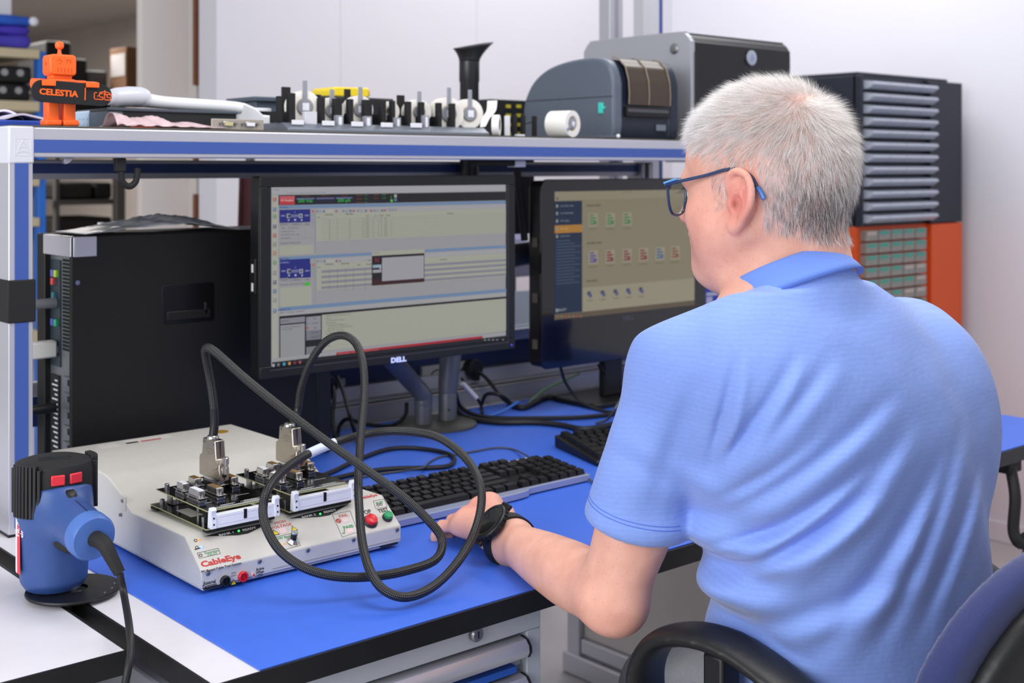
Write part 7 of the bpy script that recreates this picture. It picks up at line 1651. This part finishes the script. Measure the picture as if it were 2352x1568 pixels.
put('screen_frame', MB().box(-.038, .038, .060, .142, .030, .0355, 0, TL_), m_black, lmk, bevel=.002)
put('screen', MB().box(-.029, .029, .070, .128, .0352, .0362, 0, TL_), M('lcd_grey', '#5f646c', .2), lmk)
put('yellow_key', MB().box(-.042, -.014, .146, .164, .026, .036, 0, TL_), M('key_yellow', '#e8d02e', .4), lmk, bevel=.003)
put('keypad', MB().box(-.010, .002, .036, .044, .030, .0362, 0, TL_).box(.008, .020, .036, .044, .030, .0362, 0, TL_), m_whitep, lmk, bevel=.001)
put('base_grip', MB().prism(rrect(.104, .10, .02), 0, .018, 'z', 0, TX(0, .045, 0)), M('grip_slate', '#3b4450', .5), lmk, bevel=.004)
put('side_ridge', MB().box(-.050, -.044, .03, .13, .0, .026, 0, TL_), M('labelmaker_blue2', '#4257c4', .35), lmk, bevel=.003)

# ================================================================ storage carousel, right rear
KQ = 3.35
kY0 = 2.27; k0 = onY(1978, 300, kY0); kX = k0[0]
dK = kX * FW[0] + kY0 * FW[1]
zz = lambda py, d=dK: CAMZ - (py - HYP) / FPX * d
kR = onY(2210, 300, kY0)[0]; kT, kM, kBt = zz(172), zz(522), .02
cr = thing('drawer_carousel', 'tall navy and orange storage tower with rows of small drawers against the right wall', 'storage tower', ((kX + kR) / 2, kY0 + .3, 0))
m_cn = M('carousel_navy', '#1d2230', .5); m_co = M('carousel_orange', '#d8521c', .5); m_bin = M('bin_grey', '#b2b8c6', .4, .1)
xa_, xb2 = onY(1985, 300, kY0)[0], onY(2136, 300, kY0)[0]; dep = .42
put('upper_core', MB().box(kX, kR, kY0 + .02, kY0 + dep, kM, kT), m_cn, cr, world=True, bevel=.002)
put('upper_panel', MB().box(xb2 + .004, kR, kY0, kY0 + .03, kM + .002, kT), m_cn, cr, world=True, bevel=.002)
put('corner_panel', MB().box(kX, xa_ - .004, kY0, kY0 + .03, kM + .002, kT), m_cn, cr, world=True, bevel=.002)
put('lower_core', MB().box(kX, kR, kY0 + .02, kY0 + dep, kBt, kM), m_co, cr, world=True, bevel=.002)
put('lower_panel', MB().box(xb2 + .012, kR, kY0, kY0 + .03, kBt, kM - .002), m_co, cr, world=True, bevel=.002)
put('top_plate', MB().box(kX + .01, kR - .06, kY0 + .02, kY0 + dep - .03, kT, kT + .012), m_cn, cr, world=True, bevel=.003)
put('base_plate', MB().box(kX + .02, kR - .02, kY0 + .03, kY0 + dep - .02, 0, kBt + .002), m_black, cr, world=True)
n_r = 12; h_ = (zz(178) - zz(516)) / n_r; wv_ = (xb2 - xa_) / 4
bmesh_ = None
for r in range(n_r):
    for c in range(4):
        x0_ = xa_ + c * wv_; z1_ = zz(178) - r * h_
        pr_ = [(kY0 + .02, z1_ - h_ * .92), (kY0 - .014, z1_ - h_ * .86), (kY0 - .034, z1_ - h_ * .52), (kY0 - .030, z1_ - h_ * .30), (kY0 - .008, z1_ - h_ * .22), (kY0 + .02, z1_ - h_ * .14)]
        if bmesh_ is None: 
            bmesh_ = MB().prism([(a_ - kY0, b_ - z1_) for a_, b_ in pr_], .0015, wv_ - .0015, 'x').mesh('bin'); bmesh_.materials.append(m_bin)
        o = bpy.data.objects.new('drawer', bmesh_); C.objects.link(o); o.parent = cr; o.location = Vector((x0_, kY0, z1_)) - Vector(cr['_l'])
xa2, xb3 = onY(1987, 560, kY0)[0], onY(2128, 560, kY0)[0]; w5 = (xb3 - xa2) / 5; h5 = (zz(531) - zz(556)) * 1.14
m_td = M('drawer_clear', '#8f8a84', .3, var=.12, vscale=60); m_tg = M('teal_label', '#3f9c8a', .5); m_wl = M('pale_label', '#b9aaa2', .5)
dm = MB().box(.003, w5 - .003, -.012, .02, -h5 * .86, -.001).mesh('d'); dm.materials.append(m_td); lm1 = MB().box(.010, w5 - .012, -.0128, -.0118, -h5 * .40, -h5 * .12).mesh('l'); 
lmA = lm1.copy(); lmA.materials.append(m_tg); lmB = lm1.copy(); lmB.materials.append(m_wl)
for r in range(9):
    for c in range(5):
        o = bpy.data.objects.new('small_drawer', dm); C.objects.link(o); o.parent = cr; o.location = Vector((xa2 + c * w5, kY0 + .01, zz(530) - r * h5)) - Vector(cr['_l'])
        teal = not ((r, c) in ((0, 0), (3, 3), (3, 4), (4, 4), (5, 4), (5, 3)))
        o2 = bpy.data.objects.new('label', lmA if teal else lmB); C.objects.link(o2); o2.parent = o
# side face of the tower turned to the left (faces -x): navy above, orange below, silver bins at its far end
put('side_orange', MB().box(kX - .004, kX, kY0 + .02, kY0 + dep, kBt, kM - .002), m_co, cr, world=True)
put('side_fin', MB().box(kX - .22, kX, kY0 + dep - .06, kY0 + dep, kM, kT - .02), m_cn, cr, world=True, bevel=.002)
put('side_fin', MB().box(kX - .22, kX, kY0 + dep - .06, kY0 + dep, kBt, kM), m_co, cr, world=True, bevel=.002)
for r in range(5):
    for c in range(2):
        o = bpy.data.objects.new('drawer', bmesh_); C.objects.link(o); o.parent = cr; o.location = Vector((kX - .215 + c * wv_ * .99, kY0 + dep - .06, kT - .03 - r * h_)) - Vector(cr['_l'])

# ================================================================ blue packaging box behind the right screen
bx0, bx1, bx2 = onY(1612, 660, 2.12), onY(1672, 660, 2.12), onY(1700, 660, 2.12)
bb = thing('blue_box', 'blue cardboard box with white print beside the right edge of the right screen', 'box', (bx1[0], 2.15, DZ + .003))
zT = onY(1640, 622, 2.12)[2]
bb_x0 = 2.372
m_bb = M('box_blue', '#3347b4', .45)
xA, xB = 2.375, onY(1674, 660, 2.10)[0]
put('carton', MB().box(xA, xB, 2.10, 2.20, DZ + .0028, zT), m_bb, bb, world=True, bevel=.002)
put('carton_side', MB().box(xB, xB + .075, 2.101, 2.20, DZ + .0028, zT - .001), M('box_blue_dark', '#2a388f', .45), bb, world=True, bevel=.002)
def bprint(px0, py0, px1, py1, mat): 
    a_, b_ = onY(px0, py1, 2.0998), onY(px1, py0, 2.0998); put('white_print', MB().box(a_[0], b_[0], 2.0992, 2.1002, a_[2], b_[2]), mat, bb, world=True)
m_pw = M('print_white', '#c9cbd8', .5)
bprint(1622, 668, 1662, 680, m_pw); bprint(1622, 681, 1636, 715, m_pw); bprint(1636, 697, 1643, 712, m_pw); bprint(1655, 683, 1661, 700, m_pw)
q = onY(1683, 662, 2.0995); put('lettering', MB().text('CO', .020, TX(q[0], 2.0990, q[2]) @ FACE, 0, .001), m_pw, bb, world=True)
# white sheets / parts cabinet seen between the two screens
ws = thing('white_parts_bin', 'pale bin with lilac and white papers seen between the two screens', 'bin', (2.35, 2.62, 0))
wx_, wx2 = onY(1150, 600, 2.75)[0], onY(1262, 600, 2.75)[0]
put('cabinet', MB().box(wx_, wx2, 2.75, 2.95, 0, onY(1200, 745, 2.75)[2]), M('pale_grey_blue', '#9fa9b6', .5), ws, world=True, bevel=.003)
zb1, zb2 = onY(1200, 745, 2.75)[2], onY(1200, 640, 2.75)[2]
put('front_board', MB().box(wx_, wx2, 2.755, 2.76, zb1, onY(1200, 668, 2.755)[2]), M('pale_blue_board', '#a9b6c4', .5), ws, world=True)
put('upper_bin', MB().box(wx_, wx2, 2.80, 2.95, zb2, onY(1200, 556, 2.8)[2]), M('bin_slate', '#686a80', .5), ws, world=True, bevel=.003)
put('bin_support', MB().box(wx_, wx2, 2.90, 2.95, zb1, zb2), m_mgrey, ws, world=True)
put('papers', MB().box(wx_, wx2, 2.86, 2.94, onY(1200, 556, 2.8)[2], onY(1200, 452, 2.86)[2]), M('paper_lilac3', '#b9b8d8', .6, var=.1, vscale=18), ws, world=True, bevel=.002)

# ================================================================ storeroom shelving at the left rear
m_sbl = M('shelf_blue', '#2f74d8', .45); m_sbe = M('shelf_beige', '#cdbf9f', .6); m_bb2 = M('crate_black', '#131315', .5)
SY = 4.7
def sxy(px, Y=SY): return onY(px, 300, Y)[0]
def szy(py, px=60, Y=SY): return onY(px, py, Y)[2]
sh = thing('blue_shelving', 'blue steel shelving with beige boards at the left rear', 'shelving', (sxy(60), SY + .2, 0))
ux0, ux1 = sxy(88), sxy(106)
put('upright', MB().box(ux0, ux1, SY, SY + .05, 0, szy(116)), m_sbl, sh, world=True, bevel=.003)
put('upright', MB().box(ux0, ux1, SY + .55, SY + .6, 0, szy(116)), m_sbl, sh, world=True, bevel=.003)
put('upright', MB().box(sxy(-330), sxy(-312), SY, SY + .05, 0, szy(116)), m_sbl, sh, world=True, bevel=.003)
SHELF = ((112, 134), (232, 256), (405, 428), (500, 521), (760, 790))
for a_, b_ in SHELF: put('shelf_board', MB().box(sxy(-330), sxy(90), SY - .01, SY + .6, szy(b_), szy(a_)), m_sbe, sh, world=True, bevel=.004)
put('cross_brace', MB().box(sxy(64), sxy(90), SY + .5, SY + .53, szy(160), szy(136)), m_sbl, sh, world=True)
def crate(px0, px1, py0, zbot, lab, n):
    t = thing('black_crate', lab, 'crate', (sxy((px0 + px1) / 2), SY + .2, zbot), group='crates on the blue shelving')
    put('body', MB().box(sxy(px0), sxy(px1), SY + .02, SY + .45, zbot, szy(py0)), m_bb2, t, world=True, bevel=.01)
    for k in range(n): put('tag', MB().cyl((sxy(px1 - 28 - 36 * k), SY + .016, (zbot * .4 + szy(py0) * .6)), .013, .006, 'y', 14), M('tag_white', '#9b9ba0', .5), t, world=True)
crate(-20, 74, 192, szy(232), 'lower black crate on the middle blue shelf, white tags', 2)
crate(-24, 78, 152, szy(192) + .002, 'upper black crate on the middle blue shelf, white tags', 2)
crate(-26, 82, 305, szy(405), 'black crate on the shelf board behind the robot figurine', 2)
for k, (y0_, y1_, x1_, lab, cc) in enumerate(((82, 111, 70, 'bottom folded purple bag of the stack on the top shelf board', '#4a3fb4'), (62, 82, 68, 'middle folded purple bag of the stack on the top shelf board', '#4638b8'), (38, 61, 74, 'top folded bright blue bag of the stack on the shelving', '#2b5fc8'))):
    t = thing('folded_bag', lab, 'bag', (sxy(30), SY + .25, szy(y1_))); z0_, z1_ = szy(y1_), szy(y0_)
    bz_ = (z1_ - z0_) / 2
    me = sdf_mesh(lambda p: s_box(p, ((sxy(-180) + sxy(x1_)) / 2, SY + .2, (z0_ + z1_) / 2), ((sxy(x1_) - sxy(-180)) / 2, .22, bz_), min(bz_ * .95, .018)) + .004 * np.sin(p[:, 0] * 40 + k) * np.sin(p[:, 1] * 30), (sxy(-190), SY - .06, z0_ - .02), (sxy(x1_) + .04, SY + .46, z1_ + .02), .011, 'bag')
    put('cloth', me, M('bag_' + cc[1:], cc, .7), t, world=True, smooth=True, auto=False)
    if k == 2: put('toggle', MB().sphere((sxy(73), SY - .02, (z0_ + z1_) / 2), .018, 12), m_whitep, t, world=True, smooth=True)
wbx = thing('white_box', 'white box on top of the blue bag stack at the upper left corner', 'box', (sxy(0), SY + .25, szy(38) + .002)); put('carton', MB().box(sxy(-160), sxy(37), SY + .04, SY + .4, szy(38) + .003, szy(-60)), m_whitep, wbx, world=True, bevel=.005)
# dark grey shelving with black stores further back
DYs = 6.0
def dx_(px): return onY(px, 300, DYs)[0]
def dz_(py, px=200): return onY(px, py, DYs)[2]
ds = thing('grey_shelving', 'dark grey metal shelving in the storeroom behind the robot figurine', 'shelving', (dx_(210), DYs + .2, 0)); m_dg = M('shelf_dark_grey', '#4d4b4a', .6)
for px in (132, 270): put('upright', MB().box(dx_(px - 4), dx_(px + 5), DYs, DYs + .04, 0, dz_(130)), m_dg, ds, world=True)
for py in (205, 300, 462, 560, 700): put('shelf_board', MB().box(dx_(120), dx_(276), DYs - .01, DYs + .5, dz_(py + 8), dz_(py - 4)), m_dg, ds, world=True)
for k, (a_, b_, y0_, y1_, cc, lab) in enumerate(((108, 168, 98, 200, '#141415', 'tall black box behind the robot figurine head on grey shelving'), (168, 205, 135, 200, '#19191a', 'small black box right of the robot figurine head on grey shelving'), (205, 252, 160, 201, '#57595a', 'grey crumpled wrapping on the grey shelving beside the cardboard box'), (128, 262, 236, 296, '#151516', 'long black case on the grey shelving behind the name plate'),
        (136, 216, 420, 457, '#1c1a18', 'dark brown box on grey shelving above the tower computer, left side'), (222, 262, 560 - 140, 457, '#171717', 'black box on grey shelving above the tower computer, right side'), (136, 262, 500, 556, '#1a1918', 'dark box low on grey shelving above the antistatic bag'))):
    t = thing('stored_box', lab, 'box', (dx_((a_ + b_) / 2), DYs + .2, dz_(y1_))); put('body', MB().box(dx_(a_), dx_(b_), DYs + .02, DYs + .4, dz_(y1_), dz_(y0_)), M('store_' + cc[1:], cc, .7, var=.15, vscale=10), t, world=True, bevel=.012)
cbx = thing('cardboard_box', 'brown cardboard box with a large white label in the storeroom', 'box', (dx_(280), DYs - .1, 1.4))
c0_, c1_, c2_ = onY(252, 150, 5.8), onY(290, 150, 5.8), onY(313, 150, 5.8); zc0, zc1 = onY(280, 206, 5.8)[2], onY(280, 106, 5.8)[2]
cX = c1_[0]; cYb = onX(252, 150, cX)[1]
put('carton', MB().box(cX, cX + .30, 5.8, cYb, zc0, zc1), M('cardboard', '#6d4a2c', .8, var=.08, vscale=8), cbx, world=True, bevel=.004)
put('white_label', MB().box(cX - .003, cX + .001, 5.81, cYb - .02, zc0 + .07, zc1 - .03), M('label_grey_white', '#a9a5a4', .7), cbx, world=True)
cs = thing('box_stand', 'grey bracket shelf carrying the cardboard box in the storeroom', 'stand', (c0_[0], 5.95, 0)); put('post', MB().box(c1_[0], c1_[0] + .04, 5.9, 5.95, 0, zc0 - .02), m_dg, cs, world=True); put('shelf_board', MB().box(cX - .01, cX + .32, 5.79, cYb, zc0 - .02, zc0 - .001), m_dg, cs, world=True)
# dark red fabric strip and white drum behind the monitor
dr_ = thing('dark_red_cloth', 'dark red cloth hanging behind the left monitor under the shelf', 'cloth', (onY(580, 450, 2.9)[0], 2.9, .9))
r0_, r1_ = onY(548, 450, 2.9), onY(640, 450, 2.9)
put('drape', MB().grid(lambda u_, v_: (r0_[0] + (r1_[0] - r0_[0]) * u_ + .018 * (v_ - .5), 2.9 + .012 * math.sin(20 * u_), .72 + (onY(580, 380, 2.9)[2] - .72) * v_), 20, 6), M('dark_red', '#3a1218', .8), dr_, world=True, smooth=True, auto=False)
md = dr_.children[0].modifiers.new('s', 'SOLIDIFY'); md.thickness = .006
rs = thing('cloth_rail', 'thin stand carrying the dark red cloth behind the left monitor', 'stand', (r0_[0], 2.93, 0)); put('pole', MB().cyl((r0_[0] + .05, 2.93, .66), .012, 1.32), m_dg, rs, world=True); put('foot', MB().cyl((r0_[0] + .05, 2.93, .01), .12, .02, n=24), m_dg, rs, world=True)

# ================================================================ hooks under the shelf beam
hk = thing('black_hook', 'black J-shaped hook hanging under the shelf beam at the left', 'hook', (onY(285, 370, 1.885)[0], 1.89, 1.30))
H_ = [onY(278, 364, 1.89), onY(278, 395, 1.89), onY(282, 418, 1.89), onY(297, 428, 1.89), onY(311, 418, 1.89), onY(315, 400, 1.89), onY(316, 386, 1.89)]
put('hook', MB().tube(smooth_path([tuple(p) for p in H_], 6), .0052, 8), m_blackm, hk, world=True, smooth=True)
put('mount', MB().box(H_[0][0] - .010, H_[0][0] + .006, 1.884, 1.896, H_[0][2] - .02, 1.3055), m_blackm, hk, world=True, bevel=.001)
h2_ = thing('grey_clip', 'small grey clip under the shelf beam near the corner post', 'clip', (onY(153, 365, 1.885)[0], 1.89, 1.30)); q = onY(153, 372, 1.885)
put('clip', MB().prism([(q[0] - .004, 1.3055), (q[0] + .011, 1.3055), (q[0] + .003, 1.2975), (q[0] - .001, 1.296), (q[0] - .004, 1.298)], 1.882, 1.892, 'y'), m_alu2, h2_, world=True, bevel=.0008)
tb = thing('clamp_bar', 'black bar clamped under the shelf beam above the gap between the screens', 'bar', (onY(1130, 374, 1.93)[0], 1.93, 1.29)); t0, t1 = onY(1087, 374, 1.93), onY(1192, 377, 1.93)
put('bar', MB().box(t0[0], t1[0], 1.92, 1.94, t1[2] - .004, 1.3055), m_blackm, tb, world=True, bevel=.002); put('clip', MB().box(t1[0] - .02, t1[0] + .006, 1.915, 1.945, t1[2] - .006, 1.3055), m_aluw, tb, world=True, bevel=.002)
